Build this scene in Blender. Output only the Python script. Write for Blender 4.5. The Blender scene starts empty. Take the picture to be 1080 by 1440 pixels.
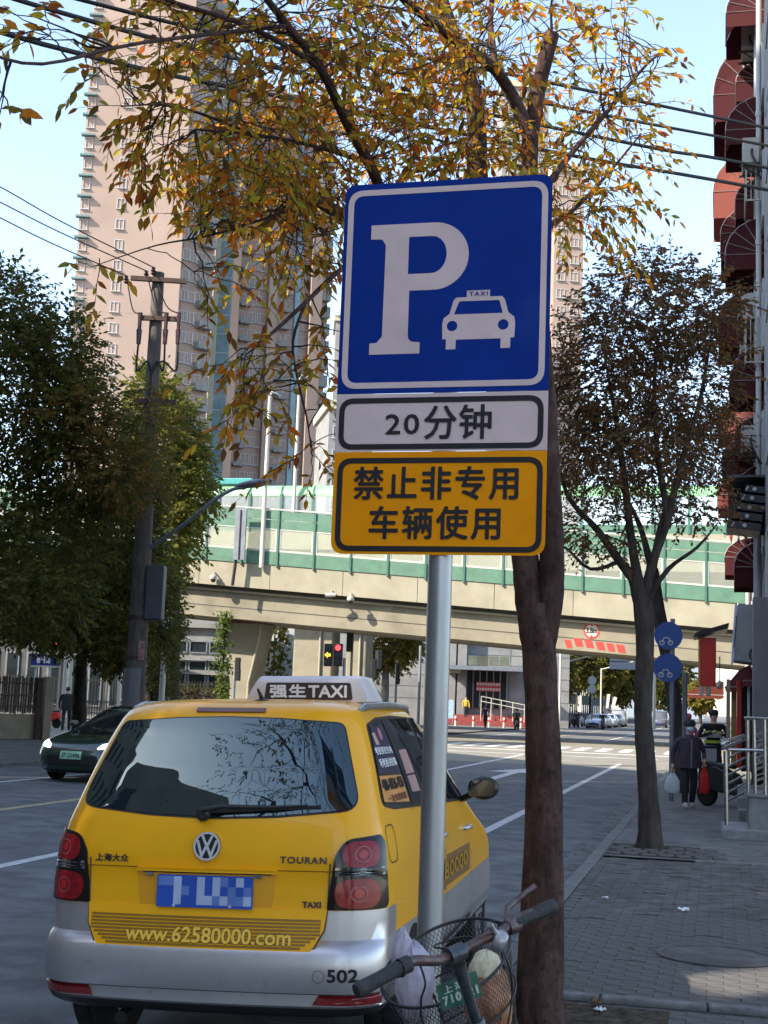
import bpy, bmesh, math, random
import numpy as np
from mathutils import Vector, Matrix

SC = bpy.context.scene
COL = SC.collection
R = math.radians
PI = math.pi
rng = random.Random(11)

# ------------------------------------------------------------------ camera
F_PX, PITCH, ROLL, CAM_H = 1950.0, R(7.82), R(2.13), 1.63
cam_d = bpy.data.cameras.new('camera')
cam = bpy.data.objects.new('camera', cam_d)
COL.objects.link(cam)
cam_d.sensor_fit = 'AUTO'
cam_d.sensor_width = 36.0
cam_d.lens = F_PX / 1440.0 * 36.0
cam_d.clip_start = 0.05
cam_d.clip_end = 3000
CM = Matrix.Rotation(PI / 2 + PITCH, 3, 'X') @ Matrix.Rotation(ROLL, 3, 'Z')
CO = Vector((0, 0, CAM_H))
cam.matrix_world = Matrix.Translation(CO) @ CM.to_4x4()
SC.camera = cam

# ------------------------------------------------------------------ light
SUN_HEAD, SUN_EL = R(62), R(38)          # compass heading the light travels (to the right of +Y), elevation
w = bpy.data.worlds.new('World')
SC.world = w
w.use_nodes = True
nt = w.node_tree
sky = nt.nodes.new('ShaderNodeTexSky')
sky.sky_type = 'NISHITA'
sky.sun_disc = False
sky.sun_elevation = SUN_EL
sky.sun_rotation = SUN_HEAD + PI
sky.air_density = 1.0
sky.dust_density = 0.8
sky.ozone_density = 1.0
hsv = nt.nodes.new('ShaderNodeHueSaturation')      # a pale winter haze: the whole sky less saturated
hsv.inputs['Saturation'].default_value = 0.90
nt.links.new(sky.outputs[0], hsv.inputs['Color'])
nt.links.new(hsv.outputs[0], nt.nodes['Background'].inputs[0])
nt.nodes['Background'].inputs[1].default_value = 0.14
sun_d = bpy.data.lights.new('sun', 'SUN')
sun_d.energy = 3.6
sun_d.angle = R(0.5)
sun_d.color = (1.0, 0.90, 0.76)
sun = bpy.data.objects.new('sun', sun_d)
COL.objects.link(sun)
LD = Vector((math.sin(SUN_HEAD) * math.cos(SUN_EL), math.cos(SUN_HEAD) * math.cos(SUN_EL), -math.sin(SUN_EL)))
sun.rotation_euler = LD.to_track_quat('-Z', 'Y').to_euler()
SC.view_settings.view_transform = 'Standard'
SC.view_settings.look = 'None'
SC.view_settings.exposure = 1.73
SC.view_settings.gamma = 1.0
SC.view_settings.use_curve_mapping = False
SC.cycles.max_bounces = 6
SC.cycles.transparent_max_bounces = 12

# ------------------------------------------------------------------ geometry helpers
S_HEAD = R(13.7)                           # heading of the street, right of +Y
SV = Vector((math.sin(S_HEAD), math.cos(S_HEAD), 0))
TV = Vector((math.cos(S_HEAD), -math.sin(S_HEAD), 0))
ROAD_Z = -0.07


def ST(s, t, z=0.0):
    """street coordinates: s along the street, t to the right of it"""
    v = SV * s + TV * t
    return Vector((v.x, v.y, z))


def ray(u, v):
    return CM @ Vector(((u - 540) / F_PX, -(v - 720) / F_PX, -1.0))


def GP(u, v, z=0.0):
    d = ray(u, v)
    return CO + d * ((z - CAM_H) / d.z)


def PP(u, v, y):
    d = ray(u, v)
    return CO + d * (y / d.y)


def PS(u, v, s):
    """point seen at (u, v) lying in the cross-street plane s"""
    d = ray(u, v)
    return CO + d * (s / d.dot(SV))


def tag(o, label=None, cat=None, group=None, kind=None):
    if label: o['label'] = label
    if cat: o['category'] = cat
    if group: o['group'] = group
    if kind: o['kind'] = kind
    return o


def empty(name, loc=(0, 0, 0), rz=0.0, label=None, cat=None, group=None, kind=None):
    o = bpy.data.objects.new(name, None)
    COL.objects.link(o)
    o.location = loc
    o.rotation_euler = (0, 0, rz)
    o.empty_display_size = 0.2
    return tag(o, label, cat, group, kind)


def children(o):
    return [c for c in bpy.data.objects if c.parent == o]


def copy_tree(o, parent=None, kids=None):
    if kids is None:
        kids = {}
        for c in bpy.data.objects:
            if c.parent: kids.setdefault(c.parent.name, []).append(c)
    c = o.copy()
    COL.objects.link(c)
    c.parent = parent
    for ch in kids.get(o.name, []):
        copy_tree(ch, c, kids)
    return c


def link(name, me, parent=None):
    o = bpy.data.objects.new(name, me)
    COL.objects.link(o)
    if parent: o.parent = parent
    return o


class MB:
    def __init__(s):
        s.v, s.f, s.m = [], [], []
        s.cur = 0

    def add(s, verts, faces, mi=None):
        b = len(s.v)
        s.v += [tuple(p) for p in verts]
        for f in faces:
            s.f.append([i + b for i in f])
            s.m.append(s.cur if mi is None else mi)

    def box(s, c, size, rz=0.0, M=None, mi=None):
        hx, hy, hz = size[0] / 2, size[1] / 2, size[2] / 2
        vs = [Vector((x * hx, y * hy, z * hz)) for z in (-1, 1) for y in (-1, 1) for x in (-1, 1)]
        if M is None: M = Matrix.Rotation(rz, 3, 'Z')
        vs = [M @ p + Vector(c) for p in vs]
        s.add(vs, [(0, 2, 3, 1), (4, 5, 7, 6), (0, 1, 5, 4), (2, 6, 7, 3), (0, 4, 6, 2), (1, 3, 7, 5)], mi)

    def span(s, a, b, wx, wz, mi=None, up=(0, 0, 1)):
        """box from a to b with width wx and height wz"""
        a, b = Vector(a), Vector(b)
        d = b - a
        L = d.length
        if L < 1e-6: return
        y = d / L
        z = Vector(up)
        x = y.cross(z)
        if x.length < 1e-4: x = y.cross(Vector((1, 0, 0)))
        x.normalize()
        z = x.cross(y)
        s.box((a + b) / 2, (wx, L, wz), M=Matrix((x, y, z)).transposed(), mi=mi)

    def tube(s, pts, rad, n=8, caps=True, mi=None):
        pts = [Vector(p) for p in pts]
        k = len(pts)
        if not hasattr(rad, '__len__'): rad = [rad] * k
        rings = []
        t0 = (pts[1] - pts[0]).normalized()
        ref = Vector((0, 0, 1)) if abs(t0.z) < 0.9 else Vector((1, 0, 0))
        xa = t0.cross(ref).normalized()
        for i in range(k):
            t = (pts[min(i + 1, k - 1)] - pts[max(i - 1, 0)])
            if t.length < 1e-9: t = t0.copy()
            t.normalize()
            xa = (xa - t * xa.dot(t))
            if xa.length < 1e-6: xa = t.orthogonal()
            xa.normalize()
            ya = t.cross(xa)
            rings.append([pts[i] + (xa * math.cos(2 * PI * j / n) + ya * math.sin(2 * PI * j / n)) * rad[i] for j in range(n)])
        s.loft(rings, caps=caps, mi=mi)

    def loft(s, rings, closed=True, caps=False, mi=None, wrap=False):
        n = len(rings[0])
        vs = [p for r in rings for p in r]
        fs = []
        K = len(rings)
        for i in range(K if wrap else K - 1):
            a, b = i * n, ((i + 1) % K) * n
            for j in range(n if closed else n - 1):
                j2 = (j + 1) % n
                fs.append((a + j, a + j2, b + j2, b + j))
        if caps:
            fs.append(tuple(reversed(range(n))))
            fs.append(tuple((K - 1) * n + j for j in range(n)))
        s.add(vs, fs, mi)

    def lathe(s, c, prof, n=24, axis='Z', mi=None, M=None):
        """prof: list of (r, h); M maps local z-axis lathe to place"""
        if M is None:
            M = {'Z': Matrix.Identity(3), 'X': Matrix.Rotation(PI / 2, 3, 'Y'), 'Y': Matrix.Rotation(-PI / 2, 3, 'X')}[axis]
        rings = [[M @ Vector((r * math.cos(2 * PI * j / n), r * math.sin(2 * PI * j / n), h)) + Vector(c) for j in range(n)] for r, h in prof]
        s.loft(rings, caps=True, mi=mi)

    def prism(s, poly, fn, d0, d1, mi=None):
        """poly 2-D outline; fn(a, b, depth) -> point"""
        n = len(poly)
        vs = [fn(a, b, d0) for a, b in poly] + [fn(a, b, d1) for a, b in poly]
        fs = [tuple(range(n)), tuple(reversed(range(n, 2 * n)))]
        fs += [(i, n + i, n + (i + 1) % n, (i + 1) % n) for i in range(n)]
        s.add(vs, fs, mi)

    def ball(s, c, r, n=12, k=8, mi=None, M=None):
        if not hasattr(r, '__len__'): r = (r, r, r)
        M = M or Matrix.Identity(3)
        rings = []
        for i in range(k + 1):
            a = PI * i / k
            a = min(max(a, 0.02), PI - 0.02)
            rings.append([M @ Vector((r[0] * math.sin(a) * math.cos(2 * PI * j / n), r[1] * math.sin(a) * math.sin(2 * PI * j / n), r[2] * math.cos(a))) + Vector(c) for j in range(n)])
        s.loft(rings, caps=True, mi=mi)

    def mesh(s, name, mats, smooth=None, fix=True):
        me = bpy.data.meshes.new(name)
        me.from_pydata([tuple(p) for p in s.v], [], s.f)
        if not isinstance(mats, (list, tuple)): mats = [mats]
        for m in mats: me.materials.append(m)
        me.polygons.foreach_set('material_index', s.m)
        if fix and len(s.f) < 60000:
            bm = bmesh.new()
            bm.from_mesh(me)
            bmesh.ops.recalc_face_normals(bm, faces=bm.faces)
            bm.to_mesh(me)
            bm.free()
        if smooth is not None:
            me.polygons.foreach_set('use_smooth', [True] * len(me.polygons))
            me.set_sharp_from_angle(angle=R(smooth))
        me.update()
        return me

    def build(s, name, mats, parent=None, smooth=None, bevel=0.0, fix=True, seg=2):
        o = link(name, s.mesh(name, mats, smooth, fix), parent)
        if bevel:
            b = o.modifiers.new('bevel', 'BEVEL')
            b.width = bevel
            b.segments = seg
            b.limit_method = 'ANGLE'
            b.angle_limit = R(35)
        return o


def bake(o):
    """apply the modifiers of an object into its own mesh"""
    dg = bpy.context.evaluated_depsgraph_get()
    me = bpy.data.meshes.new_from_object(o.evaluated_get(dg))
    o.modifiers.clear()
    o.data = me
    return o


def text_mesh(body, bold=0.0, extrude=0.0, size=1.0, spacing=1.0, shear=0.0, res=3):
    """lettering as flat mesh data, returns vertices scaled to unit height box and faces"""
    cu = bpy.data.curves.new('lettering', 'FONT')
    cu.body = body
    cu.size = 1.0
    cu.offset = bold
    cu.extrude = extrude
    cu.space_character = spacing
    cu.shear = shear
    cu.resolution_u = res
    o = bpy.data.objects.new('lettering', cu)
    COL.objects.link(o)
    dg = bpy.context.evaluated_depsgraph_get()
    dg.update()
    me = bpy.data.meshes.new_from_object(o.evaluated_get(dg))
    bpy.data.objects.remove(o)
    vs = [v.co.copy() for v in me.vertices]
    fs = [tuple(p.vertices) for p in me.polygons]
    bpy.data.meshes.remove(me)
    return vs, fs


def lettering(name, body, fn, x0, x1, z0, z1, mat, parent, bold=0.02, depth=0.002, keep=False, shear=0.0, spacing=1.0, res=3):
    """text fitted in the box x0..x1, z0..z1; fn(x, z, off) -> 3-D point; a front face and a rim"""
    vs, fs = text_mesh(body, 0.0, spacing=spacing, shear=shear, res=res)
    xs = [v.x for v in vs]; ys = [v.y for v in vs]
    ax, bx, ay, by = min(xs), max(xs), min(ys), max(ys)
    sx, sy = (x1 - x0) / (bx - ax), (z1 - z0) / (by - ay)
    ox, oy = x0, z0
    if keep:
        k = min(sx, sy)
        ox = (x0 + x1) / 2 - k * (bx - ax) / 2
        oy = (z0 + z1) / 2 - k * (by - ay) / 2
        sx = sy = k
    mb = MB()
    b = bold * (z1 - z0) * 0.9
    shifts = [(0, 0)] + ([(math.cos(k * PI / 4) * b, math.sin(k * PI / 4) * b) for k in range(8)] if b > 0 else [])
    for k, (dx, dz) in enumerate(shifts):
        mb.add([fn(ox + (v.x - ax) * sx + dx, oy + (v.y - ay) * sy + dz, depth + k * 0.00012) for v in vs], fs)
    o = mb.build(name, mat, parent, fix=False)
    return o


def flat_shape(outlines, extrude=0.001, res=8):
    """2-D curve fill with holes -> vertices (x, y, z) and faces"""
    cu = bpy.data.curves.new('shape', 'CURVE')
    cu.dimensions = '2D'
    cu.fill_mode = 'BOTH'
    cu.extrude = extrude
    for pts in outlines:
        sp = cu.splines.new('POLY')
        sp.points.add(len(pts) - 1)
        for p, q in zip(sp.points, pts): p.co = (q[0], q[1], 0, 1)
        sp.use_cyclic_u = True
    o = bpy.data.objects.new('shape', cu)
    COL.objects.link(o)
    dg = bpy.context.evaluated_depsgraph_get()
    dg.update()
    me = bpy.data.meshes.new_from_object(o.evaluated_get(dg))
    bpy.data.objects.remove(o)
    vs = [v.co.copy() for v in me.vertices]
    fs = [tuple(p.vertices) for p in me.polygons]
    bpy.data.meshes.remove(me)
    return vs, fs


def rpoly(corners, n=6):
    """rounded polygon: corners (x, y, r)"""
    out = []
    k = len(corners)
    for i in range(k):
        x, y, r = corners[i]
        p = Vector((x, y)); a = Vector(corners[i - 1][:2]); b = Vector(corners[(i + 1) % k][:2])
        if r <= 0:
            out.append((x, y)); continue
        da, db = (a - p).normalized(), (b - p).normalized()
        ang = math.acos(max(-1, min(1, da.dot(db))))
        t = r / math.tan(ang / 2)
        p0, p1 = p + da * t, p + db * t
        for j in range(n + 1):
            q = j / n
            # quadratic blend close to an arc
            out.append(tuple(p0 * (1 - q) ** 2 + p * 2 * q * (1 - q) + p1 * q * q))
    return out


def densify(poly, step):
    out = []
    for i in range(len(poly)):
        a, b = Vector(poly[i]), Vector(poly[(i + 1) % len(poly)])
        k = max(1, int((b - a).length / step))
        for j in range(k): out.append(tuple(a.lerp(b, j / k)))
    return out


def circle(cx, cy, r, n=24, ry=None):
    return [(cx + r * math.cos(2 * PI * i / n), cy + (ry or r) * math.sin(2 * PI * i / n)) for i in range(n)]


# ------------------------------------------------------------------ materials
MATS = {}


def pm(name, col, rough=0.6, metal=0.0, var=0.15, scale=6.0, bump=0.0, bscale=30.0, spec=0.5, coat=0.0, col2=None, stretch=None, emit=None, detail=5.0, ior=None):
    """procedural principled material: noise-varied colour and roughness, optional relief"""
    m = bpy.data.materials.new(name)
    m.use_nodes = True
    t = m.node_tree
    p = t.nodes['Principled BSDF']
    p.inputs['Roughness'].default_value = rough
    p.inputs['Metallic'].default_value = metal
    p.inputs['Specular IOR Level'].default_value = spec
    p.inputs['Coat Weight'].default_value = coat
    p.inputs['Coat Roughness'].default_value = 0.06
    if ior: p.inputs['IOR'].default_value = ior
    tc = t.nodes.new('ShaderNodeTexCoord')
    src = tc.outputs['Object']
    if stretch:
        mp = t.nodes.new('ShaderNodeMapping')
        mp.inputs['Scale'].default_value = stretch
        t.links.new(src, mp.inputs['Vector'])
        src = mp.outputs['Vector']
    nz = t.nodes.new('ShaderNodeTexNoise')
    nz.inputs['Scale'].default_value = scale
    nz.inputs['Detail'].default_value = detail
    nz.inputs['Roughness'].default_value = 0.65
    t.links.new(src, nz.inputs['Vector'])
    rp = t.nodes.new('ShaderNodeValToRGB')
    c2 = col2 or tuple(max(0, c * (1 - 2.2 * var)) for c in col[:3])
    c1 = tuple(min(1, c * (1 + var)) for c in col[:3]) if not col2 else col
    rp.color_ramp.elements[0].position = 0.32
    rp.color_ramp.elements[0].color = (*c2[:3], 1)
    rp.color_ramp.elements[1].position = 0.68
    rp.color_ramp.elements[1].color = (*c1[:3], 1)
    t.links.new(nz.outputs['Fac'], rp.inputs['Fac'])
    t.links.new(rp.outputs['Color'], p.inputs['Base Color'])
    if bump:
        nb = t.nodes.new('ShaderNodeTexNoise')
        nb.inputs['Scale'].default_value = bscale
        nb.inputs['Detail'].default_value = 6
        t.links.new(src, nb.inputs['Vector'])
        bp = t.nodes.new('ShaderNodeBump')
        bp.inputs['Strength'].default_value = bump
        bp.inputs['Distance'].default_value = 0.02
        t.links.new(nb.outputs['Fac'], bp.inputs['Height'])
        t.links.new(bp.outputs['Normal'], p.inputs['Normal'])
    if emit:
        p.inputs['Emission Color'].default_value = (*emit[:3], 1)
        p.inputs['Emission Strength'].default_value = emit[3]
    MATS[name] = m
    return m


def leaf_mat(name, cols, trans=0.45, rough=0.5):
    """leaf colours vary from leaf to leaf (random per island and per object)"""
    m = bpy.data.materials.new(name)
    m.use_nodes = True
    t = m.node_tree
    t.nodes.remove(t.nodes['Principled BSDF'])
    out = t.nodes['Material Output']
    g = t.nodes.new('ShaderNodeNewGeometry')
    oi = t.nodes.new('ShaderNodeObjectInfo')
    ad = t.nodes.new('ShaderNodeMath'); ad.operation = 'ADD'
    t.links.new(g.outputs['Random Per Island'], ad.inputs[0])
    t.links.new(oi.outputs['Random'], ad.inputs[1])
    fr = t.nodes.new('ShaderNodeMath'); fr.operation = 'FRACT'
    t.links.new(ad.outputs[0], fr.inputs[0])
    rp = t.nodes.new('ShaderNodeValToRGB')
    e = rp.color_ramp.elements
    n = len(cols)
    e[0].color = (*cols[0], 1); e[0].position = 0
    e[1].color = (*cols[-1], 1); e[1].position = 1
    for i in range(1, n - 1):
        q = e.new(i / (n - 1)); q.color = (*cols[i], 1)
    t.links.new(fr.outputs[0], rp.inputs['Fac'])
    nz = t.nodes.new('ShaderNodeTexNoise'); nz.inputs['Scale'].default_value = 60
    tc = t.nodes.new('ShaderNodeTexCoord'); t.links.new(tc.outputs['Object'], nz.inputs['Vector'])
    mr = t.nodes.new('ShaderNodeMapRange')
    mr.inputs['To Min'].default_value = 0.72; mr.inputs['To Max'].default_value = 1.2
    t.links.new(nz.outputs['Fac'], mr.inputs['Value'])
    mx = t.nodes.new('ShaderNodeVectorMath'); mx.operation = 'SCALE'
    t.links.new(rp.outputs['Color'], mx.inputs[0]); t.links.new(mr.outputs['Result'], mx.inputs['Scale'])
    pr = t.nodes.new('ShaderNodeBsdfPrincipled')
    pr.inputs['Roughness'].default_value = rough
    pr.inputs['Specular IOR Level'].default_value = 0.12
    t.links.new(mx.outputs[0], pr.inputs['Base Color'])
    tr = t.nodes.new('ShaderNodeBsdfTranslucent')
    sc = t.nodes.new('ShaderNodeVectorMath'); sc.operation = 'SCALE'; sc.inputs['Scale'].default_value = 1.25
    t.links.new(mx.outputs[0], sc.inputs[0]); t.links.new(sc.outputs[0], tr.inputs['Color'])
    ms = t.nodes.new('ShaderNodeMixShader'); ms.inputs[0].default_value = trans
    t.links.new(pr.outputs[0], ms.inputs[1]); t.links.new(tr.outputs[0], ms.inputs[2])
    t.links.new(ms.outputs[0], out.inputs['Surface'])
    MATS[name] = m
    return m


def glass_mat(name, tint=(0.02, 0.025, 0.03), refl=0.35, rough=0.02, ior=1.5):
    """dark tinted pane: coated reflection over a dark body"""
    m = pm(name, tint, rough=rough, var=0.1, scale=2.0, spec=0.5, ior=ior)
    return m


def clear_mat(name, tint=(0.8, 0.9, 0.9), mix=0.25, rough=0.1, solid=(0.6, 0.65, 0.62)):
    """see-through acrylic or glass pane: partly transparent, partly dusty surface"""
    m = bpy.data.materials.new(name)
    m.use_nodes = True
    t = m.node_tree
    p = t.nodes['Principled BSDF']
    p.inputs['Base Color'].default_value = (*solid, 1)
    p.inputs['Roughness'].default_value = rough
    nz = t.nodes.new('ShaderNodeTexNoise'); nz.inputs['Scale'].default_value = 3
    tc = t.nodes.new('ShaderNodeTexCoord'); t.links.new(tc.outputs['Object'], nz.inputs['Vector'])
    mr = t.nodes.new('ShaderNodeMapRange')
    mr.inputs['To Min'].default_value = mix * 0.7; mr.inputs['To Max'].default_value = mix * 1.3
    t.links.new(nz.outputs['Fac'], mr.inputs['Value'])
    tp = t.nodes.new('ShaderNodeBsdfTransparent'); tp.inputs[0].default_value = (*tint, 1)
    ms = t.nodes.new('ShaderNodeMixShader')
    t.links.new(mr.outputs['Result'], ms.inputs[0])
    t.links.new(tp.outputs[0], ms.inputs[1]); t.links.new(p.outputs[0], ms.inputs[2])
    t.links.new(ms.outputs[0], t.nodes['Material Output'].inputs['Surface'])
    MATS[name] = m
    return m
# ------------------------------------------------------------------ materials of the setting
asphalt = pm('asphalt', (0.135, 0.138, 0.142), 0.85, var=0.22, scale=2.2, bump=0.35, bscale=120, spec=0.3)
# wear and oil stains with a shape of their own on the asphalt
def add_stains(m, c, lo, hi, scale, amt):
    t = m.node_tree
    p = t.nodes['Principled BSDF']
    src = p.inputs['Base Color'].links[0].from_socket
    nz = t.nodes.new('ShaderNodeTexNoise'); nz.inputs['Scale'].default_value = scale; nz.inputs['Detail'].default_value = 8
    tc = t.nodes.new('ShaderNodeTexCoord'); t.links.new(tc.outputs['Object'], nz.inputs['Vector'])
    rp = t.nodes.new('ShaderNodeMapRange'); rp.inputs['From Min'].default_value = lo; rp.inputs['From Max'].default_value = hi
    rp.inputs['To Max'].default_value = amt
    t.links.new(nz.outputs['Fac'], rp.inputs['Value'])
    mx = t.nodes.new('ShaderNodeMix'); mx.data_type = 'RGBA'
    t.links.new(rp.outputs['Result'], mx.inputs[0]); t.links.new(src, mx.inputs[6]); mx.inputs[7].default_value = (*c, 1)
    t.links.new(mx.outputs[2], p.inputs['Base Color'])
add_stains(asphalt, (0.06, 0.061, 0.063), 0.55, 0.72, 0.55, 0.7)
add_stains(asphalt, (0.16, 0.16, 0.158), 0.6, 0.75, 1.7, 0.5)
concrete = pm('concrete', (0.15, 0.145, 0.137), 0.85, var=0.2, scale=3, bump=0.25, bscale=60, spec=0.3)
add_stains(concrete, (0.07, 0.07, 0.066), 0.52, 0.7, 1.3, 0.75)
gutter_m = pm('gutter_concrete', (0.13, 0.13, 0.125), 0.85, var=0.25, scale=4, bump=0.25, bscale=70, spec=0.3)
paver_m = pm('paving_brick', (0.112, 0.106, 0.10), 0.8, var=0.25, scale=5, bump=0.3, bscale=90, spec=0.35)
add_stains(paver_m, (0.055, 0.052, 0.05), 0.5, 0.68, 1.1, 0.7)
joint_m = pm('dirty_joint', (0.066, 0.062, 0.057), 0.95, var=0.3, scale=30, bump=0.4, bscale=200, spec=0.1)
stone_m = pm('kerb_stone', (0.165, 0.163, 0.157), 0.75, var=0.2, scale=9, bump=0.2, bscale=120, spec=0.3)
add_stains(stone_m, (0.09, 0.088, 0.08), 0.48, 0.7, 2.5, 0.7)
white_paint = pm('road_paint', (0.62, 0.62, 0.60), 0.7, var=0.2, scale=12, bump=0.2, bscale=150, col2=(0.33, 0.33, 0.32))
yellow_paint = pm('yellow_road_paint', (0.5, 0.40, 0.18), 0.7, var=0.2, scale=12, col2=(0.22, 0.19, 0.12))
earth = pm('earth', (0.09, 0.07, 0.05), 0.95, var=0.35, scale=14, bump=0.8, bscale=60, spec=0.1)
ground_m = pm('far_ground', (0.16, 0.155, 0.145), 0.9, var=0.2, scale=0.3, spec=0.2)

def sheet(name, quads, z, mat, kind='structure', parent=None):
    """flat sheet of street-coordinate quads ((s, t) corners)"""
    mb = MB()
    for q in quads:
        mb.add([ST(s, t, z) for s, t in q], [tuple(range(len(q)))])
    o = mb.build(name, mat, parent)
    if kind: tag(o, kind=kind)
    return o

def rect(s0, s1, t0, t1):
    return [(s0, t0), (s1, t0), (s1, t1), (s0, t1)]

ground = sheet('ground', [rect(-1200, 2200, -1500, 1500)], -0.16, ground_m)
GUT = -1.72        # asphalt / gutter joint
KB = -1.41         # face of the kerb
LK = -15.2         # far kerb
X0, X1 = 43.0, 78.0    # the crossing street
old_sunlit_road = pm('worn_sunlit_concrete', (0.215, 0.20, 0.165), 0.85, var=0.14, scale=1.2, bump=0.25, bscale=90, spec=0.3)  # crossing: pale old surface with the sun's glare put into its colour
add_stains(old_sunlit_road, (0.17, 0.16, 0.135), 0.5, 0.72, 0.45, 0.7)
road = sheet('road', [rect(-60, X0, LK, GUT), rect(X1, 900, LK, GUT + 0.3)], ROAD_Z, asphalt)
crossing = sheet('road', [rect(X0, X1, -160, 160)], ROAD_Z, old_sunlit_road)
gut = MB()
gut.add([ST(-60, GUT, ROAD_Z - 0.002), ST(X0, GUT, ROAD_Z - 0.002), ST(X0, KB, ROAD_Z - 0.012), ST(-60, KB, ROAD_Z - 0.012)], [(0, 1, 2, 3)])
gutter = tag(gut.build('gutter', gutter_m), kind='structure')

# painted lines, 4 mm sheets above the asphalt
PZ = ROAD_Z + 0.004
def line(name, s0, s1, t, wd=0.15, mat=white_paint, t1=None):
    t1 = t if t1 is None else t1
    return sheet(name, [[(s0, t - wd / 2), (s1, t1 - wd / 2), (s1, t1 + wd / 2), (s0, t + wd / 2)]], PZ, mat)
line('lane_line', -20, 46.5, -3.1, 0.15)
line('lane_line', 31.5, 52.0, -6.95, 0.15)
for s in (-4.4, 8.4, 21.0):
    line('lane_line', s, s + 6.3, -6.72, 0.15)
line('centre_line', -20, 50, -9.85, 0.16, yellow_paint)
line('edge_line', -20, 50, -12.76, 0.14)
# turning arrow on the inner lane
arrow = [(31.8, -5.35), (37.0, -5.35), (37.0, -5.95), (39.6, -5.2), (37.0, -4.45), (37.0, -5.1), (31.8, -5.1)]
sheet('road_arrow', [arrow], PZ, white_paint)
arrow2 = [(s + 0.3, t - 4) for s, t in arrow]
line('stop_line', 51.8, 52.2, -6.6, 9.0)
zebra = []
for i in range(17):
    t = -13.6 + i * 0.95
    zebra.append(rect(59.3, 64.6, t, t + 0.48))
sheet('crosswalk', zebra, PZ, white_paint)
zebra = [rect(54.2 + i * 0.95, 54.65 + i * 0.95, -24, -17.5) for i in range(14)]
sheet('crosswalk', zebra, PZ, white_paint)
line('lane_line', 56.2, 57.0, -6.0, 16.0)
line('lane_line', 79, 300, -9.7, 0.16, yellow_paint)
line('lane_line', 79, 300, -6.2, 0.15)
line('lane_line', 79, 300, -13.0, 0.15)

# ------------------------------------------------------------------ pavement on the near side
sidewalk = sheet('sidewalk', [rect(-60, 16.2, KB + 0.14, 14)], -0.014, joint_m)
upper = sheet('sidewalk', [rect(16.34, X0 - 3, KB + 0.14, 14), [(X0 - 3, KB + 0.14), (X0, 2.0), (X0, 14), (X0 - 3, 14)]], 0.0, concrete)
kerb = empty('kerb', ST(0, KB), -S_HEAD, kind='structure')
kmb = MB(); kmb.box((0.07, 0, -0.06), (0.14, 0.985, 0.13))
kme = kmb.mesh('kerb_stone', stone_m)
for i in range(-6, 40):
    o = link('kerb_stone', kme, kerb)
    o.location = (rng.uniform(-.004, .004), i + 0.5, rng.uniform(-.004, .006))
    o.rotation_euler = (rng.uniform(-.004, .004), rng.uniform(-.01, .01), rng.uniform(-.004, .004))
    b = o.modifiers.new('bevel', 'BEVEL'); b.width = 0.012; b.segments = 2
# bricks in running bond, the 300 nearest in view as pieces, the rest joined
bmb = MB(); bmb.box((0, 0, -0.03), (0.197, 0.097, 0.06))
bme = bmb.mesh('paving_brick', paver_m)
rest = MB()
cand = []
row = 0
s = -6.0
while s < 16.15:
    off = (row % 2) * 0.1
    t = KB + 0.25 + off - 0.1 * 0
    while t < 4.2:
        if not (abs(s - 8.32) < 0.14):
            p = ST(s, t)
            q = CM.transposed() @ (p - CO)
            u, v = 540 + F_PX * q.x / -q.z, 720 - F_PX * q.y / -q.z
            vis = q.z < 0 and 730 < u < 1085 and v < 1445 and s < 16
            cand.append((0 if vis else 1, (p - CO).length, s, t))
        t += 0.2
    s += 0.1
    row += 1
cand.sort()
for k, (vis, dd, s, t) in enumerate(cand):
    dz = rng.uniform(-.0014, .0012) - (0.006 if rng.random() < 0.04 else 0)
    if k < 300 and vis == 0:
        o = link('paving_brick', bme, sidewalk)
        o.location = ST(s, t, dz)
        o.rotation_euler = (rng.uniform(-.007, .007), rng.uniform(-.007, .007), -S_HEAD + rng.uniform(-.010, .010))
    else:
        hb_w = .098
        M = Matrix.Rotation(-S_HEAD + rng.uniform(-.012, .012), 3, 'Z') @ Matrix.Rotation(rng.uniform(-.012, .012), 3, 'X')
        c = ST(s, t, dz - 0.008)
        h = [(-.098, -.048), (.098, -.048), (.098, .048), (-.098, .048)]
        vs = [M @ Vector((a, b, 0.008)) + c for a, b in h] + [M @ Vector((a, b, -.004)) + c for a, b in h]
        rest.add(vs, [(0, 1, 2, 3), (0, 4, 5, 1), (1, 5, 6, 2), (2, 6, 7, 3), (3, 7, 4, 0)])
for k in range(222):
    s = -6.0 + k * 0.1
    if k % 2 and s < 16.15 and abs(s - 8.32) > .14:
        c = ST(s, KB + .195, -.002); M = Matrix.Rotation(-S_HEAD, 3, 'Z')
        rest.add([M @ Vector((a, b, 0)) + c for a, b in ((-.048, -.048), (.048, -.048), (.048, .048), (-.048, .048))], [(0, 1, 2, 3)])
tag(rest.build('paving_field', paver_m, sidewalk, fix=False), kind='stuff')
# edging stones set across the pavement
emb = MB(); emb.box((0, 0, -0.04), (0.59, 0.10, 0.11)); eme = emb.mesh('edging_stone', stone_m)
for s, ts in ((8.32, [KB + 0.46 + 0.6 * i for i in range(8)]), (16.27, [0.05 + 0.6 * i for i in range(6)])):
    for t in ts:
        o = link('edging_stone', eme, sidewalk)
        o.location = ST(s, t, 0.004 + rng.uniform(-.003, .003)); o.rotation_euler = (0, rng.uniform(-.01, .01), -S_HEAD + rng.uniform(-.01, .01))
        b = o.modifiers.new('bevel', 'BEVEL'); b.width = 0.015; b.segments = 2
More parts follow.
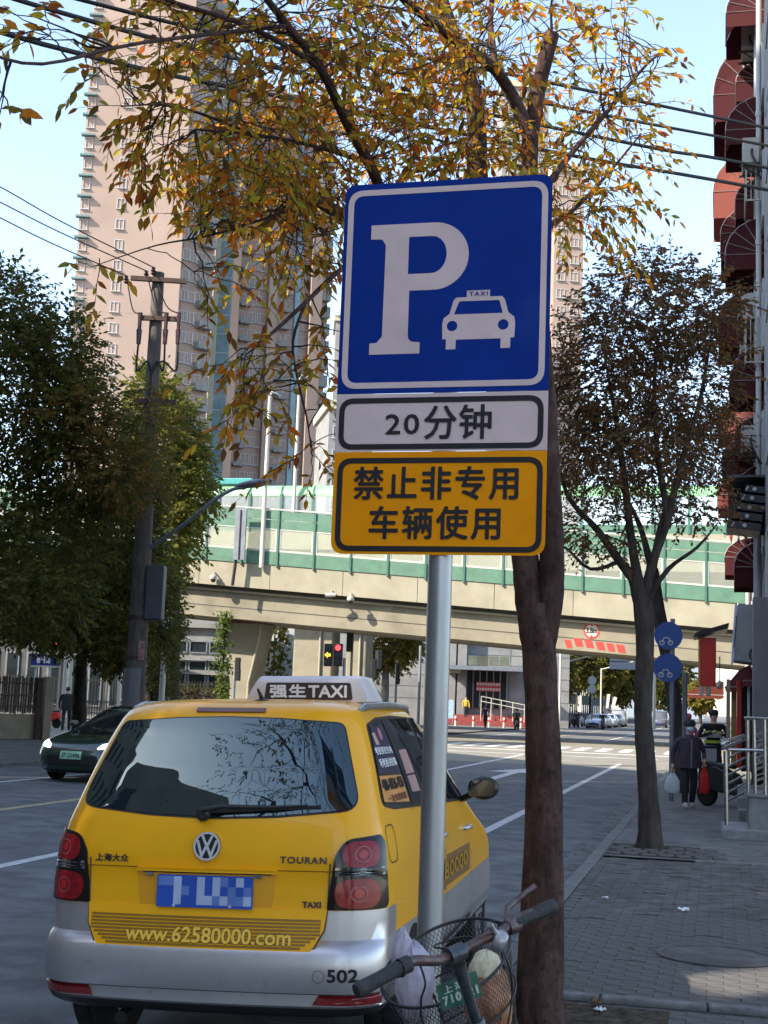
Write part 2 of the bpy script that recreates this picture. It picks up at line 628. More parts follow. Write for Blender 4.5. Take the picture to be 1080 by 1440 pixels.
# cobbles round the second tree
cmb = MB(); cmb.box((0, 0, -.03), (0.17, 0.12, 0.08)); cme = cmb.mesh('cobble', paver_m)
for i in range(4):
    for j in range(7):
        t = KB + 0.24 + j * 0.2 + (i % 2) * 0.09
        s = 16.62 + i * 0.28
        if t > 0.1 or (abs(t + .81) < .16 and abs(s - 17.45) < .2): continue
        o = link('cobble', cme, upper); o.location = ST(s, t, 0.014 + rng.uniform(-.006, .006))
        o.rotation_euler = (rng.uniform(-.04, .04), rng.uniform(-.04, .04), -S_HEAD + rng.uniform(-.12, .12))
        b = o.modifiers.new('bevel', 'BEVEL'); b.width = 0.018; b.segments = 2
sheet('tree_pit', [rect(16.5, 17.9, KB + 0.15, -0.2)], 0.004, earth)
tp = sheet('tree_pit', [rect(6.7, 8.1, KB + 0.2, -0.25)], 0.004, earth)
# covers let into the pavement
def cover(name, s, t, ws, wt, label, cat, round_=False, parent=None):
    e = empty(name, ST(s, t, 0.003), -S_HEAD, label, cat)
    m = MB()
    if round_:
        m.lathe((0, 0, 0), [(ws - .004, -.004), (ws - .004, .005), (ws - .03, .006), (.01, .006)], 28)
    else:
        m.box((0, 0, 0.002), (wt - .06, ws - .06, .006))
    m.build('lid', paver_m, e, smooth=30)
    f = MB()
    if round_:
        f.lathe((0, 0, 0), [(ws + .002, 0), (ws + .002, .008), (ws + .05, .008), (ws + .05, 0)], 28)
    else:
        for a, b, c, d in ((0, ws / 2, wt, .03), (0, -ws / 2, wt, .03), (wt / 2, 0, .03, ws - .03), (-wt / 2, 0, .03, ws - .03)):
            f.box((a, b, .003), (c, d, .01))
    f.build('rim', paver_m, e, smooth=30)
    return e
cover('manhole_cover', 10.05, 0.0, 0.36, 0.36, 'round cement manhole cover in the brick pavement beside the bare sunlit patch', 'manhole cover', True)
cover('inspection_cover', 13.1, 0.85, 0.55, 0.7, 'rectangular cement inspection cover near the stair in the brick pavement', 'manhole cover')
cover('inspection_cover', 14.05, 0.42, 0.3, 0.16, 'tiny upright rectangular service lid in the brick pavement', 'service lid')
# pavement across the street and beyond the crossing
sheet('far_pavement', [rect(-60, X0, -42, LK)], 0.0, concrete)
sheet('far_pavement', [rect(X1, 900, GUT + 0.3, 60), rect(X1, 900, -120, LK)], 0.0, concrete)
fk = MB()
fk.box((0, 0, 0), (0.15, 1, 0.14))
fke = empty('far_kerb', ST(0, LK - 0.075), -S_HEAD, kind='structure')
fm = MB()
for i in range(-10, 43): fm.box((0, i + .5, -0.065), (0.15, 0.98, 0.14))
tag(fm.build('kerb_row', stone_m, fke), kind='stuff')
line_k = sheet('pavement_edge', [rect(-20, 43, -18.75, -18.5)], 0.004, stone_m)
# litter
def litter(name, s, t, size, mat, label, cat, seed):
    rr = random.Random(seed)
    m = MB()
    n = 6
    vs = []
    for i in range(n):
        for j in range(n):
            vs.append(((i / (n - 1) - .5) * size * rr.uniform(.8, 1.1), (j / (n - 1) - .5) * size * rr.uniform(.6, 1), rr.uniform(.006, size * .42)))
    m.add(vs, [(i * n + j, i * n + j + 1, (i + 1) * n + j + 1, (i + 1) * n + j) for i in range(n - 1) for j in range(n - 1)])
    o = m.build(name, mat); o.location = ST(s, t); o.rotation_euler = (0, 0, rr.uniform(0, 3))
    return tag(o, label, cat)
tissue_m = pm('tissue', (0.75, 0.78, 0.8), 0.9, var=0.06)
dry_leaf_m = pm('dry_leaf', (0.16, 0.08, 0.03), 0.8, var=0.3, scale=30)
litter('crumpled_tissue', 12.15, -0.27, 0.085, tissue_m, 'crumpled white tissue lying alone on the brick pavement', 'litter', 3)
litter('crumpled_tissue', 7.95, -0.62, 0.07, tissue_m, 'white paper scrap in the earth at the foot of the brown trunk', 'litter', 4)
litter('paper_scrap', 12.6, -0.95, 0.06, tissue_m, 'thin pale paper scrap on the bricks closer to the kerb', 'litter', 5)
litter('fallen_leaf', 8.12, -0.66, 0.08, dry_leaf_m, 'curled brown leaf on the edging strip by the brown trunk', 'leaf', 6)
litter('paper_scrap', 13.6, -2.25, 0.05, tissue_m, 'small white scrap on the asphalt beside the gutter', 'litter', 8)
fl = MB()
rr = random.Random(5)
for i in range(110):
    s, t = rr.uniform(7, 30), rr.choice([rr.uniform(-1.75, -1.4), rr.uniform(-1.4, 1.2)])
    z = ROAD_Z + .004 if t < KB else .006
    a = rr.uniform(0, 6.28); L = rr.uniform(.02, .04)
    c = ST(s, t, z); d = Vector((math.cos(a), math.sin(a), 0)); e = Vector((-d.y, d.x, 0))
    fl.add([c - d * L, c - e * L * .45 + Vector((0, 0, .008)), c + d * L, c + e * L * .45 + Vector((0, 0, .004))], [(0, 1, 2, 3)])
tag(fl.build('fallen_leaves', dry_leaf_m, fix=False), kind='stuff')

# ------------------------------------------------------------------ the parking sign
blue_sheet = pm('blue_sheeting', (0.003, 0.030, 0.23), 0.6, var=0.06, scale=3, spec=0.10)
white_sheet = pm('white_sheeting', (0.70, 0.53, 0.50), 0.6, var=0.05, scale=4, spec=0.12)
yellow_sheet = pm('yellow_sheeting', (0.90, 0.31, 0.003), 0.6, var=0.05, scale=4, spec=0.10)
add_stains(white_sheet, (0.40, 0.32, 0.30), 0.58, 0.80, 5, 0.35)
add_stains(yellow_sheet, (0.55, 0.20, 0.01), 0.58, 0.80, 4, 0.4)
add_stains(blue_sheet, (0.02, 0.06, 0.27), 0.58, 0.80, 4, 0.5)
black_print = pm('black_print', (0.010, 0.008, 0.009), 0.7, var=0.1)
steel_pole = pm('galvanised_steel', (0.42, 0.42, 0.43), 0.42, metal=0.85, var=0.12, scale=5, stretch=(1, 1, 0.2))
alu = pm('sign_aluminium', (0.5, 0.5, 0.5), 0.4, metal=0.9, var=0.08)

SH = R(14.5)
sp_c = Vector((0.206, 5.36, 0))
psign = empty('parking_sign', (sp_c.x - 0.0, sp_c.y, 0), -SH, 'blue taxi parking sign with white and yellow plates on a grey pole', 'parking sign')
def sgn(x, z, off=0.0):
    return Vector((x, -off, z))
m = MB()
m.tube([(0.013, 0.06, -0.05), (0.004, 0.06, 3.69)], 0.0475, 28)
m.lathe((0.004, 0.06, 3.69), [(0.0475, 0), (0.03, .012), (0.0, .015)], 28)
m.build('pole', steel_pole, psign, smooth=40)
m = MB()
m.lathe((0.013, 0.06, 0), [(0.12, 0), (0.12, .012), (0.055, .014), (0.052, .06), (0.048, .062)], 24)
for a in range(4):
    m.lathe((0.013 + .085 * math.cos(a * PI / 2 + .78), 0.06 + .085 * math.sin(a * PI / 2 + .78), .012), [(0.011, 0), (0.011, .02), (.004, .022)], 8)
m.build('base_flange', steel_pole, psign, smooth=40)
def plate(name, corners, mat):
    m = MB()
    poly = rpoly(corners)
    m.prism(poly, lambda a, b, d: sgn(a, b, d), -0.002, 0.0, 0)
    return m.build(name, [mat], psign, bevel=0.0)
Wp = 0.426
blue_p = plate('blue_plate', [(-Wp, 2.851, 0), (Wp, 2.851, 0), (Wp, 3.728, .05), (-Wp, 3.728, .05)], blue_sheet)
white_p = plate('white_plate', [(-Wp, 2.616, 0), (Wp, 2.616, 0), (Wp, 2.8495, 0), (-Wp, 2.8495, 0)], white_sheet)
yellow_p = plate('yellow_plate', [(-Wp, 2.206, .055), (Wp, 2.206, .055), (Wp, 2.6145, 0), (-Wp, 2.6145, 0)], yellow_sheet)
# backing rails and clamps behind the plates
for z in (3.5, 3.05, 2.42):
    m = MB(); m.box((0, 0.012, z), (0.7, 0.018, 0.05)); m.tube([(0.007 + 0.052 * math.cos(a * PI / 9), 0.06 + 0.052 * math.sin(a * PI / 9), z) for a in range(-2, 12)], 0.006, 6)
    m.build('clamp', alu, psign)
def flat_on(name, outs, mat, parent, off, ex=0.0006):
    vs, fs = flat_shape(outs, ex)
    m = MB(); m.add([sgn(v.x, v.y, off + v.z) for v in vs], fs)
    return m.build(name, mat, parent)
def frame_on(name, x0, z0, x1, z1, r0, wd, mat, parent, off=0.0014):
    o = rpoly([(x0, z0, r0), (x1, z0, r0), (x1, z1, r0), (x0, z1, r0)], 8)
    i = rpoly([(x0 + wd, z0 + wd, r0 - wd), (x1 - wd, z0 + wd, r0 - wd), (x1 - wd, z1 - wd, r0 - wd), (x0 + wd, z1 - wd, r0 - wd)], 8)
    return flat_on(name, [o, i], mat, parent, off)
frame_on('border', -0.410, 2.872, 0.410, 3.702, 0.065, 0.024, white_sheet, blue_p)
frame_on('border', -0.413, 2.624, 0.410, 2.833, 0.06, 0.022, black_print, white_p)
frame_on('border', -0.410, 2.217, 0.412, 2.590, 0.06, 0.022, black_print, yellow_p)
# letter P with slab serifs
P_out = [(-0.309, 3.551), (-0.06, 3.551)]
P_out += [(-0.045 + 0.142 * math.sin(a * PI / 24), 3.411 + 0.140 * math.cos(a * PI / 24)) for a in range(1, 24)]
P_out += [(-0.06, 3.271), (-0.142, 3.271), (-0.142, 3.085)]
P_out += [(-0.142 + .024 * (1 - math.cos(a * PI / 8)), 3.085 - .026 * math.sin(a * PI / 8)) for a in range(1, 4)]
P_out += [(-0.118, 3.059), (-0.092, 3.057), (-0.092, 3.011), (-0.299, 3.011), (-0.299, 3.057), (-0.270, 3.059), (-0.248, 3.085), (-0.246, 3.465), (-0.262, 3.490), (-0.309, 3.492)]
P_in = [(-0.150, 3.495), (-0.065, 3.495)] + [(-0.055 + 0.062 * math.sin(a * PI / 16), 3.4175 + 0.0775 * math.cos(a * PI / 16)) for a in range(1, 16)] + [(-0.065, 3.340), (-0.150, 3.340)]
flat_on('letter', [P_out, P_in], white_sheet, blue_p, 0.0014)
# taxi pictogram
T_out = [(0.015, 3.024), (0.054, 3.024), (0.055, 3.063), (0.234, 3.063), (0.234, 3.024), (0.272, 3.024), (0.273, 3.066), (0.288, 3.066), (0.290, 3.125), (0.286, 3.150), (0.262, 3.168), (0.247, 3.222), (0.236, 3.235), (0.187, 3.235), (0.187, 3.262), (0.094, 3.262), (0.094, 3.235), (0.052, 3.235), (0.041, 3.222), (0.026, 3.168), (0.002, 3.150), (-0.002, 3.125), (0.000, 3.066), (0.015, 3.066)]
T_win = [(0.044, 3.166), (0.240, 3.166), (0.227, 3.214), (0.222, 3.219), (0.067, 3.219), (0.062, 3.214)]
flat_on('taxi_symbol', [T_out, T_win, circle(0.038, 3.119, 0.0215, 20), circle(0.243, 3.119, 0.0215, 20)], white_sheet, blue_p, 0.0014)
lettering('lettering', 'TAXI', sgn, 0.105, 0.178, 3.239, 3.256, blue_sheet, blue_p, bold=0.03, depth=0.0035, spacing=1.25)
lettering('lettering', '20', sgn, -0.218, -0.083, 2.685, 2.764, black_print, white_p, bold=0.025, depth=0.003, spacing=1.12)
lettering('lettering', '分钟', sgn, -0.060, 0.205, 2.664, 2.798, black_print, white_p, bold=0.022, depth=0.003, spacing=1.05)
lettering('lettering', '禁止非专用', sgn, -0.338, 0.316, 2.424, 2.552, black_print, yellow_p, bold=0.026, depth=0.003, spacing=1.14)
lettering('lettering', '车辆使用', sgn, -0.269, 0.250, 2.268, 2.395, black_print, yellow_p, bold=0.026, depth=0.003, spacing=1.14)
# ------------------------------------------------------------------ car shells
class Shell:
    """closed car body lofted from horizontal sections; y forward, rear at y=0"""
    def __init__(s, lv, bul=0.05, a=0.22, b=0.16, fbul=0.12, fa=0.35, fb=0.4, plan=0.02, planf=None):
        s.lv = np.array(lv, float)      # z, half width, rear y, front y
        s.planf = plan if planf is None else planf
        s.bul, s.a, s.b, s.fbul, s.fa, s.fb, s.plan = bul, a, b, fbul, fa, fb, plan

    def par(s, z):
        L = s.lv
        return [float(np.interp(z, L[:, 0], L[:, i])) for i in (1, 2, 3)]

    def pt(s, z, q, sg=1, off=0.0):
        w, yr, yf = s.par(z)
        a = min(s.a, w * .6); fa = min(s.fa, w * .7)
        ys, ye = yr + s.bul + s.b, yf - s.fbul - s.fb
        if q <= 1:
            x = q * (w - a); y = yr + s.bul * (x / w) ** 2
        elif q <= 2:
            th = (q - 1) * PI / 2
            x = (w - a) + a * math.sin(th)
            y = yr + s.bul * (x / w) ** 2 + s.b * (1 - math.cos(th))
        elif q <= 3:
            y = ys + (ye - ys) * (q - 2); x = w
        elif q <= 4:
            th = (q - 3) * PI / 2
            x = (w - fa) + fa * math.cos(th); y = ye + s.fb * math.sin(th) + s.fbul * (1 - (x / w) ** 2)
        else:
            x = (w - fa) * (5 - q); y = ye + s.fb + s.fbul * (1 - (x / w) ** 2)
        # slight waist in plan
        L = (y - yr) / max(.1, yf - yr)
        x *= 1 - (s.plan if L < .5 else s.planf) * (2 * L - 1) ** 2
        return Vector((sg * x, y, z))

    def npt(s, z, q, sg=1, off=0.0):
        p = s.pt(z, q, sg)
        if off == 0: return p
        e = 0.01
        dq = s.pt(z, min(5, q + e), sg) - s.pt(z, max(0, q - e), sg)
        dz = s.pt(z + e, q, sg) - s.pt(z - e, q, sg)
        n = dq.cross(dz)
        if n.length < 1e-9: return p
        n.normalize()
        c = Vector((0, 2.0, 0.7))
        if n.dot(p - c) < 0: n = -n
        return p + n * off

    def rear(s, x, z, off=0.0):
        w, yr, yf = s.par(z)
        a = min(s.a, w * .6)
        sg = 1 if x >= 0 else -1
        X = abs(x) / (1 - s.plan * .92)
        q = X / (w - a) if X <= w - a else 1 + (X - (w - a)) / ((a + s.b) * .785)
        return s.npt(z, min(q, 2.5), sg, off)

    def front(s, x, z, off=0.0):
        w, yr, yf = s.par(z)
        fa = min(s.fa, w * .7)
        sg = 1 if x >= 0 else -1
        X = abs(x)
        q = 5 - X / (w - fa) if X <= w - fa else 4 - (X - (w - fa)) / ((fa + s.fb) * .785)
        return s.npt(z, max(q, 2.5), sg, off)

    def side(s, y, z, off=0.0, sg=1):
        w, yr, yf = s.par(z)
        ys, ye = yr + s.bul + s.b, yf - s.fbul - s.fb
        if y < ys:
            c = max(-1, min(1, 1 - (y - yr - s.bul) / s.b))
            q = 1 + math.acos(c) / (PI / 2)
        elif y > ye:
            q = 3 + math.asin(min(1, (y - ye) / (s.fb + s.fbul * .6))) / (PI / 2)
        else:
            q = 2 + (y - ys) / (ye - ys)
        return s.npt(z, q, sg, off)

    def body(s, zs, mi=lambda z: 0, nq=(6, 8, 26, 10, 6)):
        qs = []
        for i, n in enumerate(nq): qs += [i + k / n for k in range(n)]
        qs.append(5)
        m = MB()
        rings = []
        for z in zs:
            r = [s.pt(z, q, 1) for q in qs] + [s.pt(z, q, -1) for q in reversed(qs[1:-1])]
            rings.append(r)
        for i in range(len(zs) - 1):
            m.loft(rings[i:i + 2], mi=mi((zs[i] + zs[i + 1]) / 2))
        m.add(rings[0], [tuple(reversed(range(len(rings[0]))))], mi(zs[0]))
        m.add(rings[-1], [tuple(range(len(rings[-1])))], mi(zs[-1]))
        bm = bmesh.new()
        me = m.mesh('body', [paint_dummy], fix=False)
        me.materials.clear()
        bm.from_mesh(me)
        bmesh.ops.remove_doubles(bm, verts=bm.verts, dist=1e-5)
        bmesh.ops.recalc_face_normals(bm, faces=bm.faces)
        bm.to_mesh(me); bm.free()
        return me


paint_dummy = pm('primer', (0.5, 0.5, 0.5))


def patch(poly, fn, off, thick=0.006, rings=5, step=0.03, curved=True):
    """outline -> skin patch laid on a shell at distance off; returns MB"""
    poly = densify(poly, step)
    n = len(poly)
    cx = sum(p[0] for p in poly) / n; cy = sum(p[1] for p in poly) / n
    m = MB()
    vs = []
    for k in range(rings):
        f = 1 - k / rings
        vs += [fn(cx + (x - cx) * f, cy + (y - cy) * f, off) for x, y in poly]
    vs.append(fn(cx, cy, off))
    fs = []
    for k in range(rings - 1):
        for j in range(n):
            fs.append((k * n + j, k * n + (j + 1) % n, (k + 1) * n + (j + 1) % n, (k + 1) * n + j))
    for j in range(n): fs.append(((rings - 1) * n + j, (rings - 1) * n + (j + 1) % n, rings * n))
    b = len(vs)
    vs += [fn(x, y, off - thick) for x, y in poly]
    for j in range(n): fs.append((b + j, b + (j + 1) % n, (j + 1) % n, j))
    m.add(vs, fs)
    return m


def seam(pts, fn, wd, off, mat, name, parent):
    """thin strip following a surface"""
    m = MB()
    P = [Vector(p) for p in pts]
    vs, fs = [], []
    for i, p in enumerate(P):
        t = (P[min(i + 1, len(P) - 1)] - P[max(0, i - 1)]).normalized()
        nn = Vector((-t.y, t.x)) * wd / 2
        vs += [fn(p.x + nn.x, p.y + nn.y, off), fn(p.x - nn.x, p.y - nn.y, off)]
    for i in range(len(P) - 1): fs.append((2 * i, 2 * i + 1, 2 * i + 3, 2 * i + 2))
    m.add(vs, fs)
    return m.build(name, mat, parent, smooth=60)


tyre_m = pm('tyre_rubber', (0.018, 0.018, 0.018), 0.85, var=0.2, scale=20, bump=0.3, bscale=80, spec=0.25)
rim_m = pm('wheel_alloy', (0.45, 0.45, 0.46), 0.35, metal=0.8, var=0.12, scale=12)
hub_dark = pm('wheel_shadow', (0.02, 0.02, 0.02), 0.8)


def wheel(parent, c, r=0.315, wd=0.2, sg=1, rr=0.2):
    """wheel > tyre, rim; axis along x, sg outward direction"""
    e = empty('wheel', c); e.parent = parent
    T = MB()
    h = wd / 2
    T.lathe((0, 0, 0), [(rr, -h * .8), (rr + .03, -h), (r - .03, -h), (r - .008, -h * .85), (r, -h * .6), (r, -h * .12), (r - .008, -h * .1), (r - .008, h * .0), (r, h * .02), (r, h * .6), (r - .008, h * .85), (r - .03, h), (rr + .03, h), (rr, h * .8)], 40, 'X')
    T.build('tyre', tyre_m, e, smooth=35)
    W = MB()
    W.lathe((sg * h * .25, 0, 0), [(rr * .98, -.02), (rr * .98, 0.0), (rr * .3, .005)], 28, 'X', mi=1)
    W.lathe((0, 0, 0), [(rr * 1.02, -h * .8), (rr * 1.02, h * .82), (rr * .92, h * .82), (rr * .92, -h * .8)], 32, 'X')
    W.lathe((sg * h * .55, 0, 0), [(.0, sg * .03), (.05, sg * .03), (.062, 0), (.062, -.02)], 20, 'X')
    for k in range(7):
        a = 2 * PI * k / 7
        W.span((sg * h * .6, .04 * math.cos(a), .04 * math.sin(a)), (sg * h * .7, rr * .95 * math.cos(a), rr * .95 * math.sin(a)), .035, .045, up=(sg, 0, 0))
    W.build('rim', [rim_m, hub_dark], e, smooth=35)
    return e


# ------------------------------------------------------------------ the taxi
ty = pm('taxi_yellow', (0.96, 0.44, 0.003), 0.34, var=0.03, scale=2, spec=0.3, coat=0.45)
add_stains(ty, (0.62, 0.26, 0.012), 0.60, 0.80, 3.5, 0.35)
ts = pm('taxi_silver', (0.58, 0.55, 0.55), 0.36, metal=0.75, var=0.05, scale=2, coat=0.5)
add_stains(ts, (0.10, 0.095, 0.09), 0.60, 0.74, 14, 0.35)
blk = pm('black_plastic', (0.015, 0.015, 0.016), 0.45, var=0.15, scale=12)
gls = pm('tinted_glass', (0.006, 0.010, 0.012), 0.012, var=0.05, ior=1.95, spec=0.5)
gls.node_tree.nodes['Principled BSDF'].inputs['Specular Tint'].default_value = (0.72, 0.95, 1.0, 1)
gls_side = pm('tinted_side_glass', (0.010, 0.012, 0.013), 0.02, var=0.05, ior=1.7)
seam_m = pm('panel_gap', (0.05, 0.022, 0.003), 0.7, var=0.1)
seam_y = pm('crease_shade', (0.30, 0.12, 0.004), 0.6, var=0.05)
seam_g = pm('panel_gap_silver', (0.05, 0.05, 0.05), 0.7, var=0.1)
lamp_m = pm('smoked_lamp', (0.008, 0.006, 0.007), 0.12, var=0.1, coat=0.15, spec=.3)
red_m = pm('red_lens', (0.30, 0.007, 0.012), 0.22, var=0.25, scale=60, coat=0.25, spec=.3)
red_dark = pm('dark_red_lens', (0.2, 0.012, 0.014), 0.18, var=0.2, scale=30, coat=0.8)
ring_m = pm('lamp_ring', (0.34, 0.12, 0.12), 0.35, metal=0.2, var=0.05)
clear_l = pm('clear_lens', (0.30, 0.30, 0.29), 0.15, metal=0.3, var=0.4, scale=60, coat=1.0)
chrome = pm('chrome', (0.80, 0.80, 0.81), 0.22, metal=0.55, var=0.03)
emblem_b = pm('emblem_black', (0.012, 0.012, 0.013), 0.2, coat=0.6)
plate_blue = pm('plate_blue', (0.02, 0.085, 0.42), 0.4, var=0.06)
plate_pale = pm('plate_pale', (0.42, 0.50, 0.68), 0.45, var=0.1)
plate_mid = pm('plate_mid', (0.13, 0.22, 0.52), 0.45, var=0.1)
ad_gold = pm('ad_stripe', (0.30, 0.145, 0.008), 0.35, var=0.06, coat=0.4)
ad_text = pm('ad_letters', (0.95, 0.56, 0.06), 0.35, var=0.03, coat=0.4)
ad_side = pm('ad_letters_faded', (0.50, 0.27, 0.02), 0.4, var=0.1)
ad_shadow = pm('ad_letter_shade', (0.16, 0.07, 0.006), 0.4, var=0.05)
badge_m = pm('badge', (0.10, 0.09, 0.09), 0.25, metal=0.7, var=0.2, scale=30)
sign_w = pm('roof_sign_white', (0.72, 0.66, 0.66), 0.4, var=0.04, coat=0.3)
sign_b = pm('roof_sign_panel', (0.045, 0.030, 0.036), 0.4, var=0.08)
sign_t = pm('roof_sign_letters', (0.82, 0.80, 0.80), 0.4, var=0.03)
ad_night = pm('window_advert_navy', (0.02, 0.018, 0.07), 0.2, var=0.1)
ad_orange = pm('window_advert_orange', (0.75, 0.33, 0.09), 0.3, var=0.06)
ad_pink = pm('window_advert_pink', (0.55, 0.33, 0.30), 0.35, var=0.1)

lv = [(.245, .77, .09, 4.10), (.258, .80, .06, 4.2), (.275, .815, .03, 4.26), (.295, .822, .018, 4.28), (.302, .822, .026, 4.28), (.352, .832, .026, 4.29), (.358, .836, .006, 4.29),
      (.40, .838, -.004, 4.29), (.46, .838, -.006, 4.29), (.505, .836, -.002, 4.29), (.53, .834, .006, 4.29), (.552, .832, .022, 4.29), (.566, .83, .046, 4.28), (.575, .83, .058, 4.28), (.65, .832, .062, 4.25), (.70, .832, .066, 4.2),
      (.78, .828, .070, 4.05), (.86, .822, .076, 3.75), (.868, .822, .073, 3.7), (.96, .808, .085, 3.42), (1.04, .79, .104, 3.2), (1.08, .778, .118, 3.1), (1.12, .765, .138, 3.02), (1.20, .742, .176, 2.88), (1.30, .712, .228, 2.70), (1.40, .678, .284, 2.52),
      (1.48, .648, .330, 2.38), (1.53, .626, .362, 2.28), (1.56, .606, .385, 2.20), (1.585, .575, .42, 2.12), (1.605, .52, .50, 2.0), (1.618, .44, .62, 1.88), (1.625, .30, .85, 1.6)]
TS = Shell(lv, bul=.05, a=.20, b=.17, fbul=.12, fa=.35, fb=.35, plan=.055, planf=.0)
taxi = empty('taxi', (-0.722, 6.282, 0.0), -R(11.2), 'yellow and silver taxi with a white roof sign parked at the kerb', 'taxi')
taxi.rotation_euler = (0, -0.030, -R(11.2))
me = TS.body([l[0] for l in lv])
body = link('body', me, taxi)
me.materials.append(ty); me.materials.append(ts); me.materials.append(blk)
for p in me.polygons:
    c = p.center
    zb = .70 if c.y < .45 else .60
    p.material_index = 2 if c.z < .29 else (1 if c.z < zb else 0)
    p.use_smooth = True
# wheel arches cut out of the body
for wy in (.83, 3.36):
    for sg in (-1, 1):
        cm = MB(); cm.lathe((sg * .80, wy, .27), [(0, -.24), (.352, -.24), (.352, .24), (0, .24)], 40, 'X', mi=0)
        co = cm.build('cutter', blk)
        co.data.materials.clear(); co.data.materials.append(blk)
        md = body.modifiers.new('arch', 'BOOLEAN'); md.operation = 'DIFFERENCE'; md.object = co; md.solver = 'EXACT'
        md.material_mode = 'TRANSFER'
dg = bpy.context.evaluated_depsgraph_get(); dg.update()
bake(body)
for o in [o for o in bpy.data.objects if o.name.startswith('cutter')]: bpy.data.objects.remove(o)
body.data.polygons.foreach_set('use_smooth', [True] * len(body.data.polygons))
body.data.set_sharp_from_angle(angle=R(38))
for wy in (.83, 3.36):
    for sg in (-1, 1):
        wheel(taxi, (sg * .722, wy, .262 - sg * .005), .315, .2, sg)
und = MB(); und.box((0, 2.2, .34), (1.25, 3.6, .12)); und.box((.35, .3, .27), (.4, .3, .12)); und.tube([(-.4, .12, .2), (-.4, .6, .22)], .03, 10)
und.build('underbody', blk, taxi)
rear, side = TS.rear, TS.side
# tailgate lower edge over the bumper
tail = patch(rpoly([(-.553, .70, 0), (-.50, .525, .07), (.50, .525, .07), (.553, .70, 0)]), rear, .004)
def rear_tail(x, z, off=0.0):
    # the tailgate stays flat where the bumper ledge bulges out below it
    w_, yr, yf = TS.par(.70)
    y = .066 - (0.70 - z) * .22 if z < .70 else None
    p = TS.rear(x, max(z, .70), 0)
    return Vector((p.x, p.y - (.70 - z) * .30 - off, z)) if z < .70 else TS.rear(x, z, off)
tail = patch(rpoly([(-.555, .705, 0), (-.545, .62, .02), (-.475, .500, .10), (.475, .500, .10), (.545, .62, .02), (.555, .705, 0)]), rear_tail, .008, thick=.05, rings=6)
tg = tail.build('tailgate', ty, taxi, smooth=40)
seam([(-.562, .90), (-.556, .70), (-.548, .62), (-.50, .53), (-.42, .494), (0, .490), (.42, .494), (.50, .53), (.548, .62), (.556, .70), (.562, .90)], lambda x, z, o: rear_tail(x, z, o + .004), .007, .0, seam_g, 'gap_or_crease', tg)
seam([(-.575 + i * .05, .866) for i in range(24)], rear, .0045, .002, seam_y, 'gap_or_crease', tg)  # shade of the crease drawn as a thin darker strip
# recess of the number plate
rc = patch(rpoly([(-.305, .695, .03), (.305, .695, .03), (.325, .857, .015), (-.325, .857, .015)]), rear, .003, thick=.004)
rc.build('plate_recess', pm('recess_yellow', (0.80, 0.34, 0.008), 0.35, var=0.03, coat=0.6), tg, smooth=40)
mbx = MB()
for i in range(12): pass
lip = patch(rpoly([(-.33, .850, .008), (.33, .850, .008), (.33, .868, .008), (-.33, .868, .008)]), rear, .022, thick=.022)
lip.build('grip_strip', ty, tg, smooth=40)
sh = patch(rpoly([(-.30, .844, .003), (.30, .844, .003), (.30, .850, .003), (-.30, .850, .003)]), rear, .006, thick=.006)
sh.build('grip_gap', blk, tg)
for x in (-.262, .245):
    l = MB(); l.box(rear(x, .838, .016), (.035, .012, .014)); l.build('plate_lamp', clear_l, tg, bevel=.003)
# number plate, its characters blurred to pale blocks
pl = empty('number_plate', (0, 0, 0)); pl.parent = taxi
def pfn(x, z, o=0.0): return Vector((x, .052 - o + (z - .77) * .08, z))
m = MB(); m.prism(rpoly([(-.222, .700, .01), (.222, .700, .01), (.222, .838, .01), (-.222, .838, .01)]), lambda a, b, d: pfn(a, b, d), -.004, .002)
m.build('plate_body', plate_blue, pl)
rr = random.Random(4)
cols = MB()
cols2 = MB()
for i in range(12):
    for j in range(3):
        k = rr.random()
        if k < .34: continue
        x = -.215 + i * .036; z = .712 + j * .04
        (cols if k > .72 else cols2).add([pfn(x, z, .0032), pfn(x + .036, z, .0032), pfn(x + .036, z + .04, .0032), pfn(x, z + .04, .0032)], [(0, 1, 2, 3)])
tag(cols.build('faded_characters', plate_pale, pl), kind='stuff'); tag(cols2.build('faded_characters', plate_mid, pl), kind='stuff')
for x in (-.14, .12):
    m = MB(); m.lathe(pfn(x, .708, .002), [(.008, 0), (.007, -.004), (0, -.005)], 10, 'Y'); m.build('screw', chrome, pl, smooth=40)
# rear window
win_o = rpoly([(-.672, 1.125, .07), (-.30, 1.090, 0), (0, 1.080, 0), (.30, 1.090, 0), (.672, 1.125, .07), (.545, 1.512, .06), (.25, 1.532, 0), (0, 1.538, 0), (-.25, 1.532, 0), (-.545, 1.512, .06)])
win_i = rpoly([(-.662, 1.130, .065), (-.30, 1.097, 0), (0, 1.087, 0), (.30, 1.097, 0), (.662, 1.130, .065), (.538, 1.505, .055), (.25, 1.525, 0), (0, 1.531, 0), (-.25, 1.525, 0), (-.538, 1.505, .055)])
patch(win_o, rear, .004, rings=6).build('window_seal', blk, tg, smooth=40)
patch(win_i, rear, .008, rings=8).build('rear_window', gls, tg, smooth=60)
# wiper
m = MB(); m.lathe(rear(-.03, 1.098, .01), [(.032, 0), (.03, -.03), (.018, -.04)], 16, 'Y')
m.tube([rear(-.03, 1.10, .05), rear(.05, 1.118, .045), rear(.30, 1.125, .03), rear(.44, 1.137, .022)], [.013, .011, .008, .005], 8)
m.span(rear(.0, 1.108, .014), rear(.50, 1.137, .012), .012, .014)
m.build('wiper', blk, tg, smooth=40)
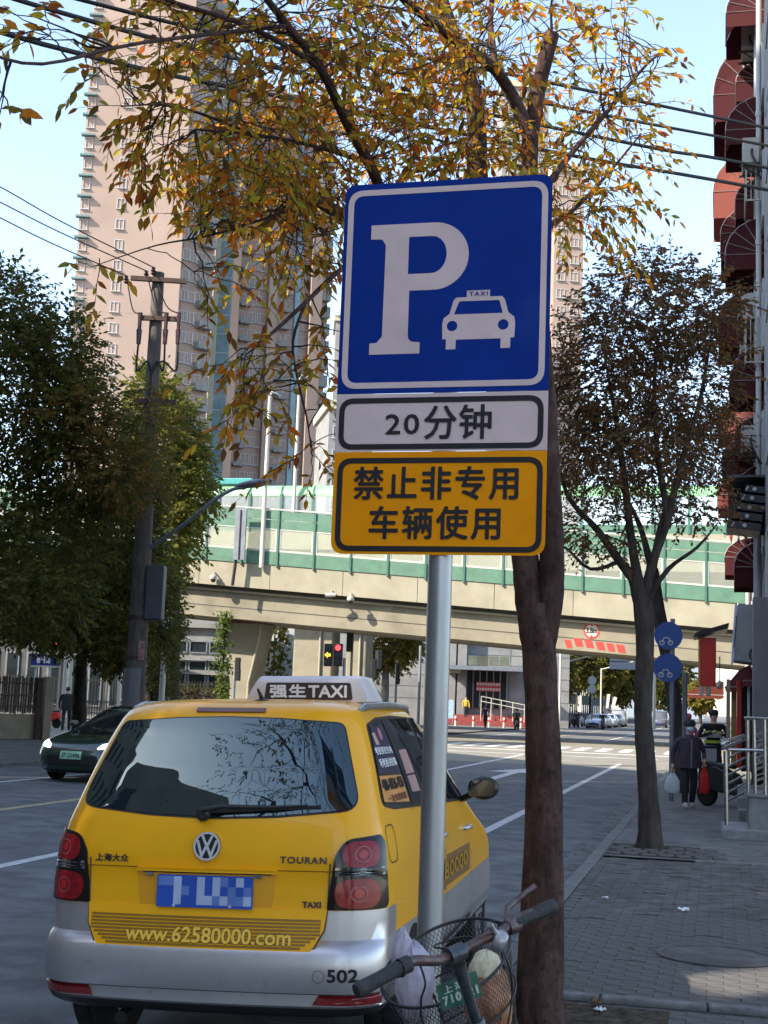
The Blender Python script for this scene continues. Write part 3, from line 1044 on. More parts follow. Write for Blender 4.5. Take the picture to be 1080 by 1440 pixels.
# third brake light on the roof edge
patch(rpoly([(-.172, 1.556, .007), (.172, 1.556, .007), (.172, 1.574, .007), (-.172, 1.574, .007)]), rear, .008, rings=2, thick=.01).build('brake_light', pm('brake_light_red', (0.16, 0.045, 0.035), 0.25, var=0.1, coat=0.6), taxi)
# tail lamps
for sg in (-1, 1):
    lp = empty('tail_lamp', (0, 0, 0)); lp.parent = taxi
    f = (lambda sg: (lambda x, z, o=0.0: rear(sg * x, z, o)))(sg)
    hous = rpoly([(.552, .703, .01), (.835, .703, .035), (.815, .985, .05), (.775, 1.018, .03), (.62, 1.002, .07), (.582, .93, .05)])
    patch(hous, f, .012, rings=6, thick=.016).build('housing', lamp_m, lp, smooth=50)
    for (cx, cz, rx, rz) in ((.690, .937, .078, .055), (.680, .772, .095, .062)):
        patch(rpoly([(cx - rx, cz - rz, rx * .7), (cx + rx, cz - rz, rx * .7), (cx + rx, cz + rz, rx * .7), (cx - rx, cz + rz, rx * .7)]), f, .016, rings=4, step=.012, thick=.004).build('lens', red_m, lp, smooth=60)
        vs, fs = flat_shape([circle(cx, cz, .034, 28), circle(cx, cz, .030, 28)], 0)
        q = MB(); q.add([f(v.x, v.y, .0185) for v in vs], fs); q.build('ring', ring_m, lp)
        patch(circle(cx, cz, .018, 16), f, .019, rings=2, step=.02, thick=.002).build('bulb', pm('bulb_red', (0.38, 0.012, 0.014), 0.25, var=0.1, coat=0.2) if 'bulb_red' not in MATS else MATS['bulb_red'], lp)
    for k in range(3):
        z = .848 + k * .0125
        patch([(.585, z), (.80, z), (.80, z + .0095), (.588, z + .0095)], f, .0155, rings=1, thick=.003).build('reversing_strip', clear_l, lp)
# bumper reflectors, cap, silver lip
for sg in (-1, 1):
    f = (lambda sg: (lambda x, z, o=0.0: rear(sg * x, z, o)))(sg)
    patch(rpoly([(.50, .306, .004), (.80, .306, .006), (.80, .350, .006), (.53, .350, .004)]), f, .013, rings=4, thick=.018).build('reflector', red_dark, taxi, smooth=40)
vs, fs = flat_shape([circle(.534, .432, .027, 28), circle(.534, .432, .0245, 28)], 0)
q = MB(); q.add([rear(v.x, v.y, .002) for v in vs], fs); q.build('tow_cap_ring', seam_g, taxi)
seam([(-.80 + i * .05, .3555) for i in range(33)], rear, .006, .002, seam_g, 'gap_or_crease', taxi)
seam([(-.80 + i * .05, .298) for i in range(33)], rear, .006, .002, seam_g, 'gap_or_crease', taxi)
# advertising strip with raised lines
adp = empty('advert_strip', (0, 0, 0)); adp.parent = tg
for k in range(9):
    z = .545 + k * .0142
    e = .532 - max(0, (.600 - z)) * 1.5
    seam([(-e + i * e / 12, z) for i in range(25)], rear_tail, .0095, .0105, ad_gold, 'stripe', adp)
lettering('lettering', 'www.62580000.com', rear_tail, -.355, .405, .556, .618, ad_shadow, adp, bold=.075, depth=.0120)
lettering('lettering', 'www.62580000.com', rear_tail, -.355, .405, .557, .618, ad_text, adp, bold=.04, depth=.0136)
lettering('lettering', '上海大众', rear, -.535, -.375, .886, .918, badge_m, tg, bold=.05, depth=.006, spacing=1.1)
lettering('lettering', 'TOURAN', rear, .338, .545, .898, .926, badge_m, tg, bold=.05, depth=.006, spacing=1.15)
lettering('lettering', 'TAXI', rear, .445, .525, .712, .736, badge_m, tg, bold=.09, depth=.006, spacing=1.05)
lettering('lettering', '502', rear, .574, .696, .411, .463, black_print, taxi, bold=.05, depth=.003)
# emblem
em = empty('emblem', (0, 0, 0)); em.parent = tg
ec = (0.0, .965)
def efn(x, z, o=0.0): return Vector((x, .082 + (z - ec[1]) * .17 - o, z))
m = MB(); m.prism(circle(*ec, .061, 40), lambda a, b, d: efn(a, b, d), -.02, .010); m.build('disc', emblem_b, em)
def eshape(name, outs, off, ex=.002):
    vs, fs = flat_shape(outs, ex); m = MB(); m.add([efn(v.x, v.y, off + v.z) for v in vs], fs); return m.build(name, chrome, em)
eshape('ring', [circle(*ec, .062, 48), circle(*ec, .053, 48)], .013)
def stroke(pts, wd):
    # polyline stroke as outline
    L, Rr = [], []
    P = [Vector(p) for p in pts]
    for i, p in enumerate(P):
        a = (P[i] - P[i - 1]).normalized() if i > 0 else (P[1] - P[0]).normalized()
        b = (P[i + 1] - P[i]).normalized() if i < len(P) - 1 else a
        na, nb = Vector((-a.y, a.x)), Vector((-b.y, b.x))
        nn = (na + nb).normalized(); k = wd / 2 / max(.35, nn.dot(na))
        L.append(tuple(p + nn * k)); Rr.append(tuple(p - nn * k))
    return L + Rr[::-1]
eshape('letter', [stroke([(-.024, ec[1] + .047), (0, ec[1] - .002), (.024, ec[1] + .047)], .011)], .0125)
eshape('letter', [stroke([(-.045, ec[1] + .026), (-.021, ec[1] - .042), (0, ec[1] + .004), (.021, ec[1] - .042), (.045, ec[1] + .026)], .011)], .0135)
# side windows, pillars and doors, both flanks
for sg in (1, -1):
    f = (lambda sg: (lambda y, z, o=0.0: side(y, z, o, sg)))(sg)
    whole = rpoly([(.395, 1.135, .05), (.62, 1.105, 0), (1.4, 1.075, 0), (2.82, 1.02, .03), (2.55, 1.26, 0), (2.25, 1.46, 0), (2.08, 1.525, .06), (1.2, 1.545, 0), (.80, 1.535, .0), (.575, 1.505, .06)])
    patch(whole, f, .003, rings=6, step=.06).build('window_frame', blk, taxi, smooth=40)
    q1 = rpoly([(.425, 1.142, .03), (.975, 1.112, .02), (.845, 1.520, .02), (.60, 1.500, .05)])
    q2 = rpoly([(1.03, 1.110, .02), (1.76, 1.078, .02), (1.60, 1.528, .02), (.90, 1.526, .02)])
    q3 = rpoly([(1.84, 1.076, .02), (2.72, 1.038, .04), (2.44, 1.26, 0), (2.16, 1.46, 0), (2.05, 1.515, .04), (1.70, 1.528, .02)])
    for q in (q1, q2, q3):
        patch(q, f, .007, rings=5, step=.05).build('side_window', gls_side, taxi, smooth=50)
    dsm = seam_m
    d1 = seam([(1.00, .40), (.99, .70), (1.00, 1.09)], f, .008, .002, dsm, 'gap_or_crease', taxi)
    seam([(1.80, .36), (1.79, .8), (1.80, 1.07)], f, .008, .002, dsm, 'gap_or_crease', taxi)
    seam([(2.80, .36), (2.84, .7), (2.82, 1.02)], f, .008, .002, dsm, 'gap_or_crease', taxi)
    seam([(1.02 + .2 * i, .325) for i in range(10)], f, .03, .003, blk, 'sill_strip', taxi)
    for hy, hz in ((1.66, .90), (2.66, .865)):
        h = MB(); a, b, c = f(hy - .09, hz, .012), f(hy, hz, .032), f(hy + .09, hz, .012)
        h.tube([f(hy - .09, hz, .0), a, b, c, f(hy + .09, hz, 0)], .013, 8); h.build('door_handle', ts, taxi, smooth=60)
    # advert band along the doors
    for y0, y1 in ((1.02, 1.78), (1.82, 2.78)):
        patch(rpoly([(y0, .615, .01), (y1, .600, .01), (y1, .765, .01), (y0, .78, .01)]), f, .002, rings=2, thick=.002).build('advert_strip', ad_gold, taxi)
    if sg == 1:
        lettering('lettering', '62580000', f, 1.12, 2.62, .655, .735, ad_side, taxi, bold=.04, depth=.005)
        # fuel flap
        vs, fs = flat_shape([rpoly([(.33, .88, .05), (.50, .88, .05), (.50, 1.05, .05), (.33, 1.05, .05)]), rpoly([(.336, .886, .046), (.494, .886, .046), (.494, 1.044, .046), (.336, 1.044, .046)])], 0)
        q = MB(); q.add([f(v.x, v.y, .002) for v in vs], fs); q.build('fuel_flap', seam_m, taxi)
        # window adverts
        patch(rpoly([(.47, 1.275, 0), (.93, 1.265, 0), (.855, 1.50, 0), (.60, 1.485, .03)]), f, .0088, rings=3, thick=.001).build('window_advert', ad_night, taxi)
        wa = patch(rpoly([(.435, 1.148, .01), (.965, 1.120, .01), (.932, 1.252, 0), (.475, 1.265, 0)]), f, .0088, rings=3, thick=.001).build('window_advert', ad_orange, taxi)
        lettering('lettering', '400-8036-950', lambda x, z, o: f(x - (z - 1.2) * .25, z, o), .48, .92, 1.196, 1.245, black_print, wa, bold=.08, depth=.011)
        lettering('lettering', '一次充值优惠', lambda x, z, o: f(x - (z - 1.16) * .25, z, o), .52, .92, 1.140, 1.172, red_dark, wa, bold=.05, depth=.011)
        for (z0, z1, tx) in ((1.360, 1.395, '老板夜校充电'), (1.300, 1.340, '听老板讲故事')):
            lettering('lettering', tx, lambda x, z, o: f(x - (z - 1.3) * .3, z, o), .55, .90, z0, z1, sign_t, taxi, bold=.04, depth=.011)
        patch(rpoly([(.60, 1.405, .005), (.665, 1.405, .005), (.645, 1.462, .005), (.585, 1.462, .005)]), f, .010, rings=1, thick=.001).build('sticker', ad_pink, taxi)
        patch(circle(.745, 1.455, .03, 14), f, .010, rings=1, thick=.001).build('sticker', pm('sticker_pink', (.6, .2, .25), .4), taxi)
        patch(rpoly([(1.07, 1.25, 0), (1.28, 1.25, 0), (1.24, 1.37, 0), (1.05, 1.37, 0)]), f, .0085, rings=1, thick=.001).build('sticker', ad_pink, taxi)
        patch(rpoly([(1.10, 1.16, 0), (1.31, 1.155, 0), (1.28, 1.24, 0), (1.075, 1.24, 0)]), f, .0085, rings=1, thick=.001).build('sticker', ad_pink, taxi)
    # door mirror
    mc = f(2.62, 1.06, .16)
    mm = MB()
    mm.ball(mc, (.098, .065, .072), 18, 12)
    mo = mm.build('mirror_housing', blk, taxi, smooth=60)
    ar = MB(); ar.span(f(2.66, 1.03, .0), mc - Vector((sg * .05, 0, .03)), .06, .03); ar.build('mirror_arm', blk, taxi)
    g = MB(); g.prism(rpoly([(mc.x - .082, mc.z - .05, .025), (mc.x + .082, mc.z - .046, .04), (mc.x + .078, mc.z + .046, .04), (mc.x - .078, mc.z + .05, .025)]), lambda a, b, d: Vector((a, mc.y - .06 - d, b)), 0, .018)
    g.build('mirror_glass', gls_side, taxi)
    rl = MB(); rx = .56
    rl.tube([side(.62, 1.57, .0, sg) + Vector((0, 0, 0.0)), Vector((sg * .575, .75, 1.588)), Vector((sg * .59, 1.3, 1.598)), Vector((sg * .58, 1.85, 1.590)), Vector((sg * .56, 2.05, 1.555))], [.012, .02, .02, .02, .014], 10)
    for y in (.8, 1.3, 1.9): rl.span((sg * .56, y, 1.56), (sg * .58, y, 1.60), .05, .03)
    rl.build('roof_rail', rim_m if sg == 1 else rim_m, taxi, smooth=40)
# headlamps and windscreen at the front
patch(rpoly([(-.60, 1.06, .05), (.60, 1.06, .05), (.50, 1.53, .08), (-.50, 1.53, .08)]), TS.front, .004, rings=6).build('windscreen', gls, taxi, smooth=50)
for sg in (-1, 1):
    patch(rpoly([(.42, .60, .03), (.70, .64, .05), (.68, .78, .05), (.45, .72, .04)]), (lambda sg: (lambda x, z, o=0.0: TS.front(sg * x, z, o)))(sg), .006).build('headlight', clear_l, taxi, smooth=50)
patch(rpoly([(-.4, .52, .03), (.4, .52, .03), (.4, .64, .03), (-.4, .64, .03)]), TS.front, .005).build('grille', blk, taxi)
# roof sign
rs = empty('roof_sign', (0.225, 1.15, 1.612)); rs.parent = taxi
m = MB()
def rs_out(w2, h, y): return [Vector((x, y, z)) for x, z in rpoly([(-w2, 0, .01), (w2, 0, .01), (w2 * .885, h * .62, .07), (w2 * .80, h, .045), (-w2 * .80, h, .045), (-w2 * .885, h * .62, .07)], 5)]
m.loft([rs_out(.325, .105, -.16), rs_out(.338, .120, -.150), rs_out(.345, .135, -.10), rs_out(.345, .135, .10), rs_out(.338, .120, .150), rs_out(.325, .105, .16)], caps=True)
m.build('sign_case', sign_w, rs, smooth=40)
def rfn(x, z, o=0.0): return Vector((x, -.1615 - o, z))
m = MB(); m.prism(rpoly([(-.232, .012, .012), (.237, .012, .012), (.225, .099, .012), (-.220, .099, .012)]), rfn, -.01, .004); m.build('sign_panel', sign_b, rs)
lettering('lettering', '强生', rfn, -.200, -.010, .024, .088, sign_t, rs, bold=.05, depth=.0055, spacing=1.1)
lettering('lettering', 'TAXI', rfn, .006, .205, .026, .084, sign_t, rs, bold=.05, depth=.0055)
for x in (-.25, .25):
    m = MB(); m.box((x, 0, -.015), (.06, .2, .06)); m.build('sign_foot', blk, rs)
# roof antenna
m = MB(); ac = Vector((.085, .62, 1.612))
m.lathe(ac, [(.04, -.004), (.036, .006), (.018, .012)], 14); m.tube([ac + Vector((0, .01, .01)), ac + Vector((-.012, -.035, .06))], [.012, .005], 8)
m.build('antenna', blk, taxi, smooth=50)
# ------------------------------------------------------------------ unseen blocks added to cast the street's shade, beside and behind the camera
# (outside the frame: they shade this end of the street and show in the taxi's windows)
block_wall = pm('block_render', (0.34, 0.30, 0.26), 0.85, var=0.12, scale=0.6, spec=0.2)
block_win = pm('block_window', (0.03, 0.04, 0.05), 0.08, var=0.2, scale=2)
CH, SHd = math.cos(SUN_HEAD), math.sin(SUN_HEAD)
def CD(c, d, z=0.0): return Vector((c * CH + d * SHd, -c * SHd + d * CH, z))
def block(c0, c1, d, depth, h, label):  # unseen block sized for the shadow it casts
    e = empty('shading_block', CD((c0 + c1) / 2, d - depth / 2), -SUN_HEAD, label, 'shading block', 'added blocks shading the street')
    L = abs(c1 - c0)
    m = MB(); m.box((0, 0, h / 2 - .1), (L, depth, h + .2)); m.build('wall', block_wall, e)
    m = MB()
    nx = max(1, int(L / 3.2))
    for k in range(int(h / 3)):
        for i in range(nx):
            x = -L / 2 + (i + .5) * L / nx
            for y in (depth / 2 + .02, -depth / 2 - .02): m.box((x, y, 1.7 + k * 3), (1.5, .06, 1.4))
    if len(m.v): tag(m.build('window', block_win, e), kind='stuff')
    return e
block(-27.5, -10.0, -14, 12, 44, 'tall cream block out of view, added to shade the tree with cobbles')
block(-76, -27.6, -5, 10, 24.2, 'long block out of view, added to shade the street and far pavement')
block(-10.0, -7.06, -12, 9, 16.8, 'narrow block out of view, added to frame the sun slit')
block(-7.05, -6.45, -12, 7, 13.9, 'low wall out of view, added to let a slit of sun through')  # kept low so a slit of sun reaches the bricks
block(-6.44, 14, -12, 9, 16.8, 'cream block out of view, added to shade the taxi and parking sign')
# ------------------------------------------------------------------ trees
bark_m = pm('bark', (0.078, 0.042, 0.034), 0.9, var=0.35, scale=9, bump=0.6, bscale=45, spec=0.2, stretch=(1, 1, 0.35))
add_stains(bark_m, (0.105, 0.078, 0.064), 0.57, 0.70, 9, 0.6)
add_stains(bark_m, (0.018, 0.012, 0.011), 0.56, 0.68, 28, 0.7)
bark_d = pm('dark_bark', (0.055, 0.045, 0.038), 0.9, var=0.3, scale=8, bump=0.5, bscale=30, spec=0.2, stretch=(1, 1, 0.35))
autumn = leaf_mat('autumn_leaf', [(.56, .24, .018), (.14, .10, .022), (.66, .36, .025), (.12, .05, .018), (.62, .15, .016), (.17, .15, .025), (.58, .34, .025), (.10, .06, .02), (.62, .28, .02), (.40, .085, .018), (.10, .06, .018), (.30, .26, .028), (.50, .22, .022), (.66, .20, .02), (.34, .30, .03), (.55, .42, .03), (.26, .26, .03)], 0.62)
russet = leaf_mat('russet_leaf', [(.16, .06, .034), (.09, .08, .028), (.22, .08, .03), (.11, .085, .03), (.17, .055, .034), (.075, .075, .024), (.26, .11, .032), (.13, .10, .03)], 0.52)
green = leaf_mat('camphor_leaf', [(.060, .068, .016), (.092, .090, .02), (.044, .055, .014), (.13, .115, .022), (.060, .066, .016), (.16, .125, .024)], 0.45)
brownish = leaf_mat('bronze_leaf', [(.11, .09, .022), (.17, .09, .02), (.085, .078, .02), (.23, .11, .024), (.095, .083, .02), (.14, .11, .024)], 0.45)
limegreen = leaf_mat('sunlit_leaf', [(.09, .11, .02), (.14, .14, .025), (.06, .08, .018), (.19, .17, .03), (.10, .10, .02)], 0.5)
yellowish = leaf_mat('plane_leaf', [(.24, .22, .04), (.16, .15, .035), (.32, .25, .05), (.12, .12, .03), (.28, .2, .05)], 0.5)

LEAF_V = [Vector(p) for p in ((0, 0, 0), (.32, .19, .035), (.32, -.19, .035), (.5, 0, 0), (.66, .15, .02), (.66, -.15, .02), (1, 0, -.06))]
LEAF_F = [(0, 1, 3), (0, 3, 2), (1, 4, 3), (3, 4, 6), (2, 3, 5), (3, 6, 5)]
DIA_V = [Vector(p) for p in ((0, 0, 0), (.5, .24, .04), (1, 0, 0), (.5, -.24, .04))]
DIA_F = [(0, 1, 2, 3)]


def frame_of(d, up):
    x = d.normalized()
    y = up.cross(x)
    if y.length < 1e-4: y = x.orthogonal()
    y.normalize()
    return Matrix((x, y, x.cross(y))).transposed()


def spray(leaves, twigs, p0, d, L, n, size, rr, droop=0.9, tw=0.004):
    """a drooping twig carrying alternate leaves; leaves collects (matrix, origin, scale)"""
    pts = [p0]
    p = p0.copy(); d = d.normalized()
    k = 5
    for i in range(k):
        d = (d + Vector((rr.uniform(-.15, .15), rr.uniform(-.15, .15), rr.uniform(-.1, .06) - .10 * droop))).normalized()
        p = p + d * L / k
        pts.append(p.copy())
    if twigs is not None: twigs.tube(pts, [tw * (1 - .7 * i / k) for i in range(k + 1)], 4, caps=False)
    side = d.cross(Vector((0, 0, 1)))
    if side.length < .05: side = Vector((1, 0, 0))
    side.normalize()
    for j in range(n):
        f = (j + .6) / n
        i = min(k - 1, int(f * k)); q = f * k - i
        o = pts[i].lerp(pts[i + 1], q)
        t = (pts[i + 1] - pts[i]).normalized()
        sgn_ = 1 if j % 2 else -1
        ld = (t * rr.uniform(.15, .9) + side * sgn_ * rr.uniform(.3, 1.0) + Vector((rr.uniform(-.35, .35), rr.uniform(-.35, .35), rr.uniform(-1.15, .25) * droop))).normalized()
        if j == n - 1: ld = (t + Vector((0, 0, -.5 * droop))).normalized()
        up = Vector((rr.uniform(-1, 1), rr.uniform(-1, 1), rr.uniform(.3, 1)))
        leaves.append((frame_of(ld, up), o, size * rr.uniform(.65, 1.15)))


def near_limb(limbs, p):
    best, bd = None, 1e9
    for L in limbs:
        for i in range(len(L) - 1):
            a, b = L[i][0], L[i + 1][0]
            ab = b - a
            t = max(0, min(1, (p - a).dot(ab) / max(1e-9, ab.length_squared)))
            q = a + ab * t
            dd = (q - p).length
            if dd < bd: bd, best = dd, (q, L[i][1] * (1 - t) + L[i + 1][1] * t)
    return best[0], best[1], bd


def branch(mb, a, b, ra, rb, rr, sag=0.0, n=6, wob=.06):
    d = b - a
    L = d.length
    pts = []
    for i in range(n + 1):
        t = i / n
        p = a + d * t + Vector((0, 0, 1)) * (sag * 4 * t * (1 - t))
        if 0 < i < n: p += Vector((rr.uniform(-1, 1), rr.uniform(-1, 1), rr.uniform(-1, 1))) * L * wob
        pts.append(p)
    mb.tube(pts, [ra + (rb - ra) * i / n for i in range(n + 1)], 6 if ra > .012 else 4, caps=False)
    return [(p, ra + (rb - ra) * i / n) for i, p in enumerate(pts)]


def smooth_path(pts, k=4):
    P = [Vector(p) for p in pts]
    out = []
    for i in range(len(P) - 1):
        p0, p1, p2, p3 = P[max(0, i - 1)], P[i], P[i + 1], P[min(len(P) - 1, i + 2)]
        for j in range(k):
            t = j / k
            out.append(.5 * ((2 * p1) + (p2 - p0) * t + (2 * p0 - 5 * p1 + 4 * p2 - p3) * t * t + (3 * p1 - p0 - 3 * p2 + p3) * t ** 3))
    out.append(P[-1])
    return out


def limb(mb, pts, radii, n=14, knob=0.0, rr=None):
    sp = smooth_path(pts)
    k = 4
    rad = []
    for i in range(len(sp)):
        f = i / k
        j = min(len(radii) - 2, int(f))
        r = radii[j] + (radii[j + 1] - radii[j]) * (f - j)
        if knob and rr: r *= 1 + rr.uniform(-knob, knob)
        rad.append(r)
    mb.tube(sp, rad, n)
    return list(zip(sp, rad))


def leaves_mesh(name, L, mat, parent, V=LEAF_V, F=LEAF_F, kind='stuff'):
    n = len(V)
    verts = np.empty((len(L) * n, 3))
    base = np.array([tuple(v) for v in V])
    for i, (M, o, s) in enumerate(L):
        A = np.array(M)
        verts[i * n:(i + 1) * n] = base @ A.T * s + np.array(o)
    me = bpy.data.meshes.new(name)
    me.from_pydata(verts.tolist(), [], [[a + i * n for a in f] for i in range(len(L)) for f in F])
    me.materials.append(mat)
    me.update()
    o = link(name, me, parent)
    if kind: o['kind'] = kind
    return o


def proj(p):
    q = CM.transposed() @ (p - CO)
    return 540 + F_PX * q.x / -q.z, 720 - F_PX * q.y / -q.z


def tree_empty(base, label, group='street trees along the pavements', name='street_tree', cat='tree'):
    return empty(name, base, 0, label, cat, group)


def rel(L, base): return [(M, o - base, s) for M, o, s in L]


class Rel(MB):
    """mesh builder whose vertices are stored relative to a base point"""
    def __init__(s, base):
        super().__init__(); s.base = base
    def build(s, *a, **k):
        s.v = [tuple(Vector(p) - s.base) for p in s.v]
        return super().build(*a, **k)


# --- tree 1: the trunk right behind the sign
rr = random.Random(21)
D = 7.55
base1 = GP(757, 1452) ; base1 = Vector((PP(757, 1452, D).x, D, 0))
t1 = tree_empty(base1, 'big tree with golden leaves and brown forked trunk right behind the parking sign')
tm = Rel(base1)
limbs = []
def q1(u, v, d): return PP(u, v, d)
limbs.append(limb(tm, [base1 + Vector((0, 0, -.1)), q1(759, 1400, D), q1(763, 1250, D), q1(765, 1120, D), q1(762, 1000, D), q1(757, 900, D), q1(751, 850, D)], [.145, .125, .112, .100, .092, .090, .092], 22, .03, rr))
limbs.append(limb(tm, [q1(752, 905, D), q1(744, 845, D), q1(738, 780, D + .03), q1(718, 640, D + .1), q1(690, 430, D + .2), q1(672, 260, D + .3), q1(668, 150, D + .35), q1(640, 60, D + .4), q1(612, -30, D + .5), q1(590, -160, D + .6)], [.075, .077, .075, .07, .064, .062, .058, .05, .044, .03], 16, .04, rr))
limbs.append(limb(tm, [q1(764, 905, D), q1(774, 845, D - .02), q1(776, 780, D - .04), q1(770, 620, D - .1), q1(757, 430, D - .15), q1(745, 270, D - .2), q1(746, 190, D - .2)], [.068, .070, .068, .062, .054, .046, .046], 16, .05, rr))
limbs.append(limb(tm, [q1(746, 200, D - .2), q1(756, 130, D - .2), q1(768, 80, D - .22), q1(776, 48, D - .22)], [.044, .042, .042, .043], 12))
limbs.append(limb(tm, [q1(744, 190, D - .2), q1(728, 150, D - .25), q1(698, 100, D - .35), q1(660, 70, D - .5), q1(600, 25, D - .7), q1(560, -10, D - .9), q1(500, -90, D - 1.1)], [.040, .036, .032, .03, .026, .022, .015], 10, .03, rr))
limbs.append(limb(tm, [q1(697, 100, D - .35), q1(692, 60, D - .3), q1(690, 20, D - .2), q1(700, -60, D)], [.022, .02, .016, .01], 8))
# left limb from behind the sign
limbs.append(limb(tm, [q1(705, 560, D + .1), q1(620, 400, D - .1), q1(540, 330, D - .3), q1(477, 300, D - .5), q1(430, 276, D - .7), q1(395, 300, D - .9), q1(350, 330, D - 1.1)], [.06, .05, .044, .036, .028, .016, .008], 12, .04, rr))
limbs.append(limb(tm, [q1(560, 345, D - .2), q1(528, 249, D - .6), q1(490, 178, D - .9), q1(452, 98, D - 1.2), q1(404, 36, D - 1.5), q1(372, -5, D - 1.7), q1(300, -90, D - 2)], [.034, .028, .026, .022, .019, .016, .008], 10, .04, rr))
limbs.append(limb(tm, [q1(452, 98, D - 1.2), q1(395, 60, D - 1.5), q1(330, 30, D - 1.8), q1(250, 5, D - 2.1), q1(180, -20, D - 2.4)], [.014, .013, .011, .009, .005], 8))
limbs.append(limb(tm, [q1(505, 225, D - .6), q1(440, 205, D - .9), q1(360, 190, D - 1.2), q1(275, 182, D - 1.5)], [.013, .011, .009, .005], 8))
limbs.append(limb(tm, [q1(740, 300, D - .2), q1(800, 220, D + .2), q1(860, 150, D + .5), q1(910, 90, D + .8), q1(940, 70, D + 1)], [.022, .018, .014, .009, .004], 8))
limbs.append(limb(tm, [q1(748, 330, D - .1), q1(800, 300, D + .3), q1(850, 250, D + .6), q1(900, 190, D + .9)], [.02, .015, .01, .005], 8))
limbs.append(limb(tm, [q1(540, 335, D - .3), q1(478, 380, D - .8), q1(430, 425, D - 1.1), q1(390, 462, D - 1.3), q1(345, 500, D - 1.5)], [.018, .013, .011, .009, .003], 8))
limbs.append(limb(tm, [q1(430, 425, D - 1.1), q1(412, 480, D - 1.15), q1(420, 540, D - 1.2), q1(432, 590, D - 1.25), q1(438, 640, D - 1.3)], [.009, .007, .006, .005, .002], 6))
limbs.append(limb(tm, [q1(395, 300, D - .9), q1(300, 330, D - 1.2), q1(220, 345, D - 1.4), q1(130, 375, D - 1.6)], [.008, .006, .004, .002], 6))
limbs.append(limb(tm, [q1(404, 36, D - 1.5), q1(200, 60, D - 2.6), q1(60, 90, D - 3.2), q1(-30, 70, D - 3.6)], [.012, .008, .006, .004], 6))
limbs.append(limb(tm, [q1(360, 190, D - 1.2), q1(250, 150, D - 1.7), q1(170, 150, D - 2.0)], [.008, .006, .002], 6))
# crown regions: centre, half-size (pixels), depth range, number of sprays
REG = [((350, 120), (110, 100), (-2.0, .3), 74), ((450, 55), (110, 70), (-2.0, .5), 82), ((570, 60), (110, 80), (-1.4, 1.2), 94), ((690, 60), (90, 70), (-1.2, 1.2), 62),
       ((620, 180), (120, 60), (-1.1, 1.0), 86), ((410, 215), (110, 65), (-1.6, .2), 84), ((500, 200), (80, 90), (-1.2, .8), 56), ((345, 280), (95, 48), (-1.6, .0), 60), ((420, 335), (60, 40), (-1.2, .0), 38), ((250, 205), (70, 32), (-1.8, -.6), 22),
       ((205, 160), (55, 14), (-1.9, -1.4), 9), ((160, 98), (22, 10), (-2.0, -1.6), 4), ((145, 92), (30, 8), (-2.2, -1.8), 4), ((840, 120), (80, 80), (.0, 1.2), 44), ((860, 200), (60, 70), (.2, 1.2), 34), ((800, 270), (70, 55), (-.2, .8), 42), ((850, 300), (50, 50), (.2, 1.0), 22), ((690, 225), (60, 25), (-.8, .4), 18),
       ((370, 525), (65, 40), (-1.7, -1.0), 19), ((340, 575), (35, 20), (-1.7, -1.3), 6), ((440, 610), (30, 60), (-1.5, -1.0), 9), ((462, 480), (22, 30), (-1.2, -.7), 6), ((300, 390), (45, 28), (-1.7, -1.2), 6),
       ((125, 372), (30, 10), (-1.7, -1.5), 3), ((40, 50), (50, 40), (-3.5, -2.6), 7), ((10, 160), (25, 14), (-3.6, -3.2), 3), ((250, 40), (60, 45), (-2.3, -1.4), 18),
       ((560, -110), (330, 90), (-2.4, 1.4), 120), ((820, 30), (90, 40), (.0, 1.0), 18), ((900, 80), (50, 50), (.4, 1.2), 12)]
leaves1 = []
tw = Rel(base1)
for (cu, cv), (ru, rv), (d0, d1), n in REG:
    n = int(n * (1.32 if n > 15 else 1.3) * (.85 if cu > 740 else 1))
    sub = []
    cpt = q1(cu, cv, D + (d0 + d1) / 2)
    for i in range(max(1, n // 7)):
        a, r_ = rr.uniform(0, 6.28), math.sqrt(rr.random()) * .7
        c = q1(cu + ru * r_ * math.cos(a), cv + rv * r_ * math.sin(a), D + rr.uniform(d0, d1))
        o, ra, dd = near_limb(limbs + sub, c)
        if dd > .05: sub.append(branch(tw, o, c, min(ra * .6, .004 + .006 * dd), .0025, rr, .04 * dd, 5, .05))
    for i in range(n):
        a, r_ = rr.uniform(0, 6.28), math.sqrt(rr.random())
        c = q1(cu + ru * r_ * math.cos(a), cv + rv * r_ * math.sin(a), D + rr.uniform(d0, d1))
        o, ra, dd = near_limb(limbs + sub, c)
        dirn = (c - o) if dd > .05 else Vector((rr.uniform(-1, 1), rr.uniform(-1, 1), rr.uniform(-.3, .5)))
        if dd > .12: branch(tw, o, c, min(.005, ra), .0018, rr, .03 * dd, 4, .05)
        dirn = dirn.normalized() + Vector((rr.uniform(-.6, .6), rr.uniform(-.6, .6), rr.uniform(-.3, .3)))
        spray(leaves1, tw, c, dirn, rr.uniform(.16, .36), rr.randint(6, 10), .069, rr, .9, .0026)
wood1 = tm.build('trunk', bark_m, t1, smooth=60)
tw.build('twigs', bark_d, t1, smooth=60, fix=False)['kind'] = 'stuff'
vis = []
for i, (M, o, s) in enumerate(leaves1):
    u, v = proj(o)
    vis.append(((0 if (-10 < u < 1090 and -10 < v < 1450 and not (478 < u < 775 and 250 < v < 780)) else 1), (o - CO).length / s, i))
vis.sort()
top = set(i for _, _, i in vis[:300])
leaf_me = []
mm = MB(); mm.add(LEAF_V, LEAF_F)
leaf_me = mm.mesh('leaf', autumn, fix=False)
for i in top:
    M, o, s = leaves1[i]
    lo = link('leaf', leaf_me, t1)
    lo.matrix_local = Matrix.Translation(o - base1) @ M.to_4x4() @ Matrix.Scale(s, 4)
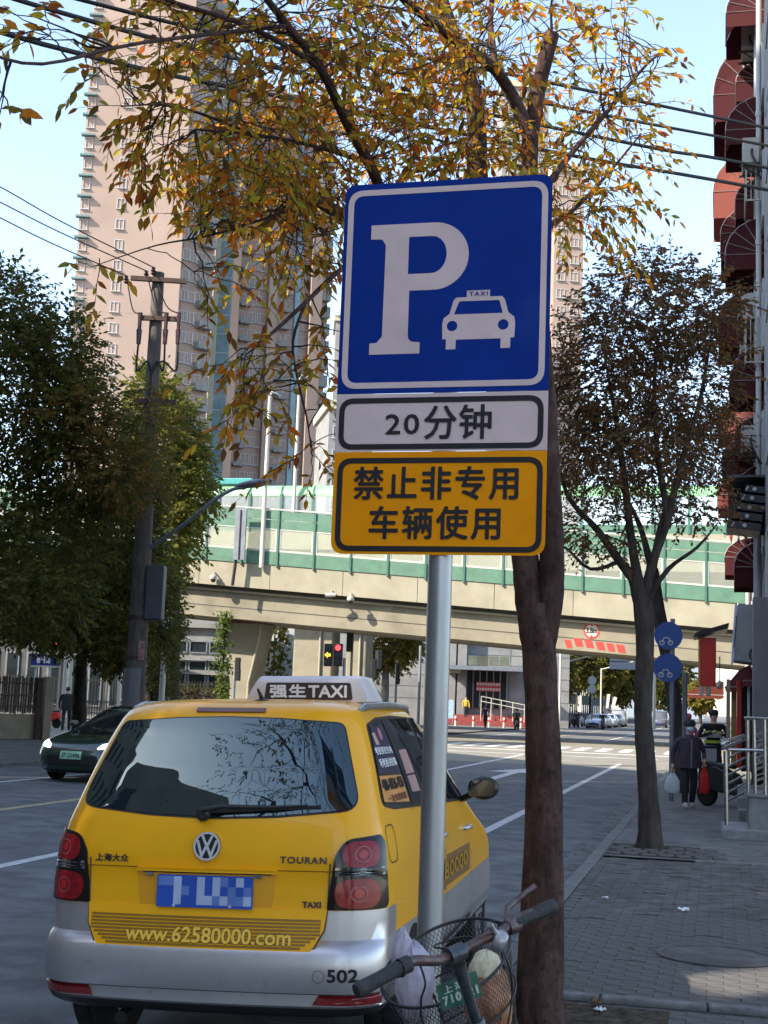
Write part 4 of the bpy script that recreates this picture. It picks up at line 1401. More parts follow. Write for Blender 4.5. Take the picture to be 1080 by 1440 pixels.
leaves_mesh('foliage', rel([l for i, l in enumerate(leaves1) if i not in top], base1), autumn, t1)

# --- generic tree with its own limbs and crown ellipsoids
def tree(base, label, trunk, radii, ell, n, size, mat, seed, bark=bark_d, group='street trees along the pavements', per=9, V=DIA_V, F=DIA_F, droop=.5, limbs_px=(), twig=True, nb=26, spl=(.25, .5), cat='tree', shell=.35):
    rr = random.Random(seed)
    e = tree_empty(base, label, group, cat=cat)
    tmb, twb = Rel(base), Rel(base)
    lim = [limb(tmb, trunk, radii, 10, .05, rr)]
    for pts, rad in limbs_px: lim.append(limb(tmb, pts, rad, 8, .05, rr))
    tot = sum(a[3] for a in ell)
    L = []
    for c, r, _, wgt in ell:
        c = Vector(c); sub = []
        k = max(2, int(nb * wgt / tot))
        for i in range(k):
            d = Vector((rr.gauss(0, 1), rr.gauss(0, 1), rr.gauss(0, 1))).normalized()
            p = c + Vector((d.x * r[0], d.y * r[1], d.z * r[2])) * rr.uniform(.4, .92)
            o, ra, dd = near_limb(lim + sub[:max(1, k // 3)], p)
            if dd > .1: sub.append(branch(tmb, o, p, min(ra * .6, .015 + .012 * dd), .005, rr, .05 * dd, 6, .05))
        for i in range(int(n * wgt / tot / per)):
            d = Vector((rr.gauss(0, 1), rr.gauss(0, 1), rr.gauss(0, 1))).normalized()
            f = rr.random() ** shell
            p = c + Vector((d.x * r[0], d.y * r[1], d.z * r[2])) * f
            if rr.random() < .75 and sub:
                o, ra, dd = near_limb(sub, p)
                p = o + (p - o) * rr.uniform(.35, 1)
            else: o = c
            dirn = (p - o).normalized() if (p - o).length > .01 else d
            spray(L, twb if twig else None, p, dirn + d * .5 + Vector((rr.uniform(-.4, .4), rr.uniform(-.4, .4), rr.uniform(-.3, .3))), rr.uniform(*spl), per, size, rr, droop, .006)
    tmb.build('trunk', bark, e, smooth=60, fix=False)
    if twig and len(twb.v): tag(twb.build('twigs', bark, e, fix=False), kind='stuff')
    leaves_mesh('crown', rel(L, base), mat, e, V, F)
    return e

# --- tree 2, with cobbles at its foot
D2 = 17.2
b2 = Vector((GP(912, 1193).x, GP(912, 1193).y, 0))
def q2(u, v, d=0): return PP(u, v, b2.y + d)
def el(u, v, d, ru, rv, rd, wgt, q=q2, Y=17.2):
    c = q(u, v, d); k = c.y / F_PX
    return (c, (ru * k, rd, rv * k), 0, wgt)
tree(b2, 'dark reddish tree with two leaning limbs and cobbles round its foot', [b2 + Vector((0, 0, -.1)), q2(914, 1170), q2(909, 1080), q2(904, 1000), q2(907, 920), q2(905, 860), q2(896, 815)], [.21, .14, .115, .11, .115, .12, .11],
     [el(915, 450, 0, 120, 75, 1.5, 22), el(850, 520, .3, 75, 110, 1.3, 22), el(960, 540, .2, 85, 100, 1.4, 20), el(905, 620, -.2, 100, 80, 1.2, 12), el(830, 640, 0, 60, 70, 1, 9), el(985, 430, .3, 55, 60, 1.2, 9), el(815, 745, .3, 50, 45, .7, 4), el(985, 700, 0, 45, 45, .8, 4), el(880, 740, 0, 40, 40, .7, 2), el(800, 560, .2, 40, 80, .8, 6), el(900, 390, .2, 90, 25, .9, 6)],
     19500, .082, russet, 5, per=9, spl=(.2, .42), nb=90,
     limbs_px=[([q2(897, 820), q2(872, 790, .2), q2(840, 745, .3), q2(800, 700, .4), q2(782, 640, .5)], [.085, .06, .045, .03, .012]),
               ([q2(898, 820), q2(888, 760, .1), q2(880, 690, .2), q2(868, 600, .3), q2(850, 500, .4)], [.075, .055, .045, .035, .012]),
               ([q2(905, 850), q2(918, 790, -.1), q2(940, 730, -.2), q2(955, 660, -.2), q2(985, 560, -.2), q2(1000, 470, -.2)], [.08, .06, .045, .036, .028, .01]),
               ([q2(940, 730, -.2), q2(925, 640, 0), q2(920, 540, .1), q2(930, 450, .2)], [.045, .035, .026, .01]),
               ([q2(910, 845), q2(940, 800, -.2), q2(980, 770, -.4), q2(1010, 735, -.5)], [.04, .03, .02, .008]),
               ([q2(870, 790, .2), q2(830, 800, .3), q2(795, 770, .5), q2(780, 775, .6)], [.03, .022, .016, .008])])
# --- tree 3, a leaning trunk further along
b3 = ST(30.2, -0.82)
def q3(u, v, d=0): return PP(u, v, b3.y + d)
tree(b3, 'dark leaning tree behind the woman with bags', [b3 + Vector((0, 0, -.1)), q3(958, 1050), q3(950, 1000), q3(938, 920), q3(926, 860), q3(917, 800)], [.24, .17, .155, .15, .15, .13],
     [el(930, 640, 0, 70, 90, 2.2, 10, q3), el(1000, 620, 0, 45, 60, 1.8, 6, q3), el(860, 660, 0, 60, 60, 2, 6, q3)], 9000, .10, russet, 8, per=8, spl=(.3, .5), nb=40,
     limbs_px=[([q3(917, 805), q3(900, 740), q3(870, 680)], [.09, .06, .02]), ([q3(918, 800), q3(935, 720), q3(975, 640)], [.09, .06, .02])])
# --- trees on the far pavement, left
def qa(Y):
    return lambda u, v, d=0: PP(u, v, Y + d)
def left_tree(u, v0, Y, label, ells, n, size, mat, seed, v_top, **k):
    q = qa(Y)
    b = q(u, v0); b.z = 0
    tree(b, label, [b + Vector((0, 0, -.1)), q(u + 1, v0 - 60), q(u + 3, (v0 + v_top) / 2), q(u + 6, v_top)], [.24, .2, .16, .08],
         [el(*a, q) for a in ells], n, size, mat, seed, **k)
left_tree(-45, 1040, 34, 'dark evergreen tree filling the left edge above the bamboo fence', [(30, 845, -2, 100, 56, 2.5, 13), (20, 560, 0, 110, 130, 3, 26), (120, 640, 0, 90, 110, 2.6, 20), (40, 760, 0, 120, 90, 3, 20), (10, 440, 0, 60, 70, 2, 8), (90, 500, 0, 60, 70, 2, 9)], 42000, .17, green, 31, 640, per=10, spl=(.3, .7), nb=60, twig=False)
left_tree(190, 1030, 39, 'bronze leaved tree beside the concrete utility pole', [(110, 590, -6, 62, 46, 1.8, 8), (165, 670, -6, 60, 50, 1.8, 8), (215, 600, -3, 36, 50, 1.4, 4)], 7000, .14, brownish, 33, 700, per=9, spl=(.3, .6), nb=40, twig=False,)
left_tree(112, 1020, 44, 'low dark evergreen tree over the street name sign', [(158, 905, -3, 34, 34, 1.5, 5), (120, 840, 0, 110, 80, 3, 20), (50, 860, 0, 70, 45, 3, 9), (215, 860, 0, 34, 80, 1.6, 7), (180, 780, 0, 60, 60, 2.4, 8)], 26000, .19, green, 35, 820, per=10, spl=(.3, .7), nb=50, twig=False)
left_tree(-35, 1030, 40, 'dark evergreen tree behind the bronze leaved one', [(70, 800, 0, 90, 90, 2.5, 16), (165, 770, 0, 70, 80, 2, 12), (200, 680, 0, 40, 60, 1.6, 6), (170, 900, -1, 34, 40, 1.5, 5)], 20000, .18, green, 41, 760, per=10, spl=(.3, .7), nb=50, twig=False)
left_tree(245, 1020, 58, 'sunlit green tree between the utility pole and the flyover', [(240, 620, 0, 50, 75, 3, 14), (265, 690, 0, 36, 60, 2.6, 9), (215, 560, 0, 34, 50, 2.4, 6), (240, 760, 0, 40, 60, 2.5, 7)], 19000, .26, limegreen, 37, 700, per=10, spl=(.4, .9), nb=40, twig=False)
left_tree(218, 1010, 52, 'small tree with bare twigs right of the utility pole foot', [(236, 880, 0, 18, 50, 1.2, 6), (225, 940, 0, 18, 40, 1.2, 5)], 4200, .19, green, 39, 860, per=8, spl=(.3, .6), nb=20, twig=False)
# bare twigs reaching across in front of the flyover
# --- tree behind the camera, seen mirrored in the taxi's rear window
bb = Vector((0.3, -2.9, 0))
rb = random.Random(77)
tree(bb, 'thin leaved tree on the pavement behind the camera', [bb, bb + Vector((0, .1, 2)), bb + Vector((-.1, .2, 4.0))], [.14, .12, .10], [((-2.0, 2.3, 7.3), (2.4, 2.2, 1.7), 0, 10), ((-.4, -1.5, 7.4), (2.2, 1.8, 1.8), 0, 5)], 3600, .07, russet, 78, per=6, spl=(.2, .4), nb=150,
     limbs_px=[([bb + Vector((-.1, .2, 3.9)), Vector((-.1, -1.4, 5.0)), Vector((-.9, .4, 6.0)), Vector((-1.8, 2.2, 6.9)), Vector((-2.8, 3.4, 8.0))], [.09, .075, .06, .045, .015]), ([Vector((-.5, -.4, 5.6)), Vector((-.5, 1.5, 6.4)), Vector((-.7, 3.4, 7.4))], [.05, .04, .01]), ([Vector((-.9, .4, 6.0)), Vector((-2.4, 1.0, 6.8)), Vector((-4.0, 1.6, 7.4))], [.045, .035, .01])])
# --- planes and trees beyond the flyover
def far_tree(u, Y, label, ells, n, size, mat, seed, v_top=930, r=.2, per=8, twig=False, **k):
    q = qa(Y)
    b = q(u, 1000); b.z = 0
    tree(b, label, [b + Vector((0, 0, -.2)), q(u, 985), q(u + 1, 960), q(u + 2, v_top)], [r, r * .9, r * .8, r * .5], [el(*a, q) for a in ells], n, size, mat, seed, per=per, spl=(.5, 1.1), nb=24, twig=twig, group='trees beyond the flyover', **k)
far_tree(541, 100, 'pale yellow plane tree beyond the red traffic light', [(545, 912, 0, 38, 28, 3, 9), (525, 930, 0, 20, 16, 2, 3), (575, 900, 0, 22, 18, 2, 4)], 5200, .40, yellowish, 51, 915, .35, bark=pm('pale_bark', (.3, .28, .24), .9, var=.3, scale=3))
for i, (u, Y, ru, rv, v) in enumerate([(812, 165, 26, 34, 930), (846, 175, 30, 40, 935), (786, 150, 16, 40, 950), (875, 200, 22, 44, 945), (830, 215, 40, 46, 925), (895, 260, 26, 40, 945)]):
    far_tree(u, Y, ['leafy roadside tree behind the parked motorbikes', 'broad roadside tree above the waiting cars', 'thin roadside tree beside the stone building', 'roadside tree right above the van', 'tallest dark roadside tree beyond the flyover', 'far roadside tree near the road end'][i], [(u, v, 0, ru, rv, ru * Y / 1950, 10)], 4600, .0036 * Y, limegreen if i in (1, 5) else green, 60 + i, v - 10, .2)
for i, (u, Y, ru, rv, v) in enumerate([(950, 330, 26, 46, 950), (925, 420, 34, 46, 955), (985, 240, 16, 18, 980)]):
    far_tree(u, Y, ['hazy far tree closing the road end', 'farthest hazy tree at the road end', 'low yellowish bush beyond the shop awning'][i], [(u, v, 0, ru, rv, ru * Y / 1950, 10)], 3800, .0036 * Y, green if i < 2 else yellowish, 70 + i, v - 5, .3)
# ------------------------------------------------------------------ the bicycle in front of the sign
rust = pm('rusty_bar', (0.16, 0.115, 0.11), 0.42, metal=0.55, var=0.3, scale=30, bump=0.15, bscale=150)
add_stains(rust, (0.10, 0.04, 0.02), 0.5, 0.62, 22, 0.8)
grip_m = pm('rubber_grip', (0.03, 0.03, 0.032), 0.6, var=0.2, scale=60, bump=0.4, bscale=300)
stem_m = pm('alloy_stem', (0.10, 0.11, 0.12), 0.4, metal=0.6, var=0.25, scale=25)
bell_m = pm('bell_grey', (0.45, 0.42, 0.43), 0.3, metal=0.4, var=0.25, scale=30)
wire_m = pm('black_wire', (0.018, 0.017, 0.017), 0.45, var=0.2, scale=40)
mesh_m = pm('basket_wire', (0.09, 0.085, 0.085), 0.4, metal=0.4, var=0.3, scale=40)
frame_m = pm('bike_frame', (0.03, 0.05, 0.09), 0.35, var=0.2, scale=14, coat=0.5)
tag_m = pm('green_plate', (0.006, 0.085, 0.05), 0.4, var=0.2, scale=20)
tag_t = pm('plate_letters', (0.42, 0.48, 0.42), 0.5, var=0.2, scale=60)
bagw = leaf_mat('white_bag', [(.66, .60, .66), (.66, .60, .66)], 0.35, 0.3)
bago = pm('orange_bag', (0.55, 0.24, 0.12), 0.45, var=0.3, scale=16, bump=0.3, bscale=30)
bagc = pm('cream_cloth', (0.72, 0.63, 0.42), 0.7, var=0.1, scale=20, bump=0.4, bscale=50)

HL, HR = PP(505, 1392, 3.24), PP(776, 1275, 3.54)
HC = PP(641, 1341, 3.40)
top = PP(650, 1372, 3.44); low = PP(671, 1440, 3.50)
ax = (low - top).normalized()
bx = (HR - HL).normalized(); bxp = (bx - ax * bx.dot(ax)).normalized()
fw = ax.cross(bxp)
if fw.y < 0: fw = -fw
fw.normalize()
up_ = -ax
wr = .30
# front wheel centre so that the wheel stands on the ground
l = .3
for _ in range(60):
    wc = top + ax * l + fw * .07
    if wc.z - wr * math.sqrt(max(0, 1 - bxp.z ** 2)) > 0.0: l += .01
bike = empty('bicycle', (wc.x, wc.y, 0), 0, 'old bicycle with rusty handlebar and wire basket leaning beside the sign pole', 'bicycle')
BO = Vector((wc.x, wc.y, 0))
def bpart(m, name, mat, parent=None, **k):
    m.v = [tuple(Vector(p) - BO) for p in m.v]
    return m.build(name, mat, parent or bike, **k)
m = MB()
def lerp(a, b, t): return a + (b - a) * t
hb = smooth_path([HL, lerp(HL, HR, .14) + up_ * .01, lerp(HL, HR, .26) + up_ * .015, lerp(HL, HC, .8) + up_ * .0, HC, lerp(HC, HR, .25) + up_ * .002, lerp(HC, HR, .5), lerp(HC, HR, .62) + up_ * .012, HR], 5)
m.tube(hb, .0125, 14)
bpart(m, 'handlebar', rust, smooth=60)
for a, b in ((HL, lerp(HL, HR, .20) + up_ * .012), (HR, lerp(HC, HR, .60) + up_ * .006)):
    m = MB(); d = (b - a).normalized()
    m.tube([a - d * .008, a, a + d * .008, lerp(a, b, .5), b - d * .004, b], [.0165, .019, .0185, .0165, .0175, .0165], 18)
    bpart(m, 'grip', grip_m, smooth=50)
# brake levers and clamps
pr = lerp(HC, HR, .58)
m = MB(); m.tube([pr + fw * .02, pr + fw * .05 + up_ * .02 + bx * .03, pr + fw * .045 + up_ * .045 + bx * .10, pr + fw * .04 + up_ * .052 + bx * .125], [.010, .009, .007, .009], 8)
m.tube([pr - bx * .016, pr + bx * .016], .019, 14)
bpart(m, 'brake_lever', rust, smooth=60)
pl_ = lerp(HL, HR, .225) + up_ * .012
m = MB(); m.tube([pl_ - bx * .013, pl_ + bx * .013], .020, 14); m.tube([pl_ - up_ * .01, pl_ - up_ * .03 + fw * .02, pl_ - up_ * .03 + fw * .05 - bx * .08], [.009, .01, .006], 8)
bpart(m, 'brake_lever', grip_m, smooth=60)
# bell
pb = lerp(HC, HR, .40) + fw * -.012 + up_ * .02
bd = (bx * .55 + up_ * -.5 - fw * .55).normalized()
Mb = bd.to_track_quat('Z', 'Y').to_matrix()
m = MB(); m.lathe(pb - up_ * .035, [(.004, -.02), (.020, -.019), (.027, -.006), (.027, 0.006), (.022, .013), (.006, .016)], 20, M=Mb)
m.tube([pb - up_ * .02, pb + up_ * .012 - bx * .012], [.007, .006], 8); m.tube([pb + up_ * .012 - bx * .012, pb + up_ * .02 - bx * .016], [.008, .008], 8)
bpart(m, 'bell', bell_m, smooth=50)
# stem with clamp and bolt hole, head tube
m = MB()
m.tube([HC - bx * .022, HC + bx * .022], .021, 18)
sd = (top - HC).normalized()
m.tube([HC, lerp(HC, top, .5), top, top + ax * .02], [.019, .0165, .0155, .0155], 16)
m.tube([top + ax * .015, top + ax * .145], .0135, 14)
bpart(m, 'stem', stem_m, smooth=40)
m = MB(); q = lerp(HC, top, .32) - fw * .016; m.tube([q, q - fw * .004], .0075, 12); bpart(m, 'bolt', wire_m, smooth=40)
ht = top + ax * .13
m = MB(); m.lathe((0, 0, 0), [(.018, 0), (.021, .004), (.021, .018), (.017, .022)], 18, M=ax.to_track_quat('Z', 'Y').to_matrix()); m.v = [tuple(Vector(p) + ht) for p in m.v]
bpart(m, 'headset', stem_m, smooth=40)
hb_ = ht + ax * .16
m = MB(); m.tube([ht + ax * .01, hb_], .019, 16)
# frame behind: down tube, seat tube and stays, laid back toward the camera
g = Vector((-math.sin(R(4)), -math.cos(R(4)), 0))
bbk = hb_ + g * .56 + Vector((0, 0, -(hb_.z - .27)))
rc_ = BO + g * 1.03 + Vector((-.01, 0, .30))
sc_ = bbk + g * .16 + Vector((-.06, 0, .42))
m.tube([hb_ - ax * .03, bbk], .016, 12); m.tube([ht + ax * .03, lerp(bbk, sc_, .35)], .012, 12); m.tube([bbk, sc_], .014, 12)
for sx in (-.05, .05):
    m.tube([bbk + Vector((sx * .6, 0, 0)), rc_ + Vector((sx, 0, 0))], .009, 8); m.tube([sc_, rc_ + Vector((sx, 0, 0))], .008, 8)
bpart(m, 'frame', frame_m, smooth=50)
m = MB()
crown = hb_ + ax * .012
for sx in (-1, 1):
    m.tube([crown + bxp * .01 * sx, crown + bxp * .045 * sx + ax * .03, wc + bxp * .048 * sx], [.013, .012, .009], 10)
bpart(m, 'fork', frame_m, smooth=50)
def bwheel(c, n, name='wheel'):
    n = n.normalized(); Mw = n.to_track_quat('Z', 'Y').to_matrix()
    e = empty(name, c - BO); e.parent = bike
    T = MB(); T.lathe((0, 0, 0), [(wr - .035, -.012), (wr - .03, -.018), (wr - .012, -.018), (wr, -.006), (wr, .006), (wr - .012, .018), (wr - .03, .018), (wr - .035, .012), (wr - .035, -.012)], 40, M=Mw); T.build('tyre', tyre_m, e, smooth=50)
    W = MB(); W.lathe((0, 0, 0), [(wr - .052, -.012), (wr - .034, -.012), (wr - .034, .012), (wr - .052, .012), (wr - .052, -.012)], 40, M=Mw); W.tube([Mw @ Vector((0, 0, -.05)), Mw @ Vector((0, 0, .05))], .015, 10); W.build('rim', chrome, e, smooth=40)
    S = MB()
    for k in range(28):
        a = 2 * PI * k / 28
        S.tube([Mw @ Vector((.015 * math.cos(a + .8 * (-1) ** k), .015 * math.sin(a + .8 * (-1) ** k), .03 * (-1) ** k)), Mw @ Vector(((wr - .045) * math.cos(a), (wr - .045) * math.sin(a), 0))], .0012, 3)
    tag(S.build('spokes', chrome, e), kind='stuff')
bwheel(wc, bxp); bwheel(rc_, Vector((1, .07, .08)))
m = MB()
m.loft([[sc_ + Vector((x, y, .22 + z)) for x, y, z in ((-.09 * f, .13 * h2 - .1, .0), (-.07 * f, .13 * h2 - .1, .03), (.07 * f, .13 * h2 - .1, .03), (.09 * f, .13 * h2 - .1, 0))] for f, h2 in ((1.0, -1), (1, -.3), (.5, .5), (.3, 1.2))], caps=True)
m.tube([sc_, sc_ + Vector((-.02, -.03, .22))], .013, 10)
bpart(m, 'saddle', grip_m, smooth=40, bevel=.01)
m = MB(); m.tube([bbk + Vector((-.12, 0, 0)), bbk + Vector((.12, 0, 0))], .012, 10); m.lathe(bbk + Vector((.05, 0, 0)), [(.09, -.004), (.09, .004)], 24, 'X')
for sx, an in ((-.12, 2.2), (.12, -.9)):
    e_ = bbk + Vector((sx, .17 * math.cos(an), .17 * math.sin(an))); m.tube([bbk + Vector((sx, 0, 0)), e_], .009, 8); m.box(e_ + Vector((math.copysign(.05, sx), 0, 0)), (.09, .06, .022))
bpart(m, 'crank', wire_m, smooth=40)
m = MB(); m.tube([rc_ + Vector((-.06, .02, 0)), Vector((rc_.x - .2, rc_.y - .06, .012))], .008, 8); bpart(m, 'kickstand', chrome, smooth=40)
# wire basket ahead of the handlebar
bc = PP(627, 1352, 3.70)
RB, RF = .185, .150
def rim_pt(a, k=1.0, h=0.0):
    return bc + bxp * (RB * k * math.cos(a)) + fw * (RF * k * math.sin(a)) + ax * h
bk = empty('basket', bc - BO); bk.parent = bike
def bkpart(m, name, mat, **k):
    m.v = [tuple(Vector(p) - bc) for p in m.v]
    return m.build(name, mat, bk, **k)
m = MB(); m.tube([rim_pt(2 * PI * i / 48) for i in range(49)], .0042, 8, caps=False); bkpart(m, 'rim', wire_m, smooth=60)
m = MB()
HB = .25
for h, k in ((.13, .90), (HB, .74)): m.tube([rim_pt(2 * PI * i / 40, k, h) for i in range(41)], .003, 6, caps=False)
m.tube([rim_pt(PI * .5 + i * PI / 6 * 0 + 0, 1 - .26 * i / 6, HB * i / 6) for i in range(7)], .003, 6); m.tube([rim_pt(0, 1 - .26 * i / 6, HB * i / 6) for i in range(7)], .003, 6); m.tube([rim_pt(PI, 1 - .26 * i / 6, HB * i / 6) for i in range(7)], .003, 6)
bkpart(m, 'frame_wire', wire_m, smooth=60)
m = MB()
NW = 92
for i in range(NW):
    for sg in (-1, 1):
        pts = []
        for j in range(7):
            f = j / 6
            a = 2 * PI * i / NW + sg * f * .85
            pts.append(rim_pt(a, 1 - .26 * f, HB * f))
        m.tube(pts, .00085, 3, caps=False)
for i in range(14):
    x = -1 + 2 * (i + .5) / 14; y = math.sqrt(1 - x * x)
    for a, b in (((x, -y), (x, y)), ((-y, x), (y, x))):
        m.tube([bc + bxp * RB * .74 * a[0] + fw * RF * .74 * a[1] + ax * HB, bc + bxp * RB * .74 * b[0] + fw * RF * .74 * b[1] + ax * HB], .001, 3, caps=False)
tag(bkpart(m, 'wire_mesh', mesh_m), kind='stuff')
# number plate on the near side of the basket
cor = [PP(613, 1387, 3.535), PP(669, 1365, 3.56), PP(679, 1401, 3.56), PP(622, 1423, 3.535)]
pn = empty('number_plate', cor[0] - BO); pn.parent = bike
def tfn(x, z, o=0.0):
    # x, z in 0..1
    p = lerp(lerp(cor[3], cor[2], x), lerp(cor[0], cor[1], x), z)
    return p - fw * o - cor[0]
m = MB(); m.prism(rpoly([(0, 0, .06), (1, 0, .06), (1, 1, .06), (0, 1, .06)]), tfn, -.001, .001); m.build('plate_body', tag_m, pn)
lettering('lettering', '上海', tfn, .14, .62, .60, .90, tag_t, pn, bold=.03, depth=.0018, spacing=1.4)
lettering('lettering', '710621', tfn, .08, .92, .20, .52, tag_t, pn, bold=.05, depth=.0018, spacing=1.25)
# cables looping down from the levers
for pts in ([pl_, pl_ + fw * .05 + bx * .06 - up_ * .03, PP(598, 1382, 3.36), PP(592, 1410, 3.38), PP(604, 1450, 3.42), hb_], [pr, pr + fw * .05 - bx * .03, PP(714, 1352, 3.48), PP(720, 1395, 3.5), PP(712, 1450, 3.5), hb_], [HC + fw * .03, PP(610, 1330, 3.5), PP(650, 1318, 3.55), PP(690, 1320, 3.52), pr]):
    m = MB(); m.tube(smooth_path(pts, 6), .0027, 6); bpart(m, 'brake_cable', wire_m, smooth=60)
# bags lying in the basket
def lumpy(c, r, seed, amp, n=26, k=18, ridge=7, M=None):
    rr = random.Random(seed)
    m = MB(); ph = [rr.uniform(0, 6.28) for _ in range(6)]
    rings = []
    for i in range(k + 1):
        th = min(max(PI * i / k, .03), PI - .03); ring = []
        for j in range(n):
            f = 2 * PI * j / n
            q = 1 + amp * (math.sin(ridge * f + ph[0] + 2 * math.sin(2 * th + ph[1])) * math.sin(th) * .6 + .5 * math.sin(3 * f + 5 * th + ph[2]) + .4 * math.sin(11 * f - 4 * th + ph[3])) + rr.uniform(-amp, amp) * .35
            v = Vector((r[0] * q * math.sin(th) * math.cos(f), r[1] * q * math.sin(th) * math.sin(f), r[2] * q * math.cos(th)))
            if M: v = M @ v
            ring.append(v)
        rings.append(ring)
    m.loft(rings, caps=True)
    return m
wb = PP(584, 1368, 3.72)
wbag = empty('plastic_bag', wb, 0, 'crumpled translucent white plastic bag standing in the bicycle basket', 'plastic bag')
m = lumpy(wb, (.050, .055, .095), 3, .10); m.v = [(x + .09 * max(0, z - .02) * -1.2 if z > 0 else x, y, z - .02) for x, y, z in m.v]
m.build('bag_body', bagw, wbag, smooth=40)
m = lumpy(wb, (.030, .032, .06), 9, .16, 20, 12, 9); m.v = [(x * (1 - .5 * (z > 0) * z / .06) - .035, y, z + .052) for x, y, z in m.v]; m.build('bag_top', bagw, wbag, smooth=40)
ob = PP(688, 1412, 3.74)
obag = empty('parcel_bag', ob, 0, 'orange tinted bag with a cream top lying in the bicycle basket', 'bag')
m = lumpy(ob, (.062, .07, .10), 5, .05); m.build('bag_body', bago, obag, smooth=50)
m = lumpy(ob, (.042, .045, .05), 6, .07); m.v = [(x - .012, y, z + .085) for x, y, z in m.v]; m.build('bag_top', bagc, obag, smooth=50)
# ------------------------------------------------------------------ the flyover ramp and the viaduct behind it
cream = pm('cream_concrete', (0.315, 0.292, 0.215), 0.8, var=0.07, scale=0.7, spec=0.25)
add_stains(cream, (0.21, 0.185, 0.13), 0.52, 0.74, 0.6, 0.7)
cream_d = pm('shaded_cream_concrete', (0.25, 0.226, 0.165), 0.8, var=0.07, scale=0.6, spec=0.25)  # same cream concrete with the overhang's shade put into its colour
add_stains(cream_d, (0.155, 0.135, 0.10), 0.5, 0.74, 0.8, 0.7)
grn = pm('barrier_green', (0.09, 0.19, 0.13), 0.5, var=0.1, scale=2)
grn_d = pm('barrier_post_green', (0.05, 0.14, 0.095), 0.5, var=0.1)
grn_top = pm('barrier_top_green', (0.20, 0.40, 0.21), 0.4, var=0.1, scale=2)
teal = pm('teal_roof', (0.03, 0.25, 0.24), 0.5, var=0.1)
pane_m = clear_mat('acrylic_pane', (.92, .96, .93), .30, .25, (.46, .47, .40))
pane_m2 = clear_mat('acrylic_pane_far', (.95, .97, .97), .28, .25, (.50, .54, .54))
frame_w = pm('pane_frame', (0.44, 0.46, 0.42), 0.5, var=0.08)
grey_m = pm('grey_metal', (0.20, 0.22, 0.25), 0.5, metal=0.3, var=0.1, scale=3)
red_p = pm('red_paint', (0.50, 0.045, 0.035), 0.6, var=0.12, scale=3)
white_p = pm('white_paint', (0.48, 0.46, 0.40), 0.6, var=0.06)
rusty = pm('rust_stain', (0.16, 0.06, 0.03), 0.8, var=0.25, scale=3)
dark_j = pm('dark_girder_line', (0.06, 0.055, 0.05), 0.8)

SR = 68.0
pA, pB = PS(240, 861, SR), PS(984, 930, SR)
tA, tB = pA.dot(TV), pB.dot(TV)
KZ = (pB.z - pA.z) / (tB - tA)
def rz(t, z_at_A): return z_at_A + KZ * (t - tA)
zb = pA.z
zp = PS(244, 815.5, SR).z; zq = PS(240, 783, SR).z; zt = PS(298, 711, SR).z - KZ * (PS(298, 711, SR).dot(TV) - tA)
T0, T1 = -42.0, 26.0
ramp = empty('flyover_ramp', ST(SR, 0), -S_HEAD, 'cream flyover ramp with green noise barrier crossing over the street', 'flyover')
def slab(m, t0, t1, y0, y1, z0, z1):
    """sloping box: z0, z1 heights at tA"""
    vs = []
    for t in (t0, t1):
        for y in (y0, y1):
            for z in (z0, z1): vs.append(Vector((t, y, rz(t, z))))
    m.add(vs, [(0, 1, 3, 2), (4, 6, 7, 5), (0, 4, 5, 1), (2, 3, 7, 6), (0, 2, 6, 4), (1, 5, 7, 3)])
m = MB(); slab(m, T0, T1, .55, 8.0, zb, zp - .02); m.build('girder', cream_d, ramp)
m = MB(); slab(m, T0, T1, .02, 9, zp, zp + .35); m.build('deck', cream, ramp)
i = 0
t = T0
while t < T1:
    m = MB(); slab(m, t + .015, t + 3.9 - .015, 0, .28, zp - .06, zq); m.build('parapet_panel', cream, ramp)
    t += 3.9
m = MB()
for z in (zb + .55,): slab(m, T0, T1, .545, .56, z, z + .05)
slab(m, T0, T1, .30, .56, zp - .16, zp - .06)
m.build('girder_line', dark_j, ramp)  # dark lines along the girder and below the parapet
m = MB(); m.tube([Vector((T0 + k * 2, .42, rz(T0 + k * 2, zp - .28))) for k in range(34)], .07, 8); m.build('drain_pipe', cream, ramp, smooth=50)
# barrier bays
tp0 = PS(390, 790, SR).dot(TV)
BW = 1.96
n0 = int((T0 - tp0) / BW)
hz = zt - zq
for k in range(n0, 28):
    t = tp0 + k * BW
    if t > T1 - BW: break
    a, b = t + .05, t + BW - .05
    m = MB(); m.span((t, -.06, rz(t, zq) - .1), (t, -.06, rz(t, zt)), .10, .12, up=(0, 1, 0)); m.build('barrier_post', grn_d, ramp)
    m = MB(); slab(m, a, b, -.05, 0.0, zq + .0, zq + hz * .235); m.build('green_panel', grn, ramp)
    m = MB(); slab(m, a, b, -.05, 0.0, zq + hz * .66, zq + hz * .815); m.build('green_panel', grn, ramp)
    m = MB(); slab(m, a, b, -.05, 0.0, zq + hz * .83, zq + hz * .985); m.build('green_panel', grn, ramp)
    m = MB()
    z0, z1 = zq + hz * .24, zq + hz * .655
    slab(m, a, a + .10, -.06, 0.0, z0, z1); slab(m, b - .10, b, -.06, 0.0, z0, z1); slab(m, a + .1, b - .1, -.06, 0.0, z0, z0 + .09); slab(m, a + .1, b - .1, -.06, 0.0, z1 - .05, z1)
    fr = m.build('pane_frame', frame_w, ramp)
    m = MB(); slab(m, a + .1, b - .1, -.035, -.02, z0 + .09, z1 - .05); m.build('pane', pane_m, fr)
m = MB(); slab(m, T0, T1, -.10, .04, zt, zt + .07); m.build('top_rail', frame_w, ramp)
# far barrier of the ramp, seen through the panes
m = MB(); slab(m, T0, T1, 8.6, 8.75, zp + .3, zq + .5); m.build('far_parapet', cream, ramp)
